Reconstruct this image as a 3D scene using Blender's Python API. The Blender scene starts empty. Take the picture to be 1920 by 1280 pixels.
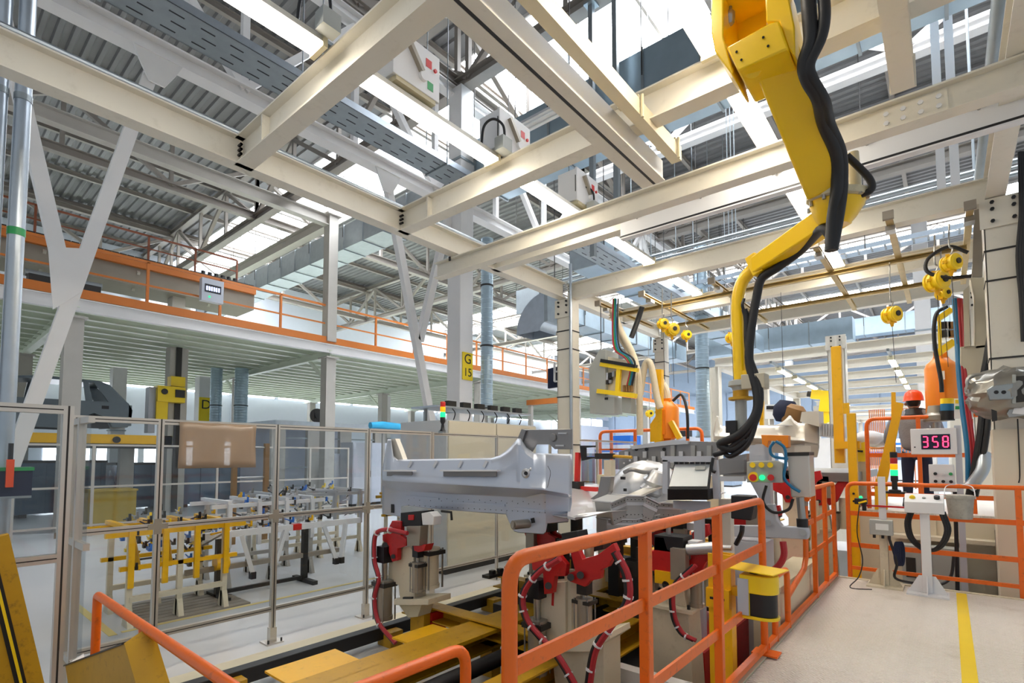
import bpy, math, random
from mathutils import Vector as V, Matrix
random.seed(7)
R = math.radians
SC = bpy.context.scene
COL = SC.collection

# ---------------------------------------------------------------- camera
F, CX, PY = 972.0, 960.0, 802.0            # focal length and principal point in pixels of a 1920x1280 frame
PITCH, YAW, CAM = R(3.1), R(40.0), V((0, 0, 2.0))
cd = bpy.data.cameras.new('camera'); co = bpy.data.objects.new('camera', cd); COL.objects.link(co)
cd.sensor_width = 36.0; cd.lens = F / 1920 * 36.0
cd.shift_y = (PY - 640.0) / 1920; cd.shift_x = 0.0
cd.clip_start = 0.05; cd.clip_end = 300
co.location = CAM; co.rotation_euler = (R(90) + PITCH, 0, YAW)
SC.camera = co

# ---------------------------------------------------------------- world, exposure
w = bpy.data.worlds.new('sky'); SC.world = w; w.use_nodes = True
bg = w.node_tree.nodes['Background']
bg.inputs[0].default_value = (0.86, 0.93, 1.0, 1); bg.inputs[1].default_value = 0.3
SC.view_settings.view_transform = 'Standard'; SC.view_settings.look = 'None'
SC.view_settings.gamma = 1.0; SC.view_settings.use_curve_mapping = False
SC.view_settings.exposure = 0.8

# ---------------------------------------------------------------- pixel -> place
_f = V((-math.sin(YAW) * math.cos(PITCH), math.cos(YAW) * math.cos(PITCH), math.sin(PITCH)))
_r = V((math.cos(YAW), math.sin(YAW), 0)); _u = _r.cross(_f)
def P(px, py, x=None, y=None, z=None, d=None):
    r = _f + _r * ((px - CX) / F) - _u * ((py - PY) / F)
    t = (x - CAM.x) / r.x if x is not None else (y - CAM.y) / r.y if y is not None else (z - CAM.z) / r.z if z is not None else d
    return CAM + r * t

# ---------------------------------------------------------------- materials
def lin(c):
    if isinstance(c, str): c = tuple(int(c[i:i + 2], 16) / 255 for i in (0, 2, 4))
    return tuple(((x + .055) / 1.055) ** 2.4 if x > .04045 else x / 12.92 for x in c) + (1,)
MATS = {}
def mat(name, col, rough=.5, metal=0., var=.06, scale=3., bump=0., bscale=40., spec=.5, dirt=None, dirt_amt=.0, coat=0.):
    m = bpy.data.materials.new(name); m.use_nodes = True; nt = m.node_tree; N = nt.nodes; L = nt.links
    b = N['Principled BSDF']; b.inputs['Roughness'].default_value = rough; b.inputs['Metallic'].default_value = metal
    b.inputs['Specular IOR Level'].default_value = spec
    if coat: b.inputs['Coat Weight'].default_value = coat; b.inputs['Coat Roughness'].default_value = .15
    c = lin(col)
    tc = N.new('ShaderNodeTexCoord'); nz = N.new('ShaderNodeTexNoise'); nz.inputs['Scale'].default_value = scale; nz.inputs['Detail'].default_value = 5
    L.new(tc.outputs['Object'], nz.inputs['Vector'])
    mx = N.new('ShaderNodeMix'); mx.data_type = 'RGBA'
    mx.inputs[6].default_value = tuple(max(0, q * (1 - var)) for q in c[:3]) + (1,)
    mx.inputs[7].default_value = tuple(min(1, q * (1 + var)) for q in c[:3]) + (1,)
    L.new(nz.outputs['Fac'], mx.inputs[0]); out = mx.outputs[2]
    if dirt:
        n2 = N.new('ShaderNodeTexNoise'); n2.inputs['Scale'].default_value = scale * 2.3; n2.inputs['Detail'].default_value = 8; n2.inputs['Roughness'].default_value = .7
        L.new(tc.outputs['Object'], n2.inputs['Vector'])
        cr = N.new('ShaderNodeValToRGB'); cr.color_ramp.elements[0].position = .56; cr.color_ramp.elements[1].position = .74
        cr.color_ramp.elements[1].color = (dirt_amt,) * 3 + (1,)
        L.new(n2.outputs['Fac'], cr.inputs[0])
        m2 = N.new('ShaderNodeMix'); m2.data_type = 'RGBA'; L.new(cr.outputs[0], m2.inputs[0]); L.new(out, m2.inputs[6]); m2.inputs[7].default_value = lin(dirt); out = m2.outputs[2]
    L.new(out, b.inputs['Base Color'])
    if bump:
        n3 = N.new('ShaderNodeTexNoise'); n3.inputs['Scale'].default_value = bscale; L.new(tc.outputs['Object'], n3.inputs['Vector'])
        bp = N.new('ShaderNodeBump'); bp.inputs['Strength'].default_value = bump; bp.inputs['Distance'].default_value = .01
        L.new(n3.outputs['Fac'], bp.inputs['Height']); L.new(bp.outputs[0], b.inputs['Normal'])
    MATS[name] = m; return m
def emis(name, col, s):
    m = bpy.data.materials.new(name); m.use_nodes = True; N = m.node_tree.nodes
    b = N['Principled BSDF']; b.inputs['Base Color'].default_value = lin(col); b.inputs['Emission Color'].default_value = lin(col); b.inputs['Emission Strength'].default_value = s
    MATS[name] = m; return m
mat('cream', 'dfd9cb', .42, var=.05, dirt='8c7d60', dirt_amt=.18)
mat('cream_dull', 'c9bf9f', .5, var=.08, dirt='7a6a4a', dirt_amt=.3)
mat('white', 'e2e2e4', .45, var=.04)
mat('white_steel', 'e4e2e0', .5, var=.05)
mat('grey_steel', 'b8b3aa', .55, var=.08)
mat('brown_steel', '8f867a', .6, var=.1)
mat('galv', 'b4bdc6', .32, .75, var=.14, scale=6)
mat('galv_dull', '9aa2a6', .45, .6, var=.16, scale=5)
mat('duct', 'a9bcc8', .34, .6, var=.16, scale=2.5)
mat('alu', 'cfc9c0', .33, .65, var=.05)
mat('alu_dark', '2a2523', .5)
mat('orange', 'ee6c12', .36, var=.06, scale=9, dirt='7a4a30', dirt_amt=.55)
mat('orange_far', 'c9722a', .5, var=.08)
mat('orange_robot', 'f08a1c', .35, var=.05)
mat('rust_rail', '8a4a2c', .55, var=.1)
mat('yellow', 'f2b705', .36, var=.05, scale=6, dirt='8a6a12', dirt_amt=.3)
mat('yellow_arm', 'f7c906', .3, var=.03, coat=.2)
mat('yellow_bright', 'fbd51a', .35, var=.04)
mat('yellow_dirty', 'c29312', .5, var=.14, scale=7, dirt='4d3f1e', dirt_amt=.6)
mat('yellow_tape', 'eecb16', .55, var=.06)
mat('tape_far', 'd9c27a', .6)
mat('red', 'bd1c1d', .38, var=.12, scale=9, dirt='4a0d0d', dirt_amt=.6)
mat('red_hose', 'b02a33', .45)
mat('black', '18171a', .45, var=.15)
mat('rubber', '1b1b1e', .5, var=.1)
mat('dark_steel', '3a3836', .45, .5, var=.15)
mat('steel', 'a8a6a2', .3, .85, var=.1, scale=8)
mat('cyl', '9f978a', .38, .5, var=.1, scale=9)
mat('sheet', 'bfc6d4', .3, .5, var=.03, scale=4)
mat('sheet_warm', 'cfcac0', .35, .25, var=.05, scale=4)
mat('sheet_dark', '8e8c8c', .33, .6, var=.08, scale=6)
mat('sheet_mid', 'a9a7a3', .32, .6, var=.12, scale=7)
mat('foil', '9a9790', .28, .7, var=.2, scale=9)
mat('silver', 'c9c9cb', .33, .65, var=.06, scale=5)
mat('machine_grey', 'b9bdc6', .42, var=.05)
mat('box_grey', 'a7aaa6', .45, var=.05)
mat('box_beige', 'bdb5a0', .45, var=.05)
mat('cabinet', 'ddd3bd', .45, var=.03)
mat('cabinet_side', 'c3c5c6', .45, var=.03)
mat('pedestal', 'd8cdb4', .45, var=.05, scale=6, dirt='8c7a58', dirt_amt=.35)
mat('mezz', 'dfe6d4', .5, var=.04)
mat('tan', 'd8cdb0', .45, var=.08)
mat('strut', 'b39a62', .4, .3, var=.2, scale=9)
mat('deck', '7f7e7e', .5, .15, var=.08)
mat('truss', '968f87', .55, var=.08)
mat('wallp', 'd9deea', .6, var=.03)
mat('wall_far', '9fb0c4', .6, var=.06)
mat('blue_dark', '5f7388', .2, .2, var=.2)
mat('blue', '1f6fd0', .4)
mat('blue_tarp', '35aede', .4, var=.12)
mat('blue_hose', '1d6f9c', .4)
mat('navy', '1d2540', .8, var=.1)
mat('jacket', '94969c', .9, var=.12, scale=14, bump=.4, bscale=60)
mat('hat', 'f0521c', .3)
mat('skin', 'b98a70', .6)
mat('green', '2f9a55', .4)
mat('red_btn', 'd22a22', .35)
mat('screen_w', 'dfe3e2', .3)
mat('wood', '9a7446', .6, var=.2)
mat('carton', 'b99a3e', .7, var=.1)
mat('car_primer', '5f6a70', .35, .2, var=.06)
mat('floor_white', 'd6d6d6', .25, var=.05, scale=.8)
mat('kerb', 'd9cfb4', .55, var=.07)
mat('wood_box', '8f6a3c', .6)
mat('dirty_bucket', 'a8a49a', .6, var=.3, scale=14, dirt='5c564c', dirt_amt=.7)
mat('paper', 'f2f0ea', .7)
mat('sign_y', 'f0d21c', .5)
mat('beige_hose', 'd6c8ad', .7, var=.1, scale=20)
mat('film', 'a08a70', .25, var=.15, scale=2)
emis('tube', 'fff5e4', 20.0)
emis('skylight', 'f3f8ff', 9.5)
emis('window_lit', 'f2f7ff', 5.0)
emis('led_red', 'ff2a4a', 4.0)
emis('led_green', '12c868', 1.6)
emis('lamp_amber', 'ff9500', .7)
emis('display', 'b8c4ff', 2.2)
# safety glass: a thin clear sheet
g = bpy.data.materials.new('glass'); g.use_nodes = True; nt = g.node_tree; nt.nodes.clear()
o_ = nt.nodes.new('ShaderNodeOutputMaterial'); t_ = nt.nodes.new('ShaderNodeBsdfTransparent'); t_.inputs[0].default_value = (.93, .95, .96, 1)
gl = nt.nodes.new('ShaderNodeBsdfGlossy'); gl.inputs['Roughness'].default_value = .04
fr = nt.nodes.new('ShaderNodeMath'); fr.operation = 'MULTIPLY_ADD'; fr.inputs[1].default_value = .35; fr.inputs[2].default_value = .025; lw = nt.nodes.new('ShaderNodeLayerWeight'); lw.inputs[0].default_value = .18; nt.links.new(lw.outputs['Facing'], fr.inputs[0]); mx = nt.nodes.new('ShaderNodeMixShader')
nt.links.new(fr.outputs[0], mx.inputs[0]); nt.links.new(t_.outputs[0], mx.inputs[1]); nt.links.new(gl.outputs[0], mx.inputs[2]); nt.links.new(mx.outputs[0], o_.inputs[0])
MATS['glass'] = g
# brown translucent film
g = bpy.data.materials.new('film_t'); g.use_nodes = True; nt = g.node_tree; b = nt.nodes['Principled BSDF']
b.inputs['Base Color'].default_value = lin('a8917a'); b.inputs['Roughness'].default_value = .18; b.inputs['Alpha'].default_value = .82; MATS['film_t'] = g
# diamond plate: raised lozenges
m = mat('plate', 'f0e7da', .42, var=.05, scale=1.2, dirt='bfae96', dirt_amt=.35)
nt = m.node_tree; N = nt.nodes; L = nt.links; tc = N.new('ShaderNodeTexCoord')
mp = N.new('ShaderNodeMapping'); mp.inputs['Scale'].default_value = (26, 26, 26); mp.inputs['Rotation'].default_value = (0, 0, R(45)); L.new(tc.outputs['Object'], mp.inputs[0])
ck = N.new('ShaderNodeTexChecker'); ck.inputs['Scale'].default_value = 1.0; L.new(mp.outputs[0], ck.inputs['Vector'])
w1 = N.new('ShaderNodeTexWave'); w1.inputs['Scale'].default_value = .5; w1.bands_direction = 'X'; L.new(mp.outputs[0], w1.inputs[0])
w2 = N.new('ShaderNodeTexWave'); w2.inputs['Scale'].default_value = .5; w2.bands_direction = 'Y'; L.new(mp.outputs[0], w2.inputs[0])
mu = N.new('ShaderNodeMix'); L.new(ck.outputs['Fac'], mu.inputs[0]); L.new(w1.outputs['Fac'], mu.inputs[2]); L.new(w2.outputs['Fac'], mu.inputs[3])
bp = N.new('ShaderNodeBump'); bp.inputs['Strength'].default_value = .9; bp.inputs['Distance'].default_value = .012
L.new(mu.outputs[0], bp.inputs['Height']); L.new(bp.outputs[0], N['Principled BSDF'].inputs['Normal'])

# ---------------------------------------------------------------- mesh helpers
def vv(a): return a if isinstance(a, V) else V(a)
def frame(p0, p1, up=(0, 0, 1)):
    d = (p1 - p0).normalized(); u = V(up)
    if abs(d.dot(u)) > .98: u = V((0, 1, 0)) if abs(d.y) < .9 else V((1, 0, 0))
    s = d.cross(u).normalized(); return d, s, s.cross(d).normalized()
def spline(pts, n=6):
    pts = [vv(p) for p in pts]; out = []
    q = [pts[0] * 2 - pts[1]] + pts + [pts[-1] * 2 - pts[-2]]
    for i in range(1, len(q) - 2):
        a, b, c, d = q[i - 1:i + 3]
        for k in range(n):
            t = k / n
            out.append(.5 * ((2 * b) + (c - a) * t + (2 * a - 5 * b + 4 * c - d) * t * t + (3 * b - a - 3 * c + d) * t ** 3))
    return out + [pts[-1]]
class M:
    def __init__(s): s.v = []; s.f = []
    def _add(s, vs, fs):
        o = len(s.v); s.v += [tuple(q) for q in vs]; s.f += [tuple(i + o for i in f) for f in fs]; return s
    def box(s, x0, x1, y0, y1, z0, z1):
        return s._add([(x, y, z) for z in (z0, z1) for y in (y0, y1) for x in (x0, x1)],
                      [(0, 2, 3, 1), (4, 5, 7, 6), (0, 1, 5, 4), (2, 6, 7, 3), (0, 4, 6, 2), (1, 3, 7, 5)])
    def bc(s, c, sx, sy, sz): return s.box(c[0] - sx / 2, c[0] + sx / 2, c[1] - sy / 2, c[1] + sy / 2, c[2] - sz / 2, c[2] + sz / 2)
    def prism(s, poly, vec):
        poly = [vv(p) for p in poly]; vec = vv(vec); n = len(poly)
        return s._add(poly + [p + vec for p in poly], [tuple(range(n))[::-1], tuple(range(n, 2 * n))] + [(i, (i + 1) % n, n + (i + 1) % n, n + i) for i in range(n)])
    def sweep(s, p0, p1, prof, up=(0, 0, 1)):
        p0, p1 = vv(p0), vv(p1); d, a, b = frame(p0, p1, up)
        return s.prism([p0 + a * x + b * y for x, y in prof], p1 - p0)
    def bar(s, p0, p1, w, h=None, up=(0, 0, 1)):
        h = h or w; return s.sweep(p0, p1, [(-w / 2, -h / 2), (w / 2, -h / 2), (w / 2, h / 2), (-w / 2, h / 2)], up)
    def ibeam(s, p0, p1, w, h, tf=.015, tw=.012, up=(0, 0, 1)):
        a, b, t = w / 2, h / 2, tw / 2
        return s.sweep(p0, p1, [(-a, -b), (a, -b), (a, -b + tf), (t, -b + tf), (t, b - tf), (a, b - tf), (a, b), (-a, b), (-a, b - tf), (-t, b - tf), (-t, -b + tf), (-a, -b + tf)], up)
    def chan(s, p0, p1, w, h, t=.008, up=(0, 0, 1)):
        a, b = w / 2, h / 2
        return s.sweep(p0, p1, [(-a, -b), (a, -b), (a, -b + t), (-a + t, -b + t), (-a + t, b - t), (a, b - t), (a, b), (-a, b)], up)
    def tube(s, pts, r, n=8):
        pts = [vv(p) for p in pts]; k = len(pts); rr = r if isinstance(r, (list, tuple)) else [r] * k
        d, a, b = frame(pts[0], pts[1]); vs = []
        for i, p in enumerate(pts):
            t = (pts[min(i + 1, k - 1)] - pts[max(i - 1, 0)]).normalized()
            a = (a - t * a.dot(t)); a = a.normalized() if a.length > 1e-6 else frame(p, p + t)[1]; b = t.cross(a)
            vs += [p + (a * math.cos(2 * math.pi * j / n) + b * math.sin(2 * math.pi * j / n)) * rr[i] for j in range(n)]
        fs = [(i * n + j, i * n + (j + 1) % n, (i + 1) * n + (j + 1) % n, (i + 1) * n + j) for i in range(k - 1) for j in range(n)]
        return s._add(vs, fs + [tuple(range(n))[::-1], tuple(range((k - 1) * n, k * n))])
    def cyl(s, p0, p1, r, n=14, r2=None): return s.tube([p0, p1], [r, r if r2 is None else r2], n)
    def lathe(s, c, prof, n=20, axis=(0, 0, 1)):
        ax = vv(axis).normalized(); c = vv(c); d, a, b = frame(c, c + ax)
        vs = [c + ax * h + (a * math.cos(2 * math.pi * j / n) + b * math.sin(2 * math.pi * j / n)) * r for r, h in prof for j in range(n)]; k = len(prof)
        fs = [(i * n + j, i * n + (j + 1) % n, (i + 1) * n + (j + 1) % n, (i + 1) * n + j) for i in range(k - 1) for j in range(n)]
        return s._add(vs, fs + [tuple(range(n))[::-1], tuple(range((k - 1) * n, k * n))])
    def ball(s, c, r, n=12, sz=1.):
        return s.lathe(c, [(max(1e-4, r * math.sin(math.pi * i / 8)), -r * sz * math.cos(math.pi * i / 8)) for i in range(9)], n)
    def grid(s, rows, thick=0.):
        n = len(rows[0]); o = len(s.v)
        for r_ in rows: s.v += [tuple(p) for p in r_]
        for i in range(len(rows) - 1):
            for j in range(n - 1): s.f.append((o + i * n + j, o + i * n + j + 1, o + (i + 1) * n + j + 1, o + (i + 1) * n + j))
        return s
    def mesh(s, name, mt, org=V((0, 0, 0))):
        me = bpy.data.meshes.new(name); me.from_pydata([(a - org.x, b - org.y, c - org.z) for a, b, c in s.v], [], s.f)
        me.update(); me.shade_smooth(); me.set_sharp_from_angle(angle=R(38)); me.materials.append(MATS[mt]); return me
def worg(o):
    p = V((0, 0, 0))
    while o is not None: p += o.location; o = o.parent
    return p
def part(parent, name, mt, m, label=None, kind=None, bevel=0, solid=0):
    o = bpy.data.objects.new(name, m.mesh(name, mt, worg(parent))); COL.objects.link(o); o.parent = parent
    if label: o['label'] = label
    if kind: o['kind'] = kind
    if solid: k = o.modifiers.new('s', 'SOLIDIFY'); k.thickness = solid; k.offset = 0
    if bevel: k = o.modifiers.new('b', 'BEVEL'); k.width = bevel; k.segments = 2; k.limit_method = 'ANGLE'
    return o
def T(name, label, cat, loc=(0, 0, 0), group=None, kind=None):
    o = bpy.data.objects.new(name, None); o.empty_display_size = .1; COL.objects.link(o); o.location = loc
    if label: o['label'] = label
    if cat: o['category'] = cat
    if group: o['group'] = group
    if kind: o['kind'] = kind
    return o
def one(name, mt, m, label=None, cat=None, group=None, kind=None, bevel=0, solid=0):
    xs = [q[0] for q in m.v]; ys = [q[1] for q in m.v]; zs = [q[2] for q in m.v]
    org = V(((min(xs) + max(xs)) / 2, (min(ys) + max(ys)) / 2, min(zs)))
    o = bpy.data.objects.new(name, m.mesh(name, mt, org)); COL.objects.link(o); o.location = org
    if label: o['label'] = label
    if cat: o['category'] = cat
    if group: o['group'] = group
    if kind: o['kind'] = kind
    if solid: k = o.modifiers.new('s', 'SOLIDIFY'); k.thickness = solid; k.offset = 0
    if bevel: k = o.modifiers.new('b', 'BEVEL'); k.width = bevel; k.segments = 2; k.limit_method = 'ANGLE'
    return o
def struct(name, mt, m, parent=None):
    return part(parent, name, mt, m) if parent else one(name, mt, m, kind='structure')
def children(o): return [c for c in bpy.data.objects if c.parent == o]
def dup(root, loc, label=None, parent=None):
    r = root.copy(); COL.objects.link(r); r.location = loc; r.parent = parent
    if label: r['label'] = label
    for c in KIDS(root): dup(c, c.location, None, r)
    return r
def KIDS(o): return list(o.children)
def text(parent, name, mt, s, org, size, xdir, ydir, depth=.002, align='CENTER', label=None):
    cu = bpy.data.curves.new('t', 'FONT'); cu.body = s; cu.size = size; cu.align_x = align; cu.align_y = 'CENTER'; cu.extrude = depth
    to = bpy.data.objects.new('t', cu); me = bpy.data.meshes.new_from_object(to); bpy.data.objects.remove(to)
    x, y = vv(xdir).normalized(), vv(ydir).normalized(); z = x.cross(y); off = vv(org) - worg(parent)
    for q in me.vertices: q.co = off + x * q.co.x + y * q.co.y + z * q.co.z
    me.materials.clear(); me.materials.append(MATS[mt]); me.name = name
    o = bpy.data.objects.new(name, me); COL.objects.link(o); o.parent = parent
    if label: o['label'] = label
    return o
def pxp(parent, name, mt, poly, y, th, bevel=.004): return part(parent, name, mt, M().prism([P(a, b, y=y) for a, b in poly][::-1], (0, th, 0)), bevel=bevel)
# ================================================================ hall shell
struct('floor', 'floor_white', M().box(-38, 8, -4, 64, -.1, 0))
fl = M().box(-5.42, -5.0, -2, 14, 0, .012)
one('trim_1', 'kerb', fl, kind='structure')
ZR = 14.0
def corr(y0, y1, x0=-38, x1=8):
    m = M(); pitch = .34; n = int((y1 - y0) / pitch); rows = []
    for i in range(n):
        y = y0 + i * pitch
        for a, zz in ((0, 0), (.11, 0), (.15, .07), (.30, .07)): rows.append((min(y + a, y1), ZR + zz))
    rows.append((y1, ZR))
    m.grid([[V((x0, y, z)), V((x1, y, z))] for y, z in rows]); return m
STRIPS = [(10.6, 14.2), (31.0, 36.0), (44.0, 50.0)]
ce = T('ceiling', None, None, (0, 0, ZR), kind='structure')
ed = [-4] + [q for s_ in STRIPS for q in s_] + [64]
for a, b in zip(ed[::2], ed[1::2]): part(ce, 'roof_sheet', 'deck', corr(a, b))
for k, (a, b) in enumerate(STRIPS):
    t = T('window_%d' % (k + 1), None, None, (-15, a, ZR), kind='structure')
    for i in range(23):
        x = -38 + i * 2
        part(t, 'pane', 'skylight', M().box(x + .04, x + 1.96, a, b, ZR + .35, ZR + .37))
        part(t, 'glazing_bar', 'grey_steel', M().box(x - .04, x + .04, a, b, ZR + .28, ZR + .42))
    part(t, 'kerb_frame', 'white_steel', M().box(-38, 8, a - .05, a, ZR - .1, ZR + .4).box(-38, 8, b, b + .05, ZR - .1, ZR + .4))
# far walls
wl = M().box(-36.3, -36, -4, 64, 0, 6.0).box(-36.3, -36, -4, 64, 6.9, ZR)
for i in range(23): wl.box(-36.25, -35.95, -4 + i * 3, -3.75 + i * 3, 6.0, 6.9)
struct('wall_left', 'wallp', wl)
wn = T('window_4', None, None, (-36.1, 10, 6), kind='structure')
for i in range(22): part(wn, 'pane', 'window_lit', M().box(-36.15, -36.1, -3.75 + i * 3, -1 + i * 3, 6.0, 6.9))
wp = T('trim_2', None, None, (-35.98, 10, 0), kind='structure')
for i in range(11): part(wp, 'wall_panel', 'wallp', M().box(-35.99, -35.93, -3.9 + i * 6, 1.9 + i * 6, 4.1, 5.9))
wb = M().box(-38, 8, 64, 64.3, 0, ZR)
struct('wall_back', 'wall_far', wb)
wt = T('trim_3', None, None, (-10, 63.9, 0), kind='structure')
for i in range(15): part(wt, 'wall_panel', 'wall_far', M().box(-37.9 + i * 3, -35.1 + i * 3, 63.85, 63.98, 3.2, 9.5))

# ---- roof trusses
def truss_x(y, x0, x1, label, zb=11.5, zt=13.7, step=3.0, mt='truss'):
    t = T('roof_truss', label, 'truss', ((x0 + x1) / 2, y, zb), 'roof trusses across the hall')
    part(t, 'bottom_chord', mt, M().ibeam((x0, y, zb), (x1, y, zb), .3, .3, .03, .03)); part(t, 'top_chord', mt, M().ibeam((x0, y, zt), (x1, y, zt), .25, .25, .03, .03))
    n = int((x1 - x0) / step)
    for i in range(n):
        a = x0 + i * step; part(t, 'web_member', mt, M().bar((a, y, zb + .1), (a, y, zt - .1), .12))
        e = (a, a + step) if i % 2 else (a + step, a)
        part(t, 'web_member', mt, M().bar((e[0], y, zb + .1), (e[1], y, zt - .1), .14))
def truss_y(x, y0, y1, label, zb=11.6, zt=13.6, step=3.0, mt='truss', grp='roof trusses along the hall'):
    t = T('roof_truss', label, 'truss', (x, (y0 + y1) / 2, zb), grp)
    part(t, 'bottom_chord', mt, M().ibeam((x, y0, zb), (x, y1, zb), .28, .28, .03, .03)); part(t, 'top_chord', mt, M().ibeam((x, y0, zt), (x, y1, zt), .25, .25, .03, .03))
    n = int((y1 - y0) / step)
    for i in range(n):
        a = y0 + i * step; part(t, 'web_member', mt, M().bar((x, a, zb + .1), (x, a, zt - .1), .12))
        e = (a, a + step) if i % 2 else (a + step, a)
        part(t, 'web_member', mt, M().bar((x, e[0], zb + .1), (x, e[1], zt - .1), .14))
XT = {9.0: 'grey roof truss carried by the column with the yellow G 15 sign', 21.0: 'grey roof truss in front of the second roof skylight',
      33.0: 'grey roof truss under the second roof skylight', 46.5: 'grey roof truss under the farthest roof skylight', 57.: 'farthest grey roof truss near the end wall'}
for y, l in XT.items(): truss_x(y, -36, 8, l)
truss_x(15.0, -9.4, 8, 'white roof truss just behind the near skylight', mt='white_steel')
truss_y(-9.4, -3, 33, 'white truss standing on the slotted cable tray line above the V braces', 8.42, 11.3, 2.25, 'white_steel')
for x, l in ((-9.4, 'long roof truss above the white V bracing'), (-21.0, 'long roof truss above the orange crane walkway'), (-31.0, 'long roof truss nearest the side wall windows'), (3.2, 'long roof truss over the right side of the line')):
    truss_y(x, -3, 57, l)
for k in range(13):
    x = -34.5 + k * 3.35
    one('purlin', 'truss', M().ibeam((x, -4, 13.87), (x, 63.8, 13.87), .14, .2, .02, .02), 'slender grey roof purlin running the length of the hall', 'purlin', 'purlins under the roof sheets')

# ---- building columns of row G and D
def bcol(x, y, w, name_label, top=11.4, sign=None):
    t = T('building_column', name_label, 'column', (x, y, 0), 'building columns')
    part(t, 'shaft', 'white_steel', M().box(x - w / 2, x + w / 2, y - w / 2, y + w / 2, 0, top), bevel=.02)
    for z in (3.05, 6.9, 9.4):
      if z < top: part(t, 'band', 'galv_dull', M().box(x - w / 2 - .03, x + w / 2 + .03, y - w / 2 - .03, y + w / 2 + .03, z, z + .06))
    part(t, 'base_plate', 'white_steel', M().box(x - w / 2 - .1, x + w / 2 + .1, y - w / 2 - .1, y + w / 2 + .1, 0, .04))
    return t
GX, GY = -9.25, 9.0
gc = bcol(GX, GY, .46, 'white building column with a yellow G 15 sign', top=11.35)
sx = GX + .24
sg = part(gc, 'sign_plate', 'sign_y', M().box(sx - .01, sx + .012, GY - .15, GY + .2, 3.87, 4.55), label='yellow plate lettered G 15')
text(sg, 'lettering', 'black', 'G', (sx + .014, GY + .025, 4.38), .34, (0, 1, 0), (0, 0, 1)); text(sg, 'lettering', 'black', '15', (sx + .014, GY + .025, 4.05), .29, (0, 1, 0), (0, 0, 1))
dc = P(381, 775, x=-27); d_ = bcol(dc.x, dc.y, .6, 'far white column with a yellow D sign behind the plant columns', top=5.75)
sg = part(d_, 'sign_plate', 'sign_y', M().box(dc.x + .3, dc.x + .33, dc.y - .3, dc.y + .3, 3.55, 4.75), label='yellow plate lettered D')
text(sg, 'lettering', 'black', 'D', (dc.x + .335, dc.y, 4.4), .6, (0, 1, 0), (0, 0, 1))
for i, (px, py, X) in enumerate(((1735, 700, 2.0), (1480, 700, -9.25), (722, 760, -27), (220, 760, -27))):
    c = P(px, py, x=X) if X < 0 else P(px, py, y=26)
    bcol(c.x, c.y, .5, ('pale column far down the line beside the worker', 'pale column behind the yellow lift tube', 'pale column behind the desk fan canopy', 'pale column behind the grey car body')[i], top=11.35 if i < 2 else 5.75)
# V bracing of row G
def brace(name, label, pts, wd=.175, gus=None):
    t = T(name, label, 'brace', (pts[0][0].x, pts[0][0].y, 0), 'white V bracing of the hall')
    for a, b in pts: part(t, 'strut', 'white_steel', M().bar(a, b, wd, wd * .8, up=(1, 0, 0)))
    if gus:
        for q in gus: part(t, 'gusset', 'white_steel', M().prism(q, (.03, 0, 0)))
X0 = -9.4
def g4(y, z, a=.34): return [V((X0 + .09, y - a, z + .2)), V((X0 + .09, y + a, z + .2)), V((X0 + .09, y + a * .75, z)), V((X0 + .09, y + a * .3, z - .28)), V((X0 + .09, y - a * .35, z - .28)), V((X0 + .09, y - a * .75, z))]
brace('wall_brace', 'white V brace standing beside the galvanised pipe', [(V((X0, 2.42, 8.3)), V((X0, .58, 0))), (V((X0, .58, 8.3)), V((X0, 1.42, 4.55)))],
      gus=[g4(2.42, 8.1), [V((X0 + .08, 1.24, 4.85)), V((X0 + .08, 1.66, 4.95)), V((X0 + .08, 1.6, 4.3)), V((X0 + .08, 1.32, 4.0))]])
brace('wall_brace', 'white V brace leaning against the column with the yellow G 15 sign', [(V((X0, 6.8, 8.3)), V((X0, 8.9, .1))), (V((X0, 8.72, 8.0)), V((X0, 7.82, 4.7)))], gus=[g4(6.8, 8.1)])
# cable trays above
def tray(x0, x1, y0, y1, z, label, grp='perforated cable trays', slots=True):
    t = T('cable_tray', label, 'cable tray', ((x0 + x1) / 2, (y0 + y1) / 2, z), grp)
    part(t, 'tray_bottom', 'galv_dull', M().box(x0, x1, y0, y1, z, z + .006))
    part(t, 'side_rail', 'galv', M().box(x0, x0 + .01, y0, y1, z, z + .14)); part(t, 'side_rail', 'galv', M().box(x1 - .01, x1, y0, y1, z, z + .14))
    if slots:
        n = int((y1 - y0) / .42); m = M()
        for i in range(n):
            for k in range(3):
                xx = x0 + (x1 - x0) * (.2 + .28 * k); m.box(xx - .012, xx + .012, y0 + i * .42 + .1 + .08 * (k % 2), y0 + i * .42 + .3 + .08 * (k % 2), z - .003, z + .001)
        part(t, 'slots', 'black', m, kind='stuff')
    for i in range(int((y1 - y0) / 3) + 1):
        yy = y0 + .6 + i * 3
        part(t, 'hanger', 'galv_dull', M().bar((x0 - .02, yy, z - .02), (x1 + .02, yy, z - .02), .04, .03).cyl((x0, yy, z), (x0, yy, ZR), .012, 6).cyl((x1, yy, z), (x1, yy, ZR), .012, 6))
    return t
tray(-8.95, -8.25, -2, 8.6, 8.45, 'wide slotted cable tray running past the white V braces')
tray(-6.3, -5.75, 8.9, 20, 6.6, 'slotted cable tray beyond the cream gantry column')
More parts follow.
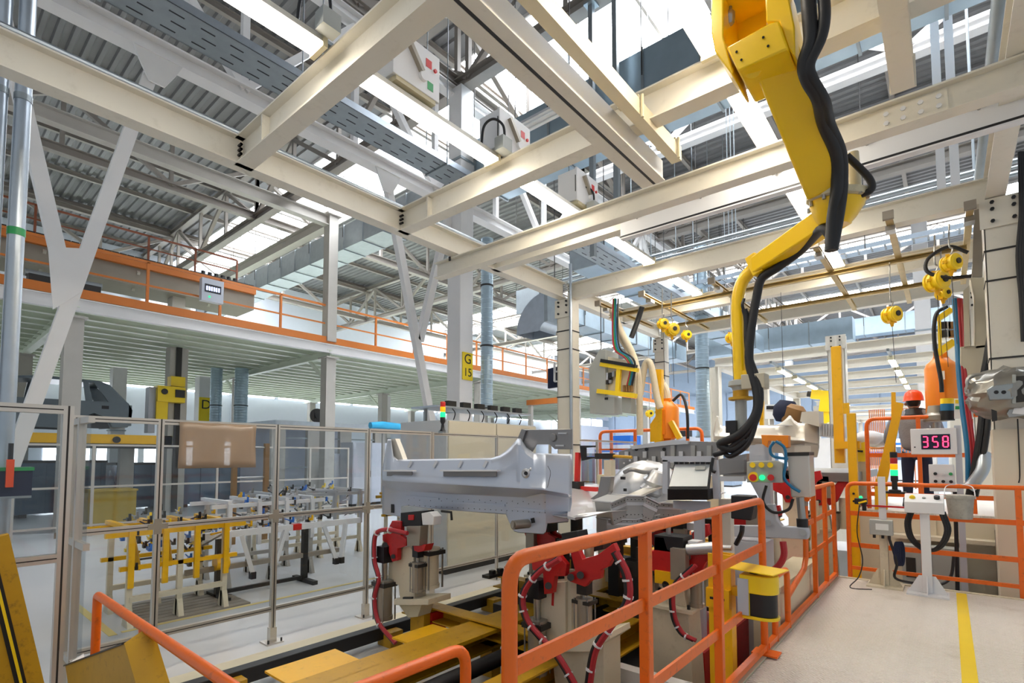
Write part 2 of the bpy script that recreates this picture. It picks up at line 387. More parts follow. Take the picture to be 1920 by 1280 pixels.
# ducts
def duct(p0, p1, w, h, label, seams=1.2, mt='duct', hang=14.0):
    p0, p1 = vv(p0), vv(p1); t = T('air_duct', label, 'duct', (p0 + p1) / 2, 'rectangular air ducts')
    n = max(1, int((p1 - p0).length / seams)); d = (p1 - p0) / n
    for i in range(n):
        part(t, 'duct_section', mt, M().bar(p0 + d * i, p0 + d * (i + 1) - d.normalized() * .02, w, h))
        q = p0 + d * i; part(t, 'flange', 'galv_dull', M().bar(q - d.normalized() * .025, q + d.normalized() * .025, w + .07, h + .07))
        if i % 2 == 0:
            s_ = frame(p0, p1)[1] * (w / 2 + .05)
            part(t, 'hanger_rod', 'dark_steel', M().cyl(q + s_, V((q.x + s_.x, q.y + s_.y, hang)), .012, 5).cyl(q - s_, V((q.x - s_.x, q.y - s_.y, hang)), .012, 5))
    return t
duct((-9, 9.9, 9.55), (6, 9.9, 9.55), 1.25, 1.1, 'big galvanised duct crossing under the near skylight', 1.1)
duct((-34, 11.75, 10.75), (-13, 11.75, 10.75), 1.0, .95, 'dark galvanised duct behind the orange crane walkway', 1.3, 'galv_dull')
duct((-9, 45, 11.3), (7.5, 45, 11.3), 1.2, 1.25, 'long silvery duct far away under the last skylight', 2.2)
duct((-11.5, 32, 8.6), (-3.5, 32, 8.6), 1.1, 1.2, 'silvery duct behind the hanging control panel', 1.8)
duct((-7.4, 12, 7.6), (-7.4, 28, 7.6), 1.0, .8, 'duct running along the line behind the cream gantry column', 1.6)
duct((-12.6, 16, 8.2), (-12.6, 31, 8.2), 1.1, .9, 'duct running toward the back beside the elbow', 1.6)
# elbow behind first cream column
e0 = P(1040, 560, d=15.5); t = T('duct_elbow', 'galvanised duct elbow behind the cream gantry column', 'duct', e0)
ri, ro_, we = .25, 1.15, .8; m = M(); ne = 8
ring_ = lambda a: [e0 + V((-r * math.sin(a), wy, r * math.cos(a) - 1.0)) for r, wy in ((ri, -we / 2), (ro_, -we / 2), (ro_, we / 2), (ri, we / 2))]
vs = [p for i in range(ne + 1) for p in ring_(1.57 * i / ne)]
m._add(vs, [(i * 4 + k, i * 4 + (k + 1) % 4, i * 4 + 4 + (k + 1) % 4, i * 4 + 4 + k) for i in range(ne) for k in range(4)])
pts = [e0 + V((0, 0, -.3))]
part(t, 'bend', 'galv', m); part(t, 'collar', 'galv_dull', M().bar(pts[0] - V((.06, 0, 0)), pts[0] + V((.06, 0, 0)), .9, .95)); part(t, 'hanger_rod', 'dark_steel', M().cyl(e0 + V((0, 0, .1)), V((e0.x, e0.y, ZR + .36)), .015, 5))
# spiral pipes
def spiral(c, r, z0, z1, label):
    t = T('spiral_duct', label, 'duct', (c[0], c[1], z0), 'round spiral ducts')
    n = int((z1 - z0) / .12); prof = []
    for i in range(n): z = z0 + i * .12; prof += [(r, z), (r, z + .1), (r + .012, z + .11)]
    part(t, 'pipe', 'duct', M().lathe((c[0], c[1], 0), prof, 18)); part(t, 'flange', 'galv_dull', M().lathe((c[0], c[1], 0), [(r + .04, z0), (r + .04, z0 + .05), (r, z0 + .05)], 18))
    for z in (z0 + (z1 - z0) * .35, z0 + (z1 - z0) * .7): part(t, 'clamp', 'dark_steel', M().lathe((c[0], c[1], 0), [(r + .02, z), (r + .02, z + .04)], 18))
spiral((-8.8, 9.5), .15, 3.2, 7.6, 'slim spiral duct fixed beside the G 15 column'); 
q = P(1317, 700, d=17); spiral((q.x, q.y), .21, 2.6, 9.0, 'pale blue spiral duct standing beyond the orange robot')
q = P(405, 745, x=-25.4); spiral((q.x, q.y), .24, 0, 6.1, 'grey round duct beside the far D column')
q = P(452, 745, x=-24.6); spiral((q.x, q.y), .28, 0, 6.1, 'grey round duct under the mezzanine corner')
# vertical galvanised pipes beside the fence
for px, r, l in ((48, .062, 'tall galvanised pipe with a green band behind the fence'), (6, .05, 'second galvanised pipe at the fence corner')):
    q = P(px, 100, x=-6.5); t = T('steel_pipe', l, 'pipe', (q.x, q.y, 0), 'galvanised pipes behind the fence')
    part(t, 'pipe', 'galv', M().cyl((q.x, q.y, 0), (q.x, q.y, 8.4), r, 16)); part(t, 'foot', 'galv_dull', M().box(q.x - .1, q.x + .1, q.y - .1, q.y + .1, 0, .02))
    if px > 20: part(t, 'green_band', 'green', M().cyl((q.x, q.y, 4.02), (q.x, q.y, 4.09), r + .004, 16), label='green tape band')
    part(t, 'coupling', 'galv_dull', M().cyl((q.x, q.y, 5.3), (q.x, q.y, 5.36), r + .006, 16))
    part(t, 'bracket', 'galv_dull', M().bar((q.x, q.y, 8.4), (q.x - 1.9, q.y, 8.44), .05))
# dropper posts below the big duct
for px in (1110, 1155):
    q = P(px, 200, y=8.9); t = T('hanger_post', 'grey square hanger post under the near skylight', 'post', (q.x, q.y, 5.3), 'grey hanger posts')
    part(t, 'post', 'galv_dull', M().box(q.x - .05, q.x + .05, q.y - .05, q.y + .05, 6.0, 11.4)); part(t, 'head_plate', 'galv_dull', M().box(q.x - .12, q.x + .12, q.y - .12, q.y + .12, 11.3, 11.35))
for px in (1752, 1418 + 360):
    q = P(px, 60, y=11.3); one('hanger_post', 'white', M().box(q.x - .06, q.x + .06, q.y - .06, q.y + .06, 6.4, 11.5), 'white hanger post beside the bolted beam splice', 'post', 'white hanger posts')

# pipe bundle crossing behind the manipulator
for k, (py, r) in enumerate(((392, .05), (402, .035), (412, .05))):
    q = P(1560, py, y=13.2 + .3 * k); one('roof_pipe', 'galv_dull', M().tube([(-9, q.y, q.z), (6, q.y, q.z)], r, 8).cyl((-4, q.y, q.z), (-4, q.y, ZR), .012, 5).cyl((.6, q.y, q.z), (.6, q.y, ZR), .012, 5), ('upper grey pipe crossing behind the manipulator flange', 'thin middle pipe crossing behind the manipulator flange', 'lower grey pipe crossing behind the manipulator flange')[k], 'pipe', 'roof pipes')
tr2 = T('cable_ladder', 'galvanised cable ladder crossing under the far skylight', 'cable tray', (-2, 16, 8)); q = P(1600, 470, y=16.5)
for dy in (0, .5): part(tr2, 'side_rail', 'galv', M().box(-8, 6, 16.5 + dy, 16.53 + dy, q.z, q.z + .12))
for k in range(46): part(tr2, 'rung', 'galv_dull', M().box(-8 + k * .3, -7.96 + k * .3, 16.53, 17.0, q.z + .02, q.z + .05))
for x in (-6, -1.5, 3): part(tr2, 'hanger_rod', 'dark_steel', M().cyl((x, 16.5, q.z), (x, 16.5, ZR), .012, 5))
# ================================================================ cream line gantry
ZB, ZT = 4.97, 5.27; ZM = (ZB + ZT) / 2
XL, XR = -5.5, .52
ga = T('line_gantry', 'cream steel gantry frame standing over the near station', 'gantry', (-2.5, 8.2, 0))
def ib(parent, p0, p1, w=.17, h=.3): return part(parent, 'beam', 'cream', M().ibeam(p0, p1, w, h, .016, .014))
def bolts(parent, at, nx, n, rows=3, cols=2, s=.05):
    m = M()
    for i in range(rows):
        for j in range(cols):
            c = V(at) + V((nx[0] * j * s, nx[1] * j * s, -i * s)); m.cyl(c - V(n) * .03, c + V(n) * .03, .014, 6)
    part(parent, 'bolt_group', 'black', m)
for y0, y1 in ((-1.5, 8.05), (8.35, 12.4)): ib(ga, (XL, y0, ZM), (XL, y1, ZM))
ib(ga, (XR, -1.5, ZM), (XR, 8.1, ZM))
for y in (2.2, 4.25):
    b = ib(ga, (XL + .02, y, ZM), (2.0, y, ZM)); bolts(b, (XL + .06, y - .05, ZM + .06), (0, .1), (1, 0, 0)); 
    part(b, 'stiffener', 'cream', M().box(XL + .6, XL + .62, y - .08, y + .08, ZB + .02, ZT - .02))
b = ib(ga, (XL + .02, 6.1, ZM), (2.0, 6.1, ZM)); bolts(b, (XL + .06, 6.05, ZM + .06), (0, .1), (1, 0, 0))
b = ib(ga, (XL + .02, 8.2, ZM), (XR, 8.2, ZM)); part(ga, 'casing', 'cabinet', M().box(.4, .95, 8.0, 8.4, 0, 2.3), label='cream casing round the column foot'); bolts(b, (XL + .16, 8.05, ZM + .06), (.06, 0), (0, 1, 0))
# hung monorail with bolted splice
mo = ib(ga, (XL - .45, 5.3, 4.845), (2.0, 5.3, 4.845), .15, .24)
sp = part(mo, 'splice_plate', 'cream', M().box(-.36, .1, 5.282, 5.296, 4.76, 4.93))
for i in range(4):
    for k in (0, 1): part(sp, 'bolt', 'white', M().cyl((-.3 + i * .115, 5.27, 4.805 + .08 * k), (-.3 + i * .115, 5.284, 4.805 + .08 * k), .02, 6))
bolts(mo, (XL - .1, 5.22, 4.94), (.22, 0), (0, 0, 1), 1, 2)
# columns
def gcol(parent, x, y, w=.3, top=ZB, bands=True):
    c = part(parent, 'column', 'cream', M().ibeam((x, y, 0), (x, y, top), w, w, .014, .012, up=(1, 0, 0)).box(x - w / 2 + .005, x + w / 2 - .005, y - w / 2, y - w / 2 + .012, 0, top - .1))
    part(c, 'head_plate', 'cream', M().box(x - w / 2 - .03, x + w / 2 + .03, y - w / 2 - .03, y - w / 2 - .012, top - .35, top - .01))
    m = M()
    for dx in (-.09, .09):
        for dz in (.06, .14, .28): m.cyl((x + dx, y - w / 2 - .06, top - dz), (x + dx, y - w / 2 - .02, top - dz), .02, 6)
    part(c, 'bolt_group', 'black', m)
    if bands:
        for z in (1.2, 2.2, 3.1, 4.0, 4.35): part(c, 'strap', 'dark_steel', M().box(x - w / 2 - .008, x + w / 2 + .008, y - w / 2 - .01, y + w / 2 + .01, z, z + .02))
    return c
gcol(ga, XL + .02, 8.2); gcol(ga, XR + .06, 8.2, .34); gcol(ga, XL + .02, 12.45, .26)
co2 = part(ga, 'conduit', 'galv', M().tube([(XL + .2, 8.02, 0), (XL + .2, 8.02, 5.6)], .03, 10))
# X beams farther along the first gantry
ib(ga, (XL + .02, 10.4, ZM), (2, 10.4, ZM)); ib(ga, (XL + .02, 12.4, ZM), (2, 12.4, ZM)); ib(ga, (XR, 8.3, ZM), (XR, 12.4, ZM)); gcol(ga, XR, 12.45, .28, bands=False)

# second and third gantry farther down the line
def gantry2(y0, y1, n, label, x0=-5.5, x1=.2):
    t = T('line_gantry', label, 'gantry', ((x0 + x1) / 2, y0, 0))
    for x in (x0, x1): ib(t, (x, y0, ZM - .2), (x, y1, ZM - .2), .25, .3)
    for i in range(n):
        y = y0 + (y1 - y0) * i / (n - 1); ib(t, (x0, y, ZM - .2), (x1, y, ZM - .2), .2, .26)
        if i % 2 == 0:
            for x in (x0, x1): part(t, 'column', 'cream', M().ibeam((x, y, 0), (x, y, ZB - .2), .28, .28, .02, .02, up=(1, 0, 0)))
    for x in (-3.9, -1.1): (y0 < 20) and part(t, 'light_rail', 'galv_dull', M().box(x - .03, x + .03, y0, y1 + 4.4, ZL0 + .1, ZL0 + .18))
    return t
ZL0 = 4.62
gantry2(16.5, 28, 5, 'cream gantry frame beyond the yellow upright posts'); gantry2(33, 52, 5, 'farthest cream gantry frame down the line')
c9 = P(1571, 700, y=14.6); gcol(ga, c9.x, 14.6, .36, 4.9, bands=False)

# ---- crane rails carried by the gantry
def crane_rail(x, y0, y1, z, label):
    t = T('crane_rail', label, 'crane rail', (x, (y0 + y1) / 2, z), 'overhead crane rails')
    part(t, 'web', 'white', M().box(x + .04, x + .055, y0, y1, z, z + .2)); part(t, 'bottom_lip', 'cream', M().box(x - .02, x + .075, y0, y1, z - .012, z)); part(t, 'slot', 'black', M().box(x - .05, x - .02, y0, y1, z - .008, z + .03)); part(t, 'flange', 'cream', M().box(x - .17, x - .05, y0, y1, z - .012, z + .02))
    part(t, 'side_angle', 'tan', M().chan((x + .2, y1, z + .2), (x + .2, y0, z + .2), .1, .14, .01), label='tan side channel')
    for y in (y0 + 1.2, y1 - .9, y1 - .12): part(t, 'clamp', 'cream_dull', M().box(x + .05, x + .25, y - .03, y + .03, z + .26, z + .3).cyl((x + .27, y, z + .1), (x + .27, y, z + .3), .015, 6))
    return t
crane_rail(-2.16, -1.2, 4.88, 4.78, 'white slotted crane rail with tan side channel left of the yellow manipulator')
cr2 = T('crane_rail', 'short cream crane girder ending above the yellow manipulator', 'crane rail', (-.16, 3, 4.95), 'overhead crane rails')
part(cr2, 'girder', 'cream', M().ibeam((-.16, -1.2, 4.84), (-.16, 4.72, 4.84), .14, .24)); part(cr2, 'end_plate', 'cream', M().box(-.24, -.08, 4.71, 4.735, 4.72, 4.96))
# long white rail under beam four
rl = T('crane_rail', 'long white rail with black slot under the bolted beam', 'crane rail', (-1, 6, 4.8), 'overhead crane rails')
x0 = P(1165, 410, y=5.95).x
part(rl, 'profile', 'white', M().box(x0, 2.0, 5.92, 5.98, 4.83, 5.02)); part(rl, 'slot', 'black', M().box(x0, 2.0, 5.915, 5.985, 4.80, 4.83)); part(rl, 'lip', 'white', M().box(x0, 2.0, 5.90, 5.99, 4.785, 4.80))
for i in range(5): part(rl, 'clip', 'steel', M().box(x0 + .2 + i * .8, x0 + .3 + i * .8, 5.9, 5.97, 5.0, 5.07).cyl((x0 + .25 + i * .8, 5.89, 4.98), (x0 + .25 + i * .8, 5.89, 5.1), .012, 6))

# ---- light fixtures
def lamp(x, y0, y1, z, label, grp, wd=.2):
    t = T('strip_light', label, 'light', (x, (y0 + y1) / 2, z), grp)
    part(t, 'housing', 'cream', M().sweep((x, y0, z), (x, y1, z), [(-wd / 2, 0.03), (wd / 2, .03), (wd / 2 - .03, .1), (-wd / 2 + .03, .1)]))
    part(t, 'diffuser', 'tube', M().sweep((x, y0 + .03, z), (x, y1 - .03, z), [(-wd / 2 + .01, .03), (-wd / 2 + .03, 0), (wd / 2 - .03, 0), (wd / 2 - .01, .03)]))
    for y in (y0, y1): part(t, 'end_cap', 'cream_dull', M().box(x - wd / 2 - .004, x + wd / 2 + .004, y - .02, y + .02, z - .004, z + .11))
    return t
ZL = 5.2
SEG = [(.3, 2.04), (2.36, 4.1), (4.4, 5.95), (6.3, 8.02), (8.4, 10.2)]
for x, nm in ((-3.72, 'left'), (-1.32, 'right')):
    for k, (a, b) in enumerate(SEG):
        if nm == 'right' and k == 0: continue
        t = lamp(x, a, b, ZL, ('lit strip light %s, %s' % ('under the isolator boxes' if nm == 'left' else 'behind the manipulator',
              ('before the first cross beam', 'between first and second cross beams', 'between second cross beam and white rail', 'between white rail and gantry columns', 'beyond the gantry columns')[k])), 'strip lights on the near gantry')
        part(t, 'mounting_rail', 'galv_dull', M().box(x - .03, x + .03, a - .2, b + .2, ZL + .1, ZL + .13))
        if nm == 'left' and k < 3:
            bx = part(t, 'junction_box', 'box_grey', M().box(x + .12, x + .24, b - .1, b + .05, ZL + .06, ZL + .2), label='small grey junction box')
            part(t, 'cable', 'rubber', M().tube(spline([(x + .18, b, ZL + .2), (x + .17, b - .02, ZL + .36), (x + .1, b - .1, ZL + .42), (x + .02, b - .16, ZL + .34), (x, b - .18, ZL + .12)]), .014, 8))
for k in range(7):   # strips on far gantries
    y = 17.4 + k * 2.2
    lamp(-3.9, y, y + 1.5, 4.62, 'small lit strip light under the far gantry frame', 'strip lights on the far gantry', .16)
    if k < 4: lamp(-1.1, y, y + 1.5, 4.62, 'small lit strip light under the far gantry frame', 'strip lights on the far gantry', .16)
# hall lamps high up (unlit, white reflectors)
for px, py, z in ((1015, 215, 8.2), (955, 238, 8.2)):
    q = P(px, py, z=z)
q = P(1015, 220, z=8.0); t = T('high_bay_lamp', 'unlit white ceiling lamp hanging beside the isolator boxes', 'lamp', q)
part(t, 'reflector', 'white', M().sweep((q.x - .75, q.y, q.z), (q.x + .75, q.y, q.z), [(-.14, -.04), (.14, -.04), (.08, .06), (-.08, .06)])); part(t, 'tube', 'screen_w', M().cyl((q.x - .7, q.y - .06, q.z - .05), (q.x + .7, q.y - .06, q.z - .05), .02, 8).cyl((q.x - .7, q.y + .06, q.z - .05), (q.x + .7, q.y + .06, q.z - .05), .02, 8))
part(t, 'chain', 'dark_steel', M().cyl((q.x - .6, q.y, q.z + .05), (q.x - .6, q.y, 11.6), .01, 5).cyl((q.x + .6, q.y, q.z + .05), (q.x + .6, q.y, 11.6), .01, 5))

# ---- isolator boxes above the left light row
def isolator(y, label):
    x0, x1, z0, z1, y0, y1 = -3.92, -3.64, 5.38, 5.8, y - .26, y + .26
    t = T('isolator_box', label, 'electrical box', ((x0 + x1) / 2, y, z0), 'white isolator boxes')
    part(t, 'body', 'white', M().box(x0, x1, y0, y1, z0, z1), bevel=.006); part(t, 'lid', 'white', M().box(x1, x1 + .03, y0 - .01, y1 + .01, z0 - .01, z1 + .01), bevel=.004)
    part(t, 'foot', 'cream_dull', M().box(x0 + .03, x1 + .02, y0 + .03, y1 - .03, z0 - .05, z0)); part(t, 'bracket', 'galv_dull', M().box(-3.75, -3.69, y - .1, y + .06, 5.33, z0 - .05))
    xf = x1 + .03; part(t, 'handle', 'cyl', M().bar((xf + .02, y - .12, z1 - .06), (xf + .02, y + .04, z0 + .16), .05, .04)); part(t, 'knob', 'white', M().cyl((xf, y + .06, z0 + .13), (xf + .035, y + .06, z0 + .13), .045, 14))
    part(t, 'red_sticker', 'red_btn', M().box(xf + .001, xf + .003, y + .1, y + .17, z1 - .16, z1 - .08), label='red square sticker'); part(t, 'red_lamp', 'red_btn', M().cyl((xf, y + .21, z1 - .15), (xf + .015, y + .21, z1 - .15), .018, 10))
    part(t, 'green_sticker', 'green', M().box(xf + .001, xf + .003, y + .12, y + .19, z0 + .05, z0 + .13), label='green square sticker')
    part(t, 'latch', 'dark_steel', M().cyl((x1 + .01, y0 - .015, z0 + .1), (x1 + .01, y0 - .015, z1 - .1), .006, 6))
isolator(2.95, 'white isolator box with red and green stickers, between the first two cross beams'); isolator(4.36, 'white isolator box right over the second cross beam'); isolator(5.9, 'white isolator box half behind the hung monorail')

# ---- brown strut lattice with balancers
st = T('strut_lattice', 'brass coloured strut lattice hanging under the gantry beams', 'frame', (-2, 10, 4.6))
ZS = 4.84
for y, xa, xb in ((9.3, -5.2, .3), (10.85, -4.4, .3)):
    part(st, 'strut', 'strut', M().chan((xa, y, ZS), (xb, y, ZS), .07, .07, .012))
for x, ya, yb in ((-5.0, 8.5, 10.9), (-4.1, 8.5, 11.9), (-2.9, 8.6, 12.0), (-1.3, 8.0, 12.1), (-.45, 7.6, 12.2), (.3, 7.9, 11.4)):
    part(st, 'strut', 'strut', M().chan((x, ya, ZS + .06), (x, yb, ZS + .06), .07, .06, .012)); part(st, 'trolley', 'steel', M().bc((x, ya + .35, ZS + .0), .1, .16, .06)); part(st, 'end_stop', 'brown_steel', M().bc((x, ya, ZS + .06), .11, .05, .1))
def balancer(px, py, y, label, r=.12, top=None):
    q = P(px, py, y=y); t = T('spring_balancer', label, 'spring balancer', q, 'yellow spring balancers')
    ax = (-.8, .6, 0); part(t, 'drum', 'yellow_bright', M().lathe(q, [(r * .5, -r * .85), (r * .8, -r * .82), (r * .9, -r * .7), (r, -r * .68), (r, -r * .5), (r * .9, -r * .48), (r * .9, -r * .1), (r * 1.06, -r * .1), (r * 1.06, r * .1), (r * .9, r * .12), (r * .9, r * .48), (r, r * .5), (r, r * .68), (r * .85, r * .8), (r * .5, r * .85)], 18, ax))
    part(t, 'cover', 'dark_steel', M().lathe(q + V(ax) * -r * .86, [(r * .35, -.012), (r * .35, .01)], 12, ax)); part(t, 'hook', 'steel', M().tube(spline([q + V((0, 0, r)), q + V((.02, 0, r + .07)), q + V((-.01, 0, r + .13)), V((q.x, q.y, top or ZS))]), .01, 6))
    part(t, 'cable_guide', 'yellow', M().cyl(q + V((0, 0, -r)), q + V((0, 0, -r - .06)), .03, 10, .015)); m = M()
    for k in range(6): a = k * math.pi / 3; m.bc(q + V((math.cos(a) * r * .6, math.cos(a) * r * .8, math.sin(a) * r)), .04, .04, .03)
    part(t, 'lugs', 'yellow', m); part(t, 'wire', 'dark_steel', M().cyl(q + V((0, 0, -r - .05)), q + V((.02, 0, -1.0)), .004, 5))
balancer(1260, 618, 8.6, 'larger yellow spring balancer left of the curved lift tube', .11); balancer(1243, 607, 8.3, 'small yellow spring balancer tucked against the larger one', .085); balancer(1287, 628, 10.4, 'small yellow spring balancer hanging behind, left of the curved lift tube', .09)
balancer(1372, 633, 9.3, 'yellow spring balancer half hidden by the curved lift tube', .09); balancer(1672, 590, 9.3, 'yellow spring balancer hanging alone under the strut lattice', .115); balancer(1756, 527, 8.5, 'yellow spring balancer just left of the cream column', .125); balancer(1783, 493, 8.2, 'yellow spring balancer up beside the black cable loop', .1); balancer(1768, 550, 9.0, 'worn yellow balancer under the bigger one', .08)
balancer(1218, 775, 16.5, 'tiny yellow balancer far behind the panel', .12, ZR + .05)
# pipes and cables around the top
one('conduit_pipe', 'galv', M().tube([(XL - .35, -1.5, 5.55), (XL - .35, 8, 5.55)], .025, 8), 'thin conduit running along the long cream beam', 'pipe')
one('conduit_pipe', 'galv_dull', M().tube([(.44, 2, 5.62), (.44, 9, 5.62)], .05, 10), 'grey pipe running above the cream column', 'pipe')
one('black_cable_loop', 'rubber', M().tube(spline([(.28, 8.4, 4.5), (.1, 8.4, 4.62), (-.1, 8.4, 4.52), (-.12, 8.4, 4.36), (.05, 8.4, 4.24), (.3, 8.4, 4.2)]), .022, 8), 'black cable loop beside the cream column', 'cable')

for k in range(3): one('power_cable', 'rubber', M().tube(spline([P(1912 + k * 4, 285, y=7.98), P(1913 + k * 4, 340, y=7.96), P(1914 + k * 4, 400, y=7.93), P(1908 + k * 5, 480, y=7.95), P(1914 + k * 4, 560, y=7.97), P(1918 + k * 4, 640, y=7.98)], 5), .018, 8), ('black cable strapped to the right gantry column', 'second black cable strapped to the right gantry column', 'third black cable strapped to the right gantry column')[k], 'cable')
# ================================================================ mezzanine
MX = -18.0
mz = T('mezzanine', 'pale green steel mezzanine with an orange kick board along its edge', 'mezzanine', (-26, 15, 0))
part(mz, 'deck_plate', 'mezz', M().box(-35.6, MX, -3.5, 48, 6.3, 6.38))
for i in range(19):
    x = MX - .45 - i * .92
    part(mz, 'joist', 'mezz', M().ibeam((x, -3.5, 6.17), (x, 48, 6.15), .2, .3, .014, .02))
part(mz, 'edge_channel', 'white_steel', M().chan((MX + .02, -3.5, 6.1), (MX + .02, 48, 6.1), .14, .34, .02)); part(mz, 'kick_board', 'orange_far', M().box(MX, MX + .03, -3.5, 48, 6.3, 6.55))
for y in (3.0, 10.6, 19.0, 28, 38):
    part(mz, 'cross_beam', 'mezz', M().ibeam((-35.5, y, 5.92), (MX, y, 5.92), .22, .3, .02, .015))
    for x in (MX - .1, -26.2, -34.6):
        c = part(mz, 'column', 'grey_steel', M().ibeam((x, y, 0), (x, y, 5.8), .4, .4, .025, .02, up=(1, 0, 0)).box(x - .19, x + .19, y - .2, y - .18, 0, 5.8).box(x + .17, x + .19, y - .2, y + .2, 0, 5.8))
        part(c, 'cap_plate', 'grey_steel', M().box(x - .32, x + .32, y - .26, y + .26, 5.72, 5.77)); (part(c, 'knee', 'mezz', M().bar((x - .2, y, 4.9), (x - 1.4, y, 5.8), .1)) if x > -30 else None)
# guard rail on the deck edge
def rail(parent, p0, p1, h, step, mt, r=.03, mids=(.5,)):
    p0, p1 = vv(p0), vv(p1); n = max(1, round((p1 - p0).length / step))
    for i in range(n + 1):
        q = p0 + (p1 - p0) * (i / n); part(parent, 'post', mt, M().bar(q, q + V((0, 0, h)), r * 2))
    part(parent, 'top_rail', mt, M().bar(p0 + V((0, 0, h)), p1 + V((0, 0, h)), r * 2))
    for k in mids: part(parent, 'mid_rail', mt, M().bar(p0 + V((0, 0, h * k)), p1 + V((0, 0, h * k)), r * 1.4))
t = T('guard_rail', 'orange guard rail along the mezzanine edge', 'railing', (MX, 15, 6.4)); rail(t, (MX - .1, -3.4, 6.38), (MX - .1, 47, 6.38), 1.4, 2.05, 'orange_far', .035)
# upper portal on the tall column
up = T('crane_portal', 'grey crane portal rising through the mezzanine', 'portal', (-22, 10.6, 6.4))
part(up, 'post', 'grey_steel', M().box(MX - .3, MX + .1, 10.42, 10.8, 6.38, 11.3)); part(up, 'beam', 'grey_steel', M().ibeam((MX - .1, 10.6, 11.15), (-34, 10.6, 11.15), .35, .45, .03, .03)); part(up, 'beam', 'grey_steel', M().ibeam((MX - .1, 10.6, 11.1), (MX - .1, -3, 11.1), .3, .4, .03, .03))
part(up, 'post', 'grey_steel', M().box(-33.8, -33.5, 10.42, 10.8, 6.38, 11)); part(up, 'end_cap', 'grey_steel', M().box(MX - .4, MX + .2, 10.3, 10.9, 11.3, 11.36))
# crane walkway
cw = T('crane_walkway', 'orange edged crane walkway with brown railing above the mezzanine', 'walkway', (-21, 3, 6.4))
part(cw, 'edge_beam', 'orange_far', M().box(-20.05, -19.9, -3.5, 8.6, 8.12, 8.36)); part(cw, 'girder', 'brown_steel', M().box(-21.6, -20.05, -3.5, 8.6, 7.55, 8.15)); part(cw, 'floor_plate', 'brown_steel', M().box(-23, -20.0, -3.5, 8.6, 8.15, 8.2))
m = M()
for i in range(60): m.box(-20.3, -20.08, -3.4 + i * .2, -3.22 + i * .2, 8.36, 8.5)
part(cw, 'cable_chain', 'black', m); rail(cw, (-21.2, -3.4, 8.2), (-21.2, 8.4, 8.2), 1.5, 1.5, 'rust_rail', .03, (.35, .7))
for y in (-1, 6.2): part(cw, 'pillar', 'grey_steel', M().box(-20.9, -20.4, y - .2, y + .2, 6.38, 7.55))
for i in range(5): part(cw, 'bracket', 'grey_steel', M().bar((-20.0, -2 + i * 2.3, 8.0), (-20.6, -2 + i * 2.3, 7.5), .08))
for i in range(6): part(cw, 'drive_motor', 'dark_steel', M().cyl((-20.6, 7.0 + i * .22, 8.4), (-20.6, 7.0 + i * .22, 8.75), .07, 10))
q = P(397, 546, x=MX + .1); t = T('display_box', 'white display box with blue digits on the orange guard rail', 'display', q)
part(t, 'case', 'machine_grey', M().box(q.x - .12, q.x + .1, q.y - .32, q.y + .32, q.z - .36, q.z + .36)); part(t, 'screen', 'black', M().box(q.x + .1, q.x + .11, q.y - .24, q.y + .24, q.z - .08, q.z + .18))
m = M()
for k in range(6): m.box(q.x + .112, q.x + .116, q.y - .2 + k * .07, q.y - .155 + k * .07, q.z - .02, q.z + .11)
part(t, 'digits', 'display', m); part(t, 'green_lamp', 'led_green', M().cyl((q.x + .1, q.y - .1, q.z - .22), (q.x + .12, q.y - .1, q.z - .22), .03, 8)); part(t, 'strap', 'dark_steel', M().box(q.x - .14, q.x - .12, q.y - .05, q.y + .05, q.z - .36, q.z + .3))
for px, py, nm in ((75, 528, 'small dark motor unit on the orange kick board behind the brace'), (165, 545, 'small dark motor unit on the kick board above the first mezzanine column')):
    q = P(px, py, x=MX - .3); t = T('drive_unit', nm, 'motor', (q.x, q.y, 6.38)); part(t, 'body', 'dark_steel', M().box(q.x - .2, q.x + .2, q.y - .25, q.y + .25, 6.38, 6.75)); part(t, 'motor', 'galv_dull', M().cyl((q.x, q.y - .3, 6.8), (q.x, q.y + .3, 6.8), .1, 12))

# ---- grey car body on a lift
cy = 4.82; cx0, cx1 = -21.4, -19.75
car = T('car', 'bare grey car body raised on a yellow lift frame', 'car', (-20.5, 2.8, 2.7))
def yz(pts): return [V((0, cy - a, 2.72 + b)) for a, b in pts]
low = [(0.02, .5), (0.0, .72), (.12, .95), (4.2, .9), (4.35, .6), (4.3, .25), (4.15, .12), (3.95, .12), (3.85, .45), (3.55, .62), (3.25, .45), (3.15, .12), (1.35, .1), (1.25, .42), (.95, .6), (.62, .42), (.5, .16), (.1, .2)]
for xx in (cx0, cx1 - .06): part(car, 'side_panel', 'car_primer', M().prism([p + V((xx, 0, 0)) for p in yz(low)], (.06, 0, 0)))
part(car, 'floor_pan', 'car_primer', M().box(cx0 + .06, cx1 - .06, cy - 4.2, cy - .1, 2.9, 3.0)); part(car, 'tail_panel', 'car_primer', M().box(cx0, cx1, cy - .1, cy - .02, 2.95, 3.6))
roofp = [(.62, 1.5), (.85, 1.58), (2.2, 1.6), (2.9, 1.5), (2.95, 1.44), (2.2, 1.52), (.9, 1.5)]
part(car, 'roof', 'car_primer', M().prism([p + V((cx0 + .12, 0, 0)) for p in yz(roofp)], (cx1 - cx0 - .24, 0, 0)))
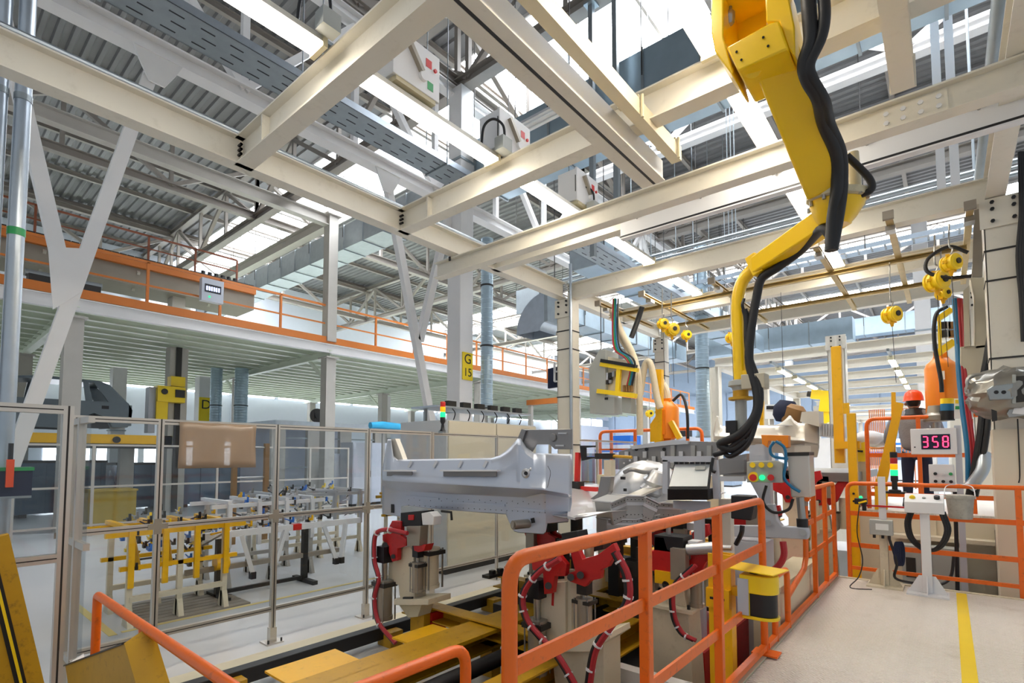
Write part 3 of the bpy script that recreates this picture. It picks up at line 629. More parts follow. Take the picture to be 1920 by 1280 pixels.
for pil in ([(.1, .93), (.6, .93), (.98, 1.52), (.62, 1.5)], [(1.0, .93), (1.16, .93), (1.24, 1.53), (1.12, 1.53)], [(2.2, .92), (2.38, .92), (2.3, 1.53), (2.16, 1.53)], [(3.75, .9), (3.9, .9), (2.95, 1.5), (2.8, 1.5)]):
    for xx in (cx0 + .06, cx1 - .14): part(car, 'pillar', 'car_primer', M().prism([p + V((xx, 0, 0)) for p in yz(pil)], (.08, 0, 0)))
for (a, b, r) in ((.7, .72, .09), (.3, .4, .07)): part(car, 'opening', 'black', M().box(cx1 - .005, cx1 + .003, cy - a - r, cy - a + r, 2.72 + b, 2.72 + b + .1))
part(car, 'wheel_arch', 'black', M().prism([p + V((cx1 - .07, 0, 0)) for p in yz([(1.27, .12), (1.2, .4), (.95, .56), (.66, .4), (.55, .12)])], (.02, 0, 0)))
li = T('car_lift', 'yellow lift frame with mast carrying the grey car body', 'lift', (-22.5, 6, 0))
part(li, 'beam', 'yellow', M().box(-19.9, -19.6, .5, 5.9, 2.38, 2.66)); part(li, 'beam', 'yellow', M().box(-21.7, -21.4, .5, 5.9, 2.38, 2.66)); part(li, 'cross_member', 'yellow', M().box(-21.7, -19.6, 5.6, 5.9, 2.38, 2.66))
part(li, 'underframe', 'dark_steel', M().box(-21.6, -19.7, .4, 6.0, 2.25, 2.38)); part(li, 'bearing', 'dark_steel', M().cyl((-19.62, 4.4, 2.5), (-19.55, 4.4, 2.5), .1, 14))
q = P(315, 800, x=-21.6); part(li, 'mast', 'grey_steel', M().box(q.x - .25, q.x + .25, q.y - .08, q.y + .5, 0, 5.95)); part(li, 'rail', 'dark_steel', M().box(q.x + .25, q.x + .3, q.y + .1, q.y + .28, 0, 5.95))
part(li, 'hoist_unit', 'yellow_bright', M().box(q.x + .2, q.x + .7, q.y - .55, q.y + .3, 3.9, 4.45).box(q.x + .2, q.x + .6, q.y - .55, q.y - .2, 3.1, 3.9).box(q.x + .1, q.x + .5, q.y - .1, q.y + .35, 4.5, 4.85)); part(li, 'motor', 'dark_steel', M().box(q.x + .7, q.x + .74, q.y - .02, q.y + .28, 4.08, 4.35)); part(li, 'wheel', 'dark_steel', M().cyl((q.x + .7, q.y - .35, 4.25), (q.x + .74, q.y - .35, 4.25), .1, 14)); part(li, 'cover', 'machine_grey', M().box(q.x + .1, q.x + .5, q.y - .75, q.y - .55, 2.8, 4.4))
part(li, 'bogie', 'grey_steel', M().box(-21.6, -21.3, 4.9, 5.3, 0, 2.25).box(-21.6, -21.3, 1.2, 1.6, 0, 2.25))

# ---- machines and containers far behind the fence
for i, (yc, wy, h, l) in enumerate(((1.5, 1.6, 1.9, 'dark blue container beside the galvanised pipes'), (3.7, 2.3, 1.85, 'dark blue container behind the yellow crate'), (6.0, 1.7, 1.75, 'dark blue container right of the yellow crate'), (8.3, 2.2, 1.6, 'dark blue container behind the brown film sheet'))):
    q = V((-23.6, yc, 0)); t = T('parts_container', l, 'container', q, 'dark blue containers under the lift')
    part(t, 'box', 'blue_dark', M().box(q.x - .8, q.x + .8, q.y - wy / 2, q.y + wy / 2, .12, h)); m = M()
    for k in range(4): part(t, 'rib', 'blue_dark', M().box(q.x + .8, q.x + .84, q.y - wy / 2 + k * wy / 3.2, q.y - wy / 2 + k * wy / 3.2 + .06, .12, h))
    part(t, 'rim', 'dark_steel', M().box(q.x - .84, q.x + .86, q.y - wy / 2 - .03, q.y + wy / 2 + .03, h - .08, h)); part(t, 'feet', 'black', M().box(q.x - .7, q.x + .7, q.y - wy / 2 + .1, q.y - wy / 2 + .3, 0, .12).box(q.x - .7, q.x + .7, q.y + wy / 2 - .3, q.y + wy / 2 - .1, 0, .12))
q = P(205, 985, z=0); t = T('crate', 'yellow ochre crate on the floor behind the fence', 'crate', q)
part(t, 'box', 'carton', M().box(q.x - .5, q.x + .5, q.y - .5, q.y + .5, .1, 1.0)); part(t, 'lid', 'carton', M().box(q.x - .53, q.x + .53, q.y - .53, q.y + .53, 1.0, 1.05)); part(t, 'runner', 'wood', M().box(q.x - .5, q.x + .5, q.y - .45, q.y - .3, 0, .1).box(q.x - .5, q.x + .5, q.y + .3, q.y + .45, 0, .1))
# second profile fence, far
f2 = T('safety_fence', 'distant clear panel fence in front of the dark containers', 'fence', (-16.5, 6, 0))
for i in range(7):
    y = 1.8 + i * 1.45; part(f2, 'post', 'alu', M().box(-16.53, -16.47, y - .03, y + .03, 0, 2.3)); 
    if i < 6:
        for z in (.25, 1.2, 2.25): part(f2, 'rail', 'alu', M().box(-16.52, -16.48, y + .03, y + 1.42, z, z + .05))
        part(f2, 'pane', 'glass', M().box(-16.503, -16.497, y + .04, y + 1.41, .3, 2.25))
# booth, cabinets, fan, tarp
bo = T('office_booth', 'glazed steel booth with a flat canopy and blue panel', 'booth', (-21, 12, 0))
part(bo, 'canopy', 'galv', M().box(-24, -20.2, 9.6, 15.2, 3.25, 3.42)); 
for y in (9.8, 11.3, 12.8, 14.6): part(bo, 'post', 'grey_steel', M().box(-20.5, -20.3, y - .28, y + .28, 0, 3.25))
for z in (.75, 1.5, 2.7): part(bo, 'rail', 'galv_dull', M().box(-20.4, -20.35, 9.8, 14.6, z, z + .06))
part(bo, 'back_wall', 'wallp', M().box(-24, -23.9, 9.6, 15.2, 0, 3.25)); part(bo, 'blue_panel', 'blue', M().box(-21.2, -21.1, 11.6, 12.0, .7, 2.0), label='bright blue vertical panel')
q = P(592, 783, x=-21); t = T('desk_fan', 'dark desk fan standing on the booth canopy', 'fan', (q.x, q.y, 3.42)); part(t, 'base', 'black', M().lathe((q.x, q.y, 3.42), [(.18, 0), (.18, .04), (.03, .06), (.03, .3)], 14)); part(t, 'cage', 'dark_steel', M().lathe((q.x + .1, q.y, 3.75), [(.3, 0), (.31, .03), (.3, .06)], 20, (1, -.3, 0)).lathe((q.x + .12, q.y, 3.75), [(.1, -.1), (.12, .1)], 12, (1, -.3, 0)))
m = M()
for k in range(3): a = k * 2.1; m.bc((q.x + .12, q.y + .14 * math.cos(a), 3.75 + .14 * math.sin(a)), .02, .12, .16)
part(t, 'blades', 'dark_steel', m)
def cabinet(px, py, w, h, dep, label, mt='machine_grey', doors=1, dz=0.):
    q = P(px, py, z=0); t = T('steel_cabinet', label, 'cabinet', q, 'grey cabinets behind the fence'); part(t, 'body', mt, M().box(q.x - dep, q.x, q.y, q.y + w, .1, h), bevel=.01); part(t, 'plinth', 'dark_steel', M().box(q.x - dep + .03, q.x - .03, q.y + .03, q.y + w - .03, 0, .1))
    for k in range(doors):
        d = part(t, 'door', mt, M().box(q.x, q.x + .02, q.y + .03 + k * w / doors, q.y + (k + 1) * w / doors - .03, .15, h - .05)); part(d, 'handle', 'black', M().box(q.x + .02, q.x + .05, q.y + (k + .85) * w / doors, q.y + (k + .9) * w / doors, h * .45, h * .55))
cabinet(624, 948, .85, 2.1, .8, 'short grey cabinet behind the mezzanine column'); cabinet(660, 950, .9, 2.55, .9, 'tall grey cabinet right of the mezzanine column', doors=1); cabinet(694, 946, 1.8, 2.55, .9, 'wide pale cabinet under the blue tarp', 'wallp', 2)
q = P(728, 799, x=-17.2); t = T('tarp_roll', 'rolled blue tarpaulin on a shelf above the cabinets', 'tarpaulin', (q.x, q.y, 0)); part(t, 'tarp', 'blue_tarp', M().tube([(q.x, q.y - .85, q.z), (q.x, q.y - .3, q.z + .03), (q.x, q.y + .4, q.z), (q.x, q.y + .9, q.z)], [.13, .16, .15, .12], 10)); part(t, 'shelf', 'galv', M().box(q.x - .5, q.x + .1, q.y - .9, q.y + .9, q.z - .2, q.z - .12)); part(t, 'post', 'grey_steel', M().box(q.x - .3, q.x - .2, q.y - .1, q.y, 0, q.z - .2))
t = T('pipe_rack', 'brown pipe stand with rungs behind the brown film sheet', 'stand', (-12.5, 6, 0))
for px in (437, 497):
    q = P(px, 960, x=-12.5); part(t, 'post', 'wood_box', M().box(q.x - .05, q.x + .05, q.y - .05, q.y + .05, 0, 2.3)); 
a, b = P(437, 900, x=-12.5), P(497, 900, x=-12.5)
for z in (.5, 1.0, 1.5, 2.2): part(t, 'rung', 'steel', M().cyl((a.x, a.y, z), (b.x, b.y, z), .02, 8))
# lower lit windows in the far wall
wn = T('window_5', None, None, (-36, 10, 1), kind='structure')
for i in range(10): part(wn, 'pane', 'window_lit', M().box(-36.0, -35.97, 5 + i * 2.2, 6.9 + i * 2.2, 1.4, 2.9)); part(wn, 'frame_bar', 'white', M().box(-35.99, -35.94, 6.9 + i * 2.2, 7.2 + i * 2.2, 1.3, 3.0))

# ---- jig racks on the floor behind the fence
rnd = random.Random(3)
def clampset(t, pts, cols, s=.04):
    for i, p in enumerate(pts):
        mt = cols[i % len(cols)]; p = vv(p); m = M().bc(p, s * 1.6, s, s).bc(p + V((s, 0, s * .9)), s * .6, s * .6, s * 1.6).cyl(p + V((-s, 0, 0)), p + V((-s * 3.4, s * rnd.uniform(-1.5, 1.5), s * rnd.uniform(-1.5, 1.2))), s * .22, 6)
        part(t, 'clamp', mt, m)
def jigrack(label, x, y0, y1, fr, clamps, zt=1.12, leg='pedestal', dx=.85):
    t = T('jig_rack', label, 'jig', (x, (y0 + y1) / 2, 0), 'fixture racks behind the fence')
    for y in (y0, (y0 + y1) / 2, y1):
        for xx in (x, x - dx): l = part(t, 'leg', leg, M().box(xx - .03, xx + .03, y - .03, y + .03, 0, zt - .15)); part(l, 'foot', leg, M().prism([V((xx - .12, y - .03, 0)), V((xx + .12, y - .03, 0)), V((xx + .04, y - .03, .22)), V((xx - .04, y - .03, .22))], (0, .06, 0)))
    for xx in (x, x - dx): part(t, 'base_rail', leg, M().box(xx - .04, xx + .04, y0, y1, .28, .34)); part(t, 'frame_rail', fr, M().box(xx - .03, xx + .03, y0 - .25, y1 + .25, zt - .15, zt - .09)); part(t, 'frame_rail', fr, M().box(xx - .03, xx + .03, y0 - .1, y1 + .15, zt - .55, zt - .5))
    for i in range(4):
        y = y0 + (y1 - y0) * i / 3; part(t, 'frame_bar', fr, M().box(x - dx - .2, x + .05, y - .03, y + .03, zt - .09, zt - .04)); part(t, 'frame_post', fr, M().box(x + .02, x + .07, y - .03, y + .03, zt - .75, zt - .09)); part(t, 'frame_brace', fr, M().bar((x + .04, y, zt - .12), (x - dx * .5, y + .2, zt - .62), .05))
    for k in range(12):
        p = V((x - rnd.random() * dx, y0 + (y1 - y0) * rnd.random(), zt - rnd.uniform(.1, .6))); part(t, 'rod', ('dark_steel', fr, 'steel')[k % 3], M().cyl(p, p + V((rnd.uniform(-.3, .3), rnd.uniform(-.3, .3), rnd.uniform(-.15, .2))), .014, 6))
    n = clamps[0]; clampset(t, [(x - rnd.random() * dx, y0 + (y1 - y0) * rnd.random(), zt + rnd.uniform(-.62, .08)) for _ in range(n)], clamps[1])
    return t
jigrack('yellow framed jig rack with many clamps on cream legs', -7.45, 1.85, 2.9, 'yellow', (64, ['black', 'dark_steel', 'yellow_bright', 'black', 'steel', 'blue']), 1.2)
jigrack('steel grey jig rack with white bars, behind the fence', -8.5, 3.35, 4.7, 'white', (64, ['steel', 'black', 'blue', 'silver', 'dark_steel', 'steel', 'yellow']), 1.35, 'grey_steel')
jigrack('farther pale jig rack with blue and yellow clamps', -9.6, 4.6, 6.4, 'silver', (55, ['steel', 'blue', 'black', 'yellow_bright', 'white', 'dark_steel']), 1.35, 'pedestal')
jigrack('yellow and white jig rack near the cream control cabinet', -8.5, 6.9, 7.6, 'yellow_dirty', (34, ['yellow', 'black', 'white', 'steel']), 1.25)
sw = T('swing_fixture', 'long white welded fixture frame on a dark floor stand', 'fixture', (-7.95, 3.7, 0), None)
for y in (3.02, 4.3): part(sw, 'stand_post', 'dark_steel', M().box(-7.99, -7.91, y - .04, y + .04, 0, .85)); part(sw, 'stand_foot', 'dark_steel', M().box(-8.25, -7.6, y - .04, y + .04, 0, .06))
part(sw, 'stand_rail', 'dark_steel', M().box(-7.98, -7.92, 3.02, 4.3, .05, .1)); part(sw, 'stand_rail', 'brown_steel', M().bar((-7.95, 2.6, .42), (-7.95, 4.9, .42), .07)); part(sw, 'main_bar', 'white', M().bar((-7.95, 2.6, .88), (-7.95, 5.3, .88), .09))
for y, a in ((3.3, .15), (3.95, -.2), (4.6, .2), (5.0, -.1)): part(sw, 'drop_arm', 'white', M().bar((-7.9, y, .85), (-7.85, y + a, .3), .06)); part(sw, 'arm_tip', 'black', M().bc((-7.85, y + a, .26), .09, .07, .1))
part(sw, 'red_tape', 'red_btn', M().bc((-7.95, 4.15, .88), .094, .14, .094), label='red tape wrap'); clampset(sw, [(-7.95, 2.8 + .16 * k, .98) for k in range(13)], ['black', 'steel', 'blue', 'silver', 'yellow', 'dark_steel'])
part(sw, 'roller', 'yellow', M().cyl((-7.9, 2.95, .5), (-7.9, 3.12, .5), .1, 12))
pa = T('floor_plank_bed', 'grey plank platform under the yellow jig rack', 'platform', (-8, 2.5, 0))
for i in range(8): part(pa, 'plank', 'brown_steel', M().box(-8.5 + i * .15, -8.37 + i * .15, 1.9, 3.2, 0, .02))
tp = M().box(-10.2, -7.2, 1.62, 1.7, 0, .003); one('floor_marking', 'tape_far', tp, 'worn yellow floor tape running away from the fence', 'floor marking'); one('floor_marking', 'tape_far', M().box(-7.3, -7.23, 1.75, 8, 0, .003), 'pale yellow floor tape running along the fence', 'floor marking')

# ---- cream control cabinet inside the fence corner
cc = T('control_cabinet', 'tall cream control cabinet with cable entries on top', 'cabinet', (-6.9, 7, 0))
part(cc, 'body', 'cabinet_side', M().box(-7.75, -6.5, 6.02, 8.5, .1, 2.62), bevel=.01); part(cc, 'plinth', 'dark_steel', M().box(-7.7, -6.55, 6.06, 8.46, 0, .1))
for k in range(2): d = part(cc, 'door', 'cabinet', M().box(-6.5, -6.475, 6.05 + k * 1.23, 7.25 + k * 1.23, .14, 2.6)); part(d, 'handle', 'black', M().box(-6.475, -6.45, 7.12 + k * 1.23, 7.16 + k * 1.23, 1.3, 1.5))
part(cc, 'cable_trough', 'galv', M().box(-7.3, -6.62, 5.9, 8.5, 2.84, 2.87)); 
for k in range(6): part(cc, 'connector', 'dark_steel', M().box(-6.75, -6.66, 6.2 + k * .37, 6.4 + k * .37, 2.87, 2.97)); part(cc, 'cable', 'rubber', M().tube(spline([(-6.65, 6.28 + k * .37, 2.85), (-6.62, 6.33 + k * .37, 2.75), (-6.7, 6.36 + k * .37, 2.62)]), .01, 6))
for y in (6.1, 8.4): part(cc, 'stanchion', 'galv_dull', M().box(-7.2, -7.15, y, y + .05, 2.62, 2.84))

# ---- machines far behind the line
def machine(px, py, wx, dy, h, label, mt, top):
    q = P(px, py, z=0); t = T('machine_cabinet', label, 'machine', q, 'machines far behind the line')
    part(t, 'body', mt, M().box(q.x - wx / 2, q.x + wx / 2, q.y, q.y + dy, .1, h)); part(t, 'plinth', 'dark_steel', M().box(q.x - wx / 2 + .05, q.x + wx / 2 - .05, q.y + .05, q.y + dy - .05, 0, .1)); part(t, 'window', 'blue_dark', M().box(q.x - wx * .3, q.x + wx * .3, q.y - .02, q.y, h * .5, h * .8)); part(t, 'door', mt, M().box(q.x + wx / 2, q.x + wx / 2 + .03, q.y + .1, q.y + dy - .1, .2, h - .1)); part(t, 'top_unit', top, M().box(q.x - wx * .2, q.x + wx * .35, q.y + dy * .2, q.y + dy * .7, h, h + .5)); part(t, 'stripe', 'blue', M().box(q.x - wx / 2 - .001, q.x + wx / 2 + .001, q.y - .005, q.y, h * .85, h * .9))
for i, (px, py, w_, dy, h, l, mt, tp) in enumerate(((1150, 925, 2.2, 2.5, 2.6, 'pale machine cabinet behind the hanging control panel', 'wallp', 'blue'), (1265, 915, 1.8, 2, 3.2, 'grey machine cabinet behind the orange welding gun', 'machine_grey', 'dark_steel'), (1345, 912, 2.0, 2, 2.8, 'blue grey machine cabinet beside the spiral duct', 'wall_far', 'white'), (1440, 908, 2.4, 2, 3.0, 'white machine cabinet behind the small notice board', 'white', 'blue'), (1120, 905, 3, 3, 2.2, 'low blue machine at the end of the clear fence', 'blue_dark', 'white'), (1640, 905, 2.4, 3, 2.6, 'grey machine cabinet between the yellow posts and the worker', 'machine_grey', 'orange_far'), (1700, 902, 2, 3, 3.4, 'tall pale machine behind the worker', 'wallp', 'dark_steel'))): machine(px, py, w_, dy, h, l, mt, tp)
hb_ = T('hoist_beam', 'orange hoist beam under the far end of the mezzanine', 'beam', (-14, 24, 4)); a, b = P(990, 755, y=24), P(1075, 765, y=24); part(hb_, 'beam', 'orange_far', M().bar(a, V((b.x, 24, a.z)), .3, .3)); 
for x in (a.x + .2, b.x - .2): part(hb_, 'leg', 'grey_steel', M().box(x - .12, x + .12, 23.9, 24.1, 0, a.z - .15))
# ================================================================ clear panel safety fence
FX = -5.64
def aprof(m, p0, p1, w=.05): return m.bar(p0, p1, w, w)
def fence(label, x, ys, zt, zs, glass=True, foot=True, w=.05):
    t = T('safety_fence', label, 'fence', (x, (ys[0] + ys[-1]) / 2, 0), 'aluminium safety fence')
    for y in ys:
        p = part(t, 'post', 'alu', M().box(x - w / 2, x + w / 2, y - w / 2, y - .006, .1 if foot else .05, zt).box(x - w / 2, x + w / 2, y + .006, y + w / 2, .1 if foot else .05, zt).box(x - w / 2, x + w / 2 - .008, y - .006, y + .006, .1, zt))
        part(p, 'slot', 'alu_dark', M().box(x + w / 2 - .008, x + w / 2 - .004, y - .006, y + .006, .1, zt))
        if foot: f = part(p, 'base_plate', 'alu', M().box(x - .09, x + .09, y - .09, y + .09, 0, .014).box(x - .035, x + .035, y - .035, y + .035, .014, .16)); part(f, 'bolt_group', 'dark_steel', M().cyl((x + .07, y - .07, .014), (x + .07, y - .07, .05), .01, 6).cyl((x + .07, y + .07, .014), (x + .07, y + .07, .05), .01, 6))
        for z in zs[1:-1]: part(p, 'bracket', 'brown_steel', M().box(x + w / 2, x + w / 2 + .006, y - .03, y + .03, z - .07, z + .07).box(x + w / 2, x + w / 2 + .0075, y - .08, y + .08, z - .025, z + .025))
    for a, b in zip(ys, ys[1:]):
        for z in zs: r = part(t, 'rail', 'alu', M().box(x - w / 2, x + w / 2, a + w / 2, b - w / 2, z - w / 2, z + w / 2)); part(r, 'slot', 'alu_dark', M().box(x + w / 2 - .001, x + w / 2 + .001, a + w / 2, b - w / 2, z - .004, z + .004))
        for k in range(len(zs) - 1):
            if glass: part(t, 'pane', 'glass', M().box(x - .003, x + .003, a + w / 2, b - w / 2, zs[k] + w / 2, zs[k + 1] - w / 2))
    return t
fn = fence('clear panel fence on aluminium posts beside the conveyor', FX, [.95, 1.6, 2.7, 3.87, 4.92], 2.345, (.36, 1.35, 2.32))
fence('clear panel fence continuing in front of the cream control cabinet', FX - .06, [5.0, 6.4, 7.9, 9.6, 11.4], 2.345, (.36, 1.35, 2.32), w=.04)
fence('nearer clear sliding gate in front of the fence corner', -4.86, [-.4, .8], 2.36, (1.28, 2.33), foot=True, w=.06)
ff = T('safety_fence', 'short clear fence return joining the gate to the fence', 'fence', (-5.3, .9, 0), 'aluminium safety fence')
for x in (-5.2, -5.45): part(ff, 'post', 'alu', M().box(x - .025, x + .025, .92, .97, 0, 2.3))
for z in (.4, 1.3, 2.25): part(ff, 'rail', 'alu', M().box(-5.45, -4.9, .925, .965, z, z + .05))
part(ff, 'pane', 'glass', M().box(-5.43, -4.92, .942, .948, .45, 2.25))
a, b = P(336, 797, x=FX + .035), P(480, 797, x=FX + .035); z0 = P(400, 877, x=FX + .035).z
m = M(); rows = []
for j in range(7): rows.append([V((FX + .045 + .012 * math.sin(i * 1.1 + j * .8), a.y + (b.y - a.y) * i / 14, b.z + (z0 - b.z) * j / 6)) for i in range(15)])
one('film_sheet', 'film_t', m.grid(rows), 'brown plastic film sheet hung on the clear fence', 'film', solid=.002)
# flat white arcs standing in for reflections on the clear panels; unused
def arc(parent, cy_, cz, r0, r1, a0, a1, x):
    m = M(); rows = [[V((x, cy_ + r * math.cos(R(a0 + (a1 - a0) * i / 16)), cz + r * math.sin(R(a0 + (a1 - a0) * i / 16)))) for i in range(17)] for r in (r0, r1)]
    part(parent, 'reflection_arc', 'paper', m.grid(rows), solid=.001)
q = P(95, 800, x=-4.83); 
# tower light on the fence
q = V((FX + .05, 5.1, 2.36)); t = T('signal_tower', 'red amber green signal tower on the fence top rail', 'signal light', q)
part(t, 'stem', 'black', M().lathe(q, [(.05, 0), (.03, .03), (.02, .1), (.035, .13)], 12))
for k, mt in enumerate(('black', 'led_green', 'lamp_amber', 'red_btn')): part(t, 'lens', mt, M().lathe(q + V((0, 0, .13 + .075 * k)), [(.035, 0), (.038, .01), (.038, .065), (.035, .072)], 14))
part(t, 'bracket', 'galv_dull', M().box(q.x - .06, q.x + .03, q.y - .03, q.y + .03, 2.33, 2.365))
# meter case with red torch hanging on the pipe, far left
q = P(14, 895, x=-6.35); t = T('tool_case', 'dark blue tool case with green lid and red grip', 'case', q); part(t, 'case', 'navy', M().box(q.x - .12, q.x + .1, q.y - .2, q.y + .15, q.z - .16, q.z + .06)); part(t, 'lid', 'green', M().box(q.x - .13, q.x + .11, q.y - .21, q.y + .16, q.z + .06, q.z + .09)); part(t, 'grip', 'hat', M().bar((q.x + .12, q.y, q.z - .08), (q.x + .12, q.y, q.z + .16), .05)); part(t, 'tip', 'black', M().cyl((q.x + .12, q.y, q.z + .16), (q.x + .12, q.y, q.z + .3), .018, 8)); part(t, 'shelf', 'galv_dull', M().box(-6.55, q.x + .1, q.y - .2, q.y + .15, q.z - .18, q.z - .16))
# ================================================================ platform
PX0, PY1, PZ = -1.14, 7.62, .5
pl = T('floor_platform', None, None, (0, 4, 0), kind='structure')
part(pl, 'platform_base', 'kerb', M().box(PX0 + .03, 2.4, -1.5, PY1 - .02, 0, PZ - .012))
for i in range(8):
    for j in range(3):
        part(pl, 'floor_plate', 'plate', M().box(PX0 + .06 + j * 1.18, PX0 + .055 + (j + 1) * 1.18 - .003, -1.45 + i * 1.134, -1.45 + (i + 1) * 1.134 - .004, PZ - .012, PZ))
part(pl, 'edge_angle', 'kerb', M().box(PX0, PX0 + .055, -1.5, PY1, PZ - .08, PZ + .012).box(PX0, 2.4, PY1 - .02, PY1 + .03, PZ - .08, PZ + .012))
a, b = P(1797, 1108, z=PZ), P(1800, 1280, z=PZ)
one('floor_marking', 'yellow_tape', M().box(.02, .105, 1.0, PY1 - .05, PZ + .0005, PZ + .0025), 'bright yellow tape line on the checker plate platform', 'floor marking')

# ================================================================ conveyor
cv = T('conveyor', 'yellow steel transfer conveyor with black guide rail', 'conveyor', (-3.3, 5, 0))
part(cv, 'guide_rail', 'black', M().box(-4.74, -4.62, -1, 14, .07, .2), bevel=.006)
for i in range(9): part(cv, 'rail_support', 'yellow_dirty', M().box(-4.72, -4.5, .2 + i * 1.6, .36 + i * 1.6, 0, .07).box(-4.62, -4.5, .2 + i * 1.6, .36 + i * 1.6, .07, .16))
for x in (-3.39, -2.42): part(cv, 'main_beam', 'yellow_dirty', M().chan((x + .1, -1, .38), (x + .1, 13.8, .38), .2, .24, .02), bevel=.004)
part(cv, 'cover_strip', 'yellow_dirty', M().box(-3.2, -3.05, 1.9, 13.8, .47, .5)); part(cv, 'drive_tube', 'black', M().cyl((-2.85, -1, .36), (-2.85, 13.6, .36), .06, 12)); part(cv, 'drive_tube', 'black', M().box(-2.72, -2.55, -1, 13.6, .2, .3))
for i in range(8):
    y = 2.1 + i * 1.45; part(cv, 'leg', 'yellow_dirty', M().box(-3.36, -3.22, y, y + .12, 0, .28)); part(cv, 'leg', 'yellow_dirty', M().box(-2.4, -2.26, y, y + .12, 0, .28))
for y in (3.5, 4.9, 6.3, 7.8, 9.4): c = part(cv, 'cross_beam', 'yellow_dirty', M().chan((-4.35, y, .46), (-1.95, y, .46), .16, .14, .014)); part(c, 'bolt_group', 'black', M().bc((-4.2, y, .55), .12, .1, .05).bc((-2.2, y, .55), .12, .1, .05))
q0, q1 = P(560, 1262, z=.5), P(650, 1226, z=.5)
part(cv, 'deck_flap', 'yellow', M().box(-3.75, -3.42, 1.75, 2.3, .47, .485)); part(cv, 'deck_flap', 'yellow', M().box(-3.62, -3.42, 2.75, 3.2, .47, .485)); part(cv, 'deck_flap', 'yellow_dirty', M().box(-4.45, -4.2, 1.35, 1.75, .1, .12))
m = M()
for k in range(26): m.box(-3.0 + .02 * (k % 2), -2.94, 3.7 + k * .3, 3.85 + k * .3, .3, .5)
part(cv, 'chain_links', 'dark_steel', m, kind='stuff')
part(cv, 'red_stop', 'red', M().box(-3.95, -3.88, 3.42, 3.6, .2, .48).prism([V((-3.95, 3.42, .2)), V((-3.7, 3.42, .2)), V((-3.95, 3.42, .34))], (0, .1, 0))); part(cv, 'bearing_block', 'black', M().bc((-3.35, 4.35, .55), .2, .2, .16).bc((-3.35, 4.35, .68), .12, .14, .1).bc((-3.6, 4.2, .4), .2, .2, .12))
part(cv, 'sensor_bar', 'dark_steel', M().bc((-3.62, 4.15, .78), .1, .5, .03).bc((-3.62, 4.0, .81), .05, .05, .04).bc((-3.62, 4.12, .81), .05, .05, .04).bc((-3.62, 4.24, .81), .05, .05, .04).box(-3.66, -3.58, 4.3, 4.38, .2, .78))
part(cv, 'base_frame', 'red', M().box(-2.1, -1.55, 4.25, 9, .02, .42), label='dark red base frame')
one('floor_shade_sheet', 'dark_steel', M().box(-3.18, -1.2, -1, 13, -.02, .003), kind='structure')  # dark sheet added under the conveyor; its colour stands in for shade there
one('floor_channel_cover', 'kerb', M().box(-1.5, -1.2, -.5, 3.7, 0, .06).box(-1.48, -1.22, -.4, 3.6, .06, .09), 'cream floor duct cover along the platform foot', 'cover')

# ================================================================ clamp units
def cylinder(parent, c, r, h, rod, n='air_cylinder', mt='cyl', ax=V((0, 0, 1))):
    c = vv(c); o = part(parent, n, mt, M().lathe(c, [(r * 1.12, 0), (r * 1.12, h * .1), (r, h * .1), (r, h * .85), (r * 1.15, h * .85), (r * 1.15, h), (r * .5, h)], 16, ax))
    part(o, 'rod', 'steel', M().cyl(c + ax * h, c + ax * (h + rod), r * .38, 10)); part(o, 'clevis', 'black', M().bc(c + ax * (h + rod), r * 1.3, r * 1.3, r * 1.6)); part(o, 'cap', 'dark_steel', M().bc(c + ax * (h * .93), r * 2.7, r * 2.2, h * .1)); return o
def hose(parent, pts, mts=('rubber', 'red_hose'), r=.016, ties=6):
    sp = spline(pts, 8)
    for k, mt in enumerate(mts): part(parent, 'hose', mt, M().tube([p + V((k * r * 1.5, -k * r * .6, k * r * .4)) for p in sp], r, 8))
    n = len(sp)
    for k in range(ties): i = int((k + .7) * n / (ties + .6)); i = min(i, n - 2); d = (sp[i + 1] - sp[i]).normalized(); o = V((r * .75, -r * .3, 0)); part(parent, 'cable_tie', 'white', M().cyl(sp[i] + o - d * .006, sp[i] + o + d * .006, r * 1.75, 8))
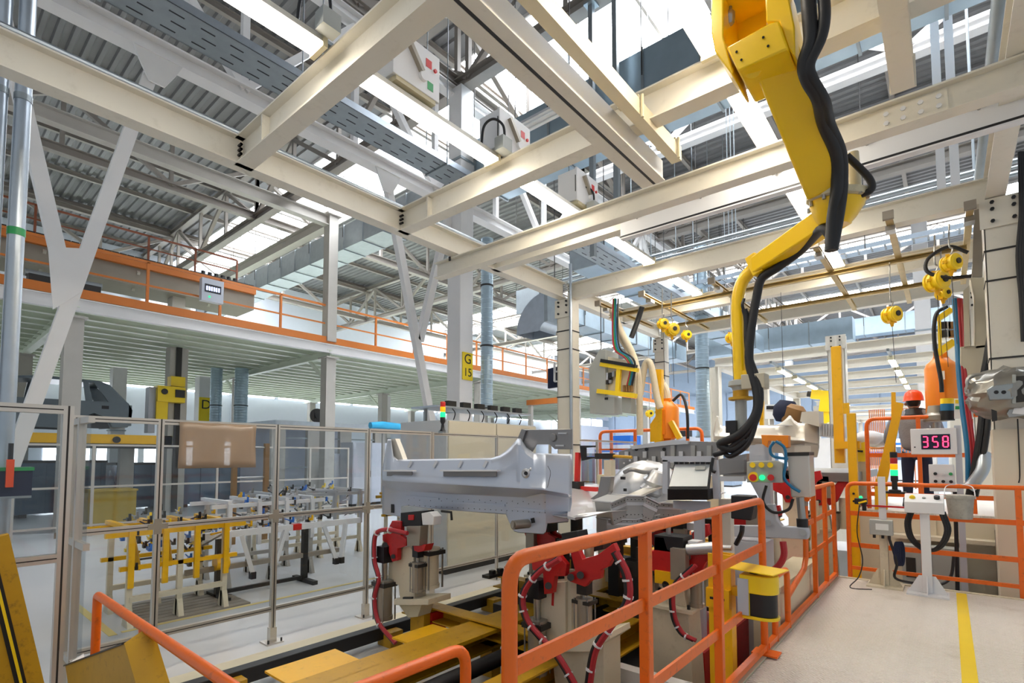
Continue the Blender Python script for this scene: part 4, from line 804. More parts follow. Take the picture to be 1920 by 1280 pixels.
def jig(label, x, y, zb, s=1, fl=1, ped=True, arms=2, top=1.32):
    t = T('clamp_unit', label, 'clamp', (x, y, 0), 'red clamp units along the conveyor')
    h = top - zb - .24
    part(t, 'base_plate', 'pedestal', M().box(x - .19, x + .19, y - .15, y + .15, zb - .03, zb), bevel=.004)
    if ped: part(t, 'pedestal', 'pedestal', M().prism([V((x - .17, y - .12, 0)), V((x + .19, y - .12, 0)), V((x + .15, y - .12, zb - .03)), V((x - .15, y - .12, zb - .03))], (0, .24, 0)))
    else: part(t, 'support', 'cream_dull', M().prism([V((x - .15, y - .1, zb - .03)), V((x + .18, y - .1, zb - .03)), V((x + .18, y - .1, zb - .16)), V((x - .05, y - .1, zb - .3))], (0, .2, 0)).box(x + .02, x + .16, y - .06, y + .06, 0, zb - .03))
    c = part(t, 'column', 'pedestal', M().prism([V((x - .11 * fl, y - .07, zb + h)), V((x + .06 * fl, y - .07, zb + h)), V((x + .12 * fl, y - .07, zb)), V((x - .04 * fl, y - .07, zb)), V((x - .04 * fl, y - .07, zb + h * .35)), V((x - .11 * fl, y - .07, zb + h * .5))][::fl], (0, .14, 0)), bevel=.004)
    m = M()
    for dx in (-.15, .15):
        for dy in (-.11, .11): m.cyl((x + dx, y + dy, zb), (x + dx, y + dy, zb + .03), .014, 6)
    part(c, 'bolt_group', 'black', m)
    cylinder(t, (x - .2 * fl, y - .06, zb - .12), .05, .38, h - .2); cylinder(t, (x + .17 * fl, y, zb), .045, .27, h - .22)
    part(t, 'guard_tube', 'pedestal', M().cyl((x + .26 * fl, y + .1, zb), (x + .26 * fl, y + .1, zb + .46), .06, 14)) if fl > 0 else None
    z = zb + h
    A = [(-.27, .02), (-.1, -.06), (-.06, -.16), (.02, -.16), (.03, .03), (.1, .07), (.08, .17), (-.02, .2), (-.05, .3), (-.14, .3), (-.15, .17), (-.27, .13)]
    part(t, 'clamp_arm', 'red', M().prism([V((x + a * fl * s, y - .1, z + b * s)) for a, b in A][::fl], (0, .05, 0)), bevel=.005); part(t, 'clamp_arm', 'red', M().prism([V((x + a * fl * s, y + .04, z + b * s)) for a, b in A][::fl], (0, .05, 0)), bevel=.005)
    if arms > 1: B = [(.02, -.06), (.1, -.16), (.2, -.1), (.3, .12), (.36, .16), (.34, .26), (.24, .24), (.16, .12), (.06, .08)]; part(t, 'clamp_arm', 'red', M().prism([V((x + a * fl * s, y - .05, z + b * s)) for a, b in B][::fl], (0, .07, 0)), bevel=.005)
    part(t, 'pivot', 'dark_steel', M().cyl((x - .03 * fl, y - .12, z - .1), (x - .03 * fl, y + .11, z - .1), .03, 12).cyl((x + .08 * fl, y - .12, z), (x + .08 * fl, y + .11, z), .025, 12)); part(t, 'locator_block', 'black', M().bc((x - .01 * fl, y, z + .22), .24, .2, .12).bc((x + .04 * fl, y, z + .1), .12, .16, .16)); part(t, 'valve_body', 'cyl', M().bc((x + .09 * fl, y - .12, z + .08), .12, .08, .24)); part(t, 'pad', 'white', M().bc((x + .17 * fl, y, z + .22), .08, .1, .07)); part(t, 'pin', 'steel', M().cyl((x - .05 * fl, y, z + .28), (x - .05 * fl, y, z + .34), .02, 10))
    return t
def hcyl(parent, x0, x1, y0, y1, yy, rod=None, mt='cyl'):
    a, b = P((x0 + x1) / 2, y1, y=yy), P((x0 + x1) / 2, y0, y=yy); b = V((a.x, a.y, b.z)); r = (P(x1, y1, y=yy).x - P(x0, y1, y=yy).x) * .38; h = b.z - a.z
    o = part(parent, 'air_cylinder', mt, M().lathe(a, [(r * 1.1, 0), (r * 1.1, h * .1), (r, h * .1), (r, h * .82), (r * 1.12, h * .82), (r * 1.12, h), (r * .5, h)], 16)); part(o, 'cap', 'dark_steel', M().bc(a + V((0, 0, h * .9)), r * 2.6, r * 2.1, h * .1))
    for k in range(4): part(o, 'tie_rod', 'steel', M().cyl(a + V((r * (1 if k % 2 else -1), r * .9 * (1 if k > 1 else -1), 0)), a + V((r * (1 if k % 2 else -1), r * .9 * (1 if k > 1 else -1), h)), r * .1, 5))
    if rod: zt = P((x0 + x1) / 2, rod, y=yy).z; part(o, 'rod', 'steel', M().cyl(b, V((b.x, b.y, zt)), r * .38, 10)); part(o, 'clevis', 'black', M().bc((b.x, b.y, zt), r * 1.5, r * 1.4, r * 2))
Yl = 3.24
jl = T('clamp_unit', 'red clamp unit on a cream column under the left end of the panel', 'clamp', P(768, 1140, y=Yl), 'red clamp units along the conveyor')
pxp(jl, 'column', 'pedestal', [(729, 1032), (768, 1023), (775, 1036), (778, 1124), (750, 1124), (747, 1096), (727, 1094)], Yl, .14); pxp(jl, 'base_plate', 'pedestal', [(738, 1123), (803, 1123), (803, 1134), (738, 1134)], Yl - .06, .28); pxp(jl, 'wedge', 'cream_dull', [(748, 1134), (790, 1134), (783, 1156), (765, 1158)], Yl, .16); pxp(jl, 'bolt_group', 'black', [(755, 1119), (772, 1119), (772, 1123), (755, 1123)], Yl - .05, .02, 0)
q = P(782, 1150, y=Yl + .1); part(jl, 'support', 'yellow_dirty', M().box(q.x - .1, q.x + .1, q.y, q.y + .15, 0, q.z + .05))
for dy in (-.07, .06): pxp(jl, 'clamp_arm', 'red', [(735, 976), (751, 977), (751, 1004), (762, 1011), (761, 1023), (745, 1028), (745, 1050), (735, 1053), (729, 1035), (729, 1023), (717, 1013), (717, 1002), (727, 999), (730, 986)], Yl + dy, .05)
pxp(jl, 'clamp_arm', 'red', [(775, 1023), (799, 1020), (794, 1033), (784, 1035), (776, 1032)], Yl - .04, .1); pxp(jl, 'valve_body', 'cyl', [(762, 986), (788, 986), (786, 1023), (763, 1023)], Yl - .08, .1); pxp(jl, 'locator_block', 'black', [(751, 961), (790, 958), (790, 986), (751, 987)], Yl - .05, .16); pxp(jl, 'sensor_box', 'white', [(790, 962), (805, 959), (813, 968), (812, 984), (792, 984)], Yl - .06, .1); pxp(jl, 'red_insert', 'red', [(765, 965), (775, 965), (775, 975), (765, 975)], Yl - .06, .02)
hcyl(jl, 708, 732, 1086, 1160, Yl - .06, 1038); hcyl(jl, 774, 792, 1053, 1109, Yl, 1033); hcyl(jl, 787, 820, 1026, 1100, Yl + .14, None, 'pedestal')
part(jl, 'pivot', 'dark_steel', M().cyl(P(737, 1043, y=Yl - .09), P(737, 1043, y=Yl + .13), .022, 12)); part(jl, 'pivot', 'dark_steel', M().cyl(P(722, 1022, y=Yl - .09), P(722, 1022, y=Yl + .13), .03, 12))
hose(jl, [P(762, 1000, y=3.12), P(722, 993, y=3.1), P(703, 1004, y=3.1), P(701, 1050, y=3.1), P(709, 1085, y=3.1), P(701, 1120, y=3.1), P(708, 1165, y=3.1), P(740, 1205, y=3.1)], r=.02, ties=6)
Yr_ = 3.22
jr = T('clamp_unit', 'red clamp unit on a cream pedestal behind the first orange railing', 'clamp', P(1085, 1290, y=Yr_), 'red clamp units along the conveyor')
pxp(jr, 'column', 'pedestal', [(1014, 1093), (1060, 1090), (1060, 1215), (1030, 1215), (1014, 1180)], Yr_, .16); pxp(jr, 'side_plate', 'pedestal', [(1058, 1068), (1088, 1068), (1088, 1120), (1072, 1124), (1072, 1200), (1058, 1200)], Yr_ + .03, .05); pxp(jr, 'base_plate', 'pedestal', [(1030, 1205), (1142, 1186), (1144, 1198), (1108, 1222), (1036, 1222)], Yr_ - .05, .3); pxp(jr, 'pedestal', 'pedestal', [(1034, 1215), (1132, 1205), (1134, 1480), (1060, 1480)], Yr_, .24)
for dy in (-.08, .1): pxp(jr, 'clamp_arm', 'red', [(996, 1045), (1040, 1032), (1062, 1058), (1060, 1080), (1040, 1080), (1036, 1112), (1020, 1114), (1018, 1075), (998, 1068)], Yr_ + dy, .05)
for dy in (-.06, .07): pxp(jr, 'clamp_arm', 'red', [(1066, 1020), (1080, 1022), (1092, 1048), (1120, 1040), (1150, 1018), (1157, 1033), (1140, 1062), (1127, 1068), (1125, 1085), (1108, 1088), (1096, 1100), (1068, 1090), (1064, 1075), (1078, 1070)], Yr_ + dy, .05)
pxp(jr, 'locator_block', 'black', [(1052, 1000), (1082, 995), (1088, 1030), (1056, 1036)], Yr_, .14); pxp(jr, 'locator_block', 'black', [(1110, 1000), (1130, 1000), (1130, 1030), (1112, 1034)], Yr_ + .1, .12); pxp(jr, 'pad', 'cream_dull', [(1092, 1010), (1108, 1012), (1106, 1044), (1096, 1046)], Yr_ + .05, .06)
hcyl(jr, 989, 1026, 1160, 1262, Yr_ - .05, 1102); hcyl(jr, 1080, 1113, 1120, 1186, Yr_ + .02, 1098)
for px, py in ((1028, 1098), (1070, 1082), (1088, 1078)): part(jr, 'pivot', 'dark_steel', M().cyl(P(px, py, y=Yr_ - .1), P(px, py, y=Yr_ + .16), .026, 12))
part(jr, 'red_smear', 'red', M().bar(P(1037, 1110, y=Yr_ - .002), P(1036, 1135, y=Yr_ - .002), .02, .003, up=(0, 1, 0)), label='red paint smear')
Yh = 3.05
hose(jr, [P(1045, 1048, y=Yh), P(1005, 1075, y=Yh), P(978, 1115, y=Yh), P(985, 1160, y=Yh), P(1012, 1195, y=Yh), P(1040, 1225, y=Yh), P(1075, 1285, y=Yh), P(1085, 1330, y=Yh)], r=.02, ties=9)
hose(jr, [P(1150, 1035, y=Yh), P(1172, 1080, y=Yh), P(1172, 1130, y=Yh), P(1140, 1175, y=Yh), P(1112, 1220, y=Yh), P(1100, 1290, y=Yh)], r=.02, ties=7)
j3 = jig('red clamp unit behind the yellow scanner post', -1.72, 4.1, .82, s=.9, top=1.32); hose(j3, [P(1300, 1060, y=3.9), P(1262, 1100, y=3.9), P(1260, 1150, y=3.9), P(1275, 1185, y=3.9), P(1300, 1200, y=3.9)], ties=5)
part(j3, 'spot_gun_cylinder', 'silver', M().cyl(P(1290, 1030, y=4.0), P(1345, 1026, y=4.0), .045, 14).cyl(P(1345, 1026, y=4.0), P(1372, 1027, y=4.0), .02, 10)); part(j3, 'yellow_stop', 'yellow', M().bc(P(1252, 1080, y=4.05), .16, .14, .1))
jig('small red clamp unit standing behind the middle of the panel', -3.7, 5.0, .6, s=.85, fl=-1, ped=False, top=1.2); jig('red clamp unit in the shadow behind the first railing post', -2.2, 5.3, .6, s=1, top=1.3); jig('red clamp unit beside the grey press arm', -1.75, 6.2, .7, s=1, top=1.45); jig('red clamp unit behind the tall yellow posts', -1.75, 8.4, .9, s=1.1, top=1.75); jig('second red clamp unit behind the tall yellow posts', -1.5, 9.2, .9, s=1.0, top=1.65)
for k, (x, y, h_) in enumerate(((-2.95, 4.2, 1.0), (-2.75, 5.0, 1.15), (-2.3, 4.55, .95), (-2.95, 5.9, 1.2), (-2.25, 6.6, 1.15), (-3.6, 6.6, 1.1), (-1.85, 5.2, .9))):
    fx = part(cv, 'fixture_post', 'black', M().box(x - .06, x + .06, y - .06, y + .06, .5, h_)); part(fx, 'fixture_head', 'dark_steel', M().bc((x, y, h_), .2, .14, .14).bc((x + .07, y - .02, h_ + .12), .06, .08, .16)); part(fx, 'fixture_pad', ('yellow', 'steel', 'red')[k % 3], M().bc((x - .06, y - .08, h_ - .04), .08, .06, .1))
one('square_beam', 'white_steel', M().box(-2.0, -1.2, 3.6, 3.7, .3, .4).box(-1.98, -1.9, 3.62, 3.68, 0, .3), 'white square beam low between the railing posts', 'beam')

# ================================================================ stamped body panel and underbody
UT = [(0, .61), (.014, .756), (.03, .9), (.045, .9), (.058, .74), (.08, .706), (.234, .71), (.577, .72), (.62, .745), (.655, .79), (.685, .84), (.715, .905), (.73, .905), (.76, .82), (.80, .766), (1, .756)]
UB = [(0, .193), (.096, .1675), (.1, .26), (.13, .272), (.28, .2386), (.653, .19), (.675, .1), (.696, .03), (.72, .015), (.85, 0), (.862, .02), (.87, .1), (.98, .1168), (1, .30)]
UR = [(0, .51), (.84, .426), (1, .375)]; UL = [(0, .46), (.107, .416), (.755, .355), (.84, .39), (1, .345)]
def ev(tab, u):
    for (a, x), (b, y) in zip(tab, tab[1:]):
        if a <= u <= b: return x + (y - x) * ((u - a) / (b - a) if b > a else 0)
    return tab[-1][1]
def body_panel(parent, px0, px1, py0, py1, y, dep, mt, name='end_panel'):
    us = sorted(set([i / 44 for i in range(45)] + [a for a, _ in UT] + [a for a, _ in UB])); cols = []
    for u in us:
        t, b, r, l = ev(UT, u), ev(UB, u), ev(UR, u), ev(UL, u)
        hump = .03 * max(0, 1 - abs(u - .72) / .12); back = .26 * (u - .86) / .14 if u > .86 else .05 * max(0, (.06 - u) / .06)
        rows = [(t - .005, .12), (t + .002, .05), (t - .012, .0), (t - .06, -.025 - hump), ((t - .1 + r) / 2 + .03, -.05 - hump * .8), (r + .06, -.07), (r + .012, -.1), (r, -.1), (r - .008, -.085), (l, .04), (l - .012, .045), (min(l - .03, (l + b) / 2), .045), (b + .006, .05), (b, .06)]
        cols.append([P(px0 + (px1 - px0) * u, py1 + (py0 - py1) * v, y=y + d * dep + back * dep) for v, d in rows])
    n = len(cols[0]); return part(parent, name, mt, M().grid([[c[k] for c in cols] for k in range(n)]), solid=.006)
YP = 3.4
def pp(px, py, dy=0): return P(px, py, y=YP + dy)
A_, B_ = P(717, 1001, y=YP), P(1072, 804, y=YP)
zl0 = P(900, 1001, y=YP).z; zl1 = P(900, 804, y=YP).z
ub = T('car_underbody', 'silver stamped car underbody with upright end panel on the clamps', 'car body', (-3.4, 4, 1.3))
ep = body_panel(ub, 717, 1072, 804, 1001, YP, 1.0, 'sheet')
def zz(v): return zl0 + (zl1 - zl0) * v
def pxv(u, v, d): return P(717 + 355 * u, 1001 - 197 * v, y=YP + d)
def xx(u): return A_.x + (B_.x - A_.x) * u
# dark pillar reinforcement behind, white pillar stub left
part(ub, 'pillar_inner', 'sheet_dark', M().prism([pp(973, 830, .1), pp(980, 806, .1), pp(1072, 804, .1), pp(1072, 842, .1), pp(1040, 842, .1), pp(1030, 833, .1), pp(1006, 833, .1), pp(996, 850, .1)][::-1], (0, .012, 0)), bevel=.003); part(ub, 'pillar_flange', 'sheet_dark', M().prism([pp(966, 832, .08), pp(978, 804, .08), pp(986, 806, .08), pp(975, 838, .08)][::-1], (0, .16, 0)))
for (u, v) in ((1037, 820), ): part(ub, 'boss', 'sheet_dark', M().lathe(pp(u, v, .095), [(.035, 0), (.03, .012), (.012, .014)], 14, (0, -1, 0)))
for px, py in ((1055, 812), (1050, 835)): part(ub, 'emboss', 'silver', M().bar(pp(px - 8, py, .095), pp(px + 8, py, .095), .012, .012))
part(ub, 'pillar_stub', 'sheet_warm', M().prism([pp(735, 862, .12), pp(733, 823, .12), pp(741, 822, .12), pp(750, 845, .12), pp(756, 862, .12)][::-1], (0, .06, 0)))
for a, b, yy, hh in (((722, 882), (777, 882), 0, 0), ((828, 882), (935, 882), 0, 0)): part(ub, 'bracket_strip', 'white', M().bar(pp(a[0], a[1], -.09), pp(b[0], b[1], -.09), .05, .012)); part(ub, 'bracket_web', 'sheet_dark', M().bar(pp(a[0] + 4, a[1] + 6, -.066), pp(b[0] - 4, b[1] + 6, -.066), .012, .045))
part(ub, 'boss_cup', 'silver', M().lathe(pp(987, 887, -.06), [(.045, -.01), (.04, .015), (.025, .022), (.016, .02)], 18, (0, -1, 0))); part(ub, 'boss_hole', 'black', M().cyl(pp(986, 887, -.085), pp(986, 887, -.09), .016, 12)); part(ub, 'emboss', 'silver', M().ball(pp(996, 880, -.045), .022))
for i in range(4): part(ub, 'rib', 'silver', M().bar(pp(772 + i * 47, 864, -.025), pp(766 + i * 47, 876, -.045), .03, .012, up=(0, 1, 0)))
part(ub, 'square_hole', 'black', M().bar(pp(736, 945, .04), pp(736, 961, .04), .045, .008, up=(0, 1, 0))); part(ub, 'slot_hole', 'black', M().bar(pp(998, 971, .04), pp(1000, 980, .04), .035, .008, up=(0, 1, 0)))
for a, b, c_ in ((761, 823, 930), (853, 947, 942), (965, 1022, 953)): part(ub, 'bead', 'sheet', M().bar(pp(a, c_, .038), pp(b, c_ + 5, .038), .014, .018)); 
m = M()
for k in range(26):
    u = .14 + .72 * k / 25
    for v in (.335 - .06 * u + .02 * (k % 2), .29 - .1 * u): q = pxv(u, v, .044); m.cyl(q, q + V((0, -.005, 0)), .0035, 6)
part(ub, 'spot_welds', 'dark_steel', m, kind='stuff')
part(ub, 'tow_tube', 'cyl', M().cyl(pp(992, 981, .06), pp(962, 984, -.1), .038, 16).cyl(pp(962, 984, -.12), pp(961, 984, -.124), .026, 12)); part(ub, 'pin_hook', 'dark_steel', M().tube([pp(828, 958, 0), pp(846, 960, 0), pp(847, 975, 0)], .012, 8))
part(ub, 'seam_line', 'black', M().tube(spline([pp(1027, 873, -.062), pp(1032, 885, -.066), pp(1029, 903, -.07), pp(1026, 914, -.085)]), .002, 5)); part(ub, 'seam_line', 'blue_hose', M().tube([pp(1050, 888, .1), pp(1051, 905, .1), pp(1052, 920, .1)], .003, 5))
# floor pan and members behind
def pm(px, py, y): return P(px, py, y=y)
fp = M(); rows = []
for j in range(12):
    y = YP + .12 + j * .3; rows.append([V((-4.6 + i * .22, y, 1.5 + .025 * (i % 2) + (.1 if 4 <= i <= 6 else 0) + .012 * (j % 2))) for i in range(12)])
part(ub, 'floor_pan', 'silver', fp.grid(rows), solid=.01)
part(ub, 'tread_plate', 'silver', M().prism([pm(1064, 955, 3.8), pm(1110, 952, 4.3), pm(1118, 965, 3.9), pm(1078, 975, 3.5), pm(1064, 972, 3.5)], (0, 0, .02)))
def member(pts, w, h, mt, nm='side_member'):
    m = M(); pts = [vv(p) for p in pts]
    for a, b in zip(pts, pts[1:]): m.bar(a, b, w, h)
    o = part(ub, nm, mt, m, bevel=.008)
    for a, b in zip(pts, pts[1:]):
        d, s_, u_ = frame(a, b)
        part(o, 'rib', 'silver', M().bar(a + s_ * (w / 2 + .004) + u_ * h * .18, b + s_ * (w / 2 + .004) + u_ * h * .18, .012, h * .14)); part(o, 'top_flange', 'silver', M().bar(a + u_ * (h / 2 + .004), b + u_ * (h / 2 + .004), w * 1.25, .01))
        mm = M()
        for k in range(5):
            for e in (-.3, .36): q_ = a + (b - a) * ((k + .5) / 5) + s_ * (w / 2 + .001) + u_ * h * e; mm.cyl(q_, q_ + s_ * .004, .004, 6)
        part(o, 'weld_dots', 'dark_steel', mm, kind='stuff')
member([pm(1132, 962, 4.0), pm(1160, 950, 4.2), pm(1195, 950, 4.4), pm(1220, 962, 4.5)], .18, .2, 'sheet_mid'); member([pm(1215, 955, 4.55), pm(1262, 957, 5.0), pm(1275, 955, 5.1)], .16, .13, 'sheet_mid'); member([pm(1128, 985, 4.0), pm(1180, 985, 4.3), pm(1225, 975, 4.6)], .14, .12, 'sheet_mid')
part(ub, 'cross_tube', 'sheet_warm', M().cyl(pm(1258, 955, 5.0), pm(1285, 953, 5.25), .1, 14, .12)); part(ub, 'gusset_plate', 'sheet_dark', M().prism([pm(1158, 930, 4.3), pm(1200, 935, 4.5), pm(1225, 958, 4.6), pm(1150, 948, 4.2)], (0, .03, -.02)))
part(ub, 'bent_bracket', 'sheet_dark', M().prism([pm(1106, 935, 4.5), pm(1120, 925, 4.5), pm(1126, 893, 4.5), pm(1145, 893, 4.5), pm(1142, 922, 4.5), pm(1128, 940, 4.5)], (0, .08, 0)), bevel=.006)
part(ub, 'tread_plate', 'sheet_warm', M().prism([pm(1178, 930, 4.9), pm(1236, 905, 5.3), pm(1246, 912, 5.2), pm(1188, 938, 4.7)], (0, 0, .02)))
wq = pm(1212, 938, 5.35); part(ub, 'wheelhouse', 'silver', M().lathe(wq, [(.44, 0), (.44, .03), (.41, .05), (.39, .1), (.34, .16), (.24, .21), (.12, .235), (.01, .24)], 30, (.25, -1, .12))); part(ub, 'wheelhouse_hole', 'black', M().bc(pm(1168, 896, 5.05), .05, .02, .03).bc(pm(1172, 918, 5.05), .03, .02, .03)); part(ub, 'wheelhouse_strap', 'sheet_dark', M().tube(spline([pm(1170, 885, 5.0), pm(1185, 880, 5.0), pm(1210, 885, 5.1), pm(1240, 878, 5.4)]), .022, 8)); part(ub, 'pleated_boot', 'silver', M().lathe(pm(1225, 910, 5.2), [(.1, -.2), (.13, -.15), (.1, -.1), (.13, -.05), (.1, 0), (.13, .05), (.1, .1), (.06, .16)], 14, (.4, 0, 1)))
# bulkhead of the next body
bk = T('bulkhead_panel', 'dark silver bulkhead pressing with bright edge behind the wheel arch', 'car body', pm(1250, 870, 6.2))
part(bk, 'face', 'sheet_dark', M().prism([pm(1160, 880, 6.2), pm(1160, 846, 6.2), pm(1195, 836, 6.2), pm(1255, 832, 6.2), pm(1262, 826, 6.2), pm(1345, 828, 6.2), pm(1345, 880, 6.2)][::-1], (0, .05, 0)), bevel=.006); part(bk, 'top_flange', 'silver', M().prism([pm(1180, 836, 6.15), pm(1262, 824, 6.15), pm(1290, 826, 6.15), pm(1290, 832, 6.15), pm(1255, 834, 6.15), pm(1185, 842, 6.15)][::-1], (0, .1, 0)))
for i in range(10): part(bk, 'emboss', 'silver', M().bc(pm(1175 + i * 17, 852 + 9 * (i % 2), 6.17), .05, .02, .08))
for i in range(16): part(bk, 'stud', 'silver', M().cyl(pm(1170 + i * 11, 868 - 5 * (i % 3), 6.19), pm(1170 + i * 11, 868 - 5 * (i % 3), 6.17), .014, 8))
for px in (1262, 1300, 1330): part(bk, 'panel_bead', 'sheet_mid', M().bar(pm(px, 835, 6.18), pm(px, 876, 6.18), .05, .03, up=(0, 1, 0)))
for px in (1193, 1212, 1245): part(bk, 'hole', 'black', M().cyl(pm(px, 842, 6.19), pm(px, 842, 6.185), .022, 12))
part(bk, 'lower_rail', 'silver', M().bar(pm(1165, 884, 6.1), pm(1345, 884, 6.1), .08, .04)); part(bk, 'post', 'cream_dull', M().box(-3.62, -3.45, 6.1, 6.25, .5, 1.75)); part(bk, 'post', 'cream_dull', M().box(-2.6, -2.45, 6.15, 6.3, .5, 1.8))
# second body farther along, cream primer
u2 = T('car_underbody', 'cream primed car underbody at the next station behind the lift tube', 'car body', P(1430, 830, y=9.0))
a2, b2 = P(1340, 850, y=9.0), P(1536, 772, y=9.0); body_panel(u2, 1338, 1536, 770, 868, 9.0, 1.6, 'sheet_warm')
part(u2, 'upper_panel', 'sheet_warm', M().prism([P(1500, 790, y=9.1), P(1503, 772, y=9.1), P(1535, 770, y=9.1), P(1536, 800, y=9.1)][::-1], (0, .4, 0))); part(u2, 'bracket_strip', 'white', M().bar(P(1440, 797, y=8.88), P(1485, 797, y=8.88), .06, .012)); part(u2, 'bracket', 'sheet_warm', M().prism([P(1490, 835, y=8.9), P(1520, 835, y=8.9), P(1520, 850, y=8.9), P(1508, 868, y=8.9), P(1490, 862, y=8.9)][::-1], (0, .03, 0)))
part(u2, 'floor_pan', 'sheet_dark', M().box(a2.x + .1, b2.x + .4, 9.1, 12.5, 1.62, 1.75)); part(u2, 'ribbed_side', 'silver', M().prism([P(1537, 793, y=9.3), P(1570, 795, y=9.3), P(1570, 818, y=9.3), P(1537, 818, y=9.3)][::-1], (0, 1.2, 0)))
for i in range(7): part(u2, 'rib', 'silver', M().bar(P(1540 + i * 5, 796, y=9.28), P(1540 + i * 5, 816, y=9.28), .02))
for x in (-3.2, -1.9): part(u2, 'stand', 'pedestal', M().box(x - .1, x + .1, 9.32, 9.48, .54, 1.65))
# ================================================================ orange railings on the platform
RX, RZ = -1.11, 1.66
def otube(t, name, pts, r=.025): return part(t, name, 'orange', M().tube(pts, r, 12))
def bend(a, c, b, r=.09, n=5):
    a, c, b = vv(a), vv(c), vv(b); p = c + (a - c).normalized() * r; q = c + (b - c).normalized() * r
    return [a] + [(p * (1 - t) ** 2 + c * 2 * t * (1 - t) + q * t * t) for t in [i / n for i in range(n + 1)]] + [b]
g1 = T('guard_rail', 'orange railing with bent tube ends in front of the clamp units', 'railing', (RX, 2.8, PZ), 'orange platform railings')
pts = bend((RX, 1.31, PZ), (RX, 1.31, RZ), (RX, 2.8, RZ))[:-1] + bend((RX, 2.8, RZ), (RX, 4.3, RZ), (RX, 4.3, PZ))[1:]
otube(g1, 'top_rail', pts, .027)
for y in (2.3, 3.3): part(g1, 'post', 'orange', M().box(RX - .025, RX + .025, y - .025, y + .025, PZ + .02, RZ - .01), bevel=.004)
for z in (1.31, .92): part(g1, 'mid_rail', 'orange', M().box(RX - .008, RX + .008, 1.33, 4.28, z - .028, z + .028))
part(g1, 'bottom_rail', 'orange', M().box(RX - .02, RX + .02, 1.33, 4.28, .54, .58))
for y in (1.31, 4.3): part(g1, 'foot_plate', 'orange', M().box(RX - .08, RX + .1, y - .07, y + .07, PZ + .012, PZ + .024))
g2 = T('guard_rail', 'low orange railing section beside the concrete coloured blocks', 'railing', (RX, 5.4, PZ), 'orange platform railings')
otube(g2, 'top_rail', bend((RX, 4.62, PZ + .02), (RX, 4.62, 1.02), (RX, 4.85, 1.02), .08)[:-1] + bend((RX, 4.85, 1.02), (RX, 5.05, 1.02), (RX, 5.05, PZ + .02), .08)[1:]); part(g2, 'bottom_rail', 'orange', M().box(RX - .02, RX + .02, 4.36, 7.6, .53, .57)); otube(g2, 'mid_rail', [(RX, 5.05, .78), (RX, 5.75, .9), (RX, 5.85, 1.0), (RX, 5.9, 1.5)])
g3 = T('guard_rail', 'orange railing section with three posts by the tall yellow posts', 'railing', (RX, 6.9, PZ), 'orange platform railings')
otube(g3, 'top_rail', bend((RX, 5.98, RZ - .1), (RX, 6.3, RZ), (RX, 7.2, RZ), .1)[:-1] + bend((RX, 7.2, RZ), (RX, 7.55, RZ), (RX, 7.55, PZ + .02))[1:])
for y in (6.3, 6.95): part(g3, 'post', 'orange', M().box(RX - .022, RX + .022, y - .022, y + .022, PZ + .02, RZ - .01))
for z in (1.0, 1.32): part(g3, 'mid_rail', 'orange', M().box(RX - .008, RX + .008, 6.0, 7.53, z - .025, z + .025))
g4_ = T('guard_rail', 'orange railing across the end of the platform behind the consoles', 'railing', (.3, 7.7, PZ), 'orange platform railings')
YR = 7.72
otube(g4_, 'top_rail', bend((-.98, YR, PZ), (-.98, YR, RZ), (1.7, YR, RZ)))
for x in (-.25, .56): part(g4_, 'post', 'orange', M().box(x - .025, x + .025, YR - .025, YR + .025, PZ - .2, RZ - .01))
for z in (1.29, .9): part(g4_, 'mid_rail', 'orange', M().box(-.96, 1.7, YR - .008, YR + .008, z - .028, z + .028))
part(g4_, 'bottom_rail', 'orange', M().box(-.96, 1.7, YR - .02, YR + .02, .6, .64))
# near rails below the camera
ZN = 1.15
n1 = T('guard_rail', 'orange tube railing with rounded end low beside the conveyor beams', 'railing', (-1.66, .9, 0), 'orange platform railings'); otube(n1, 'top_rail', bend((-1.68, -.8, ZN), (-1.68, 1.68, ZN), (-1.68, 1.68, 0), .09), .026); part(n1, 'mid_rail', 'orange', M().box(-1.69, -1.67, -.8, 1.66, .6, .65)); part(n1, 'foot_plate', 'orange', M().box(-1.76, -1.6, 1.6, 1.76, 0, .012))
n2 = T('guard_rail', 'orange tube railing with two posts by the folded yellow plate', 'railing', (-3, .83, 0), 'orange platform railings'); otube(n2, 'top_rail', bend((-4.02, .84, 0), (-4.02, .84, ZN), (-1.8, .84, ZN), .03), .024); otube(n2, 'post', [(-3.1, .84, 0), (-3.1, .84, ZN)], .024); part(n2, 'foot_plate', 'orange', M().box(-4.1, -3.94, .76, .92, 0, .012))
# yellow folded plate and slotted bar, lower left
t = T('folded_plate', 'worn yellow folded steel plate beside the low orange railing', 'plate', (-3.6, .8, 0)); Yq = .74
a, b, c, d = P(122, 1247, y=Yq), P(232, 1206, y=Yq), P(262, 1310, y=Yq), P(136, 1340, y=Yq)
part(t, 'face', 'yellow_dirty', M().prism([a, b, c, d], (0, .015, 0)), bevel=.003); part(t, 'lip', 'yellow_dirty', M().prism([b, c, c + V((.06, .1, .03)), b + V((-.04, .12, .05))], (.012, 0, 0))); part(t, 'lip', 'white_steel', M().prism([a, d, d + V((-.05, .08, .0)), a + V((-.06, .1, .03))], (.01, 0, 0))); part(t, 'edge', 'dark_steel', M().bar(a, b, .018, .008)); part(t, 'stem', 'yellow_dirty', M().box(d.x + .1, d.x + .35, Yq, Yq + .08, 0, d.z + .05))
t = T('slotted_post', 'leaning yellow post with a black slot by the sliding gate', 'post', (-3.9, .5, 0))
p0, p1 = P(-28, 1010, x=-4.4), P(40, 1290, x=-4.4); d = (p1 - p0); p1 = p0 + d * (p0.z / -d.z)
part(t, 'post', 'yellow_dirty', M().bar(p0, p1, .08, .2, up=(0, 1, 0)))
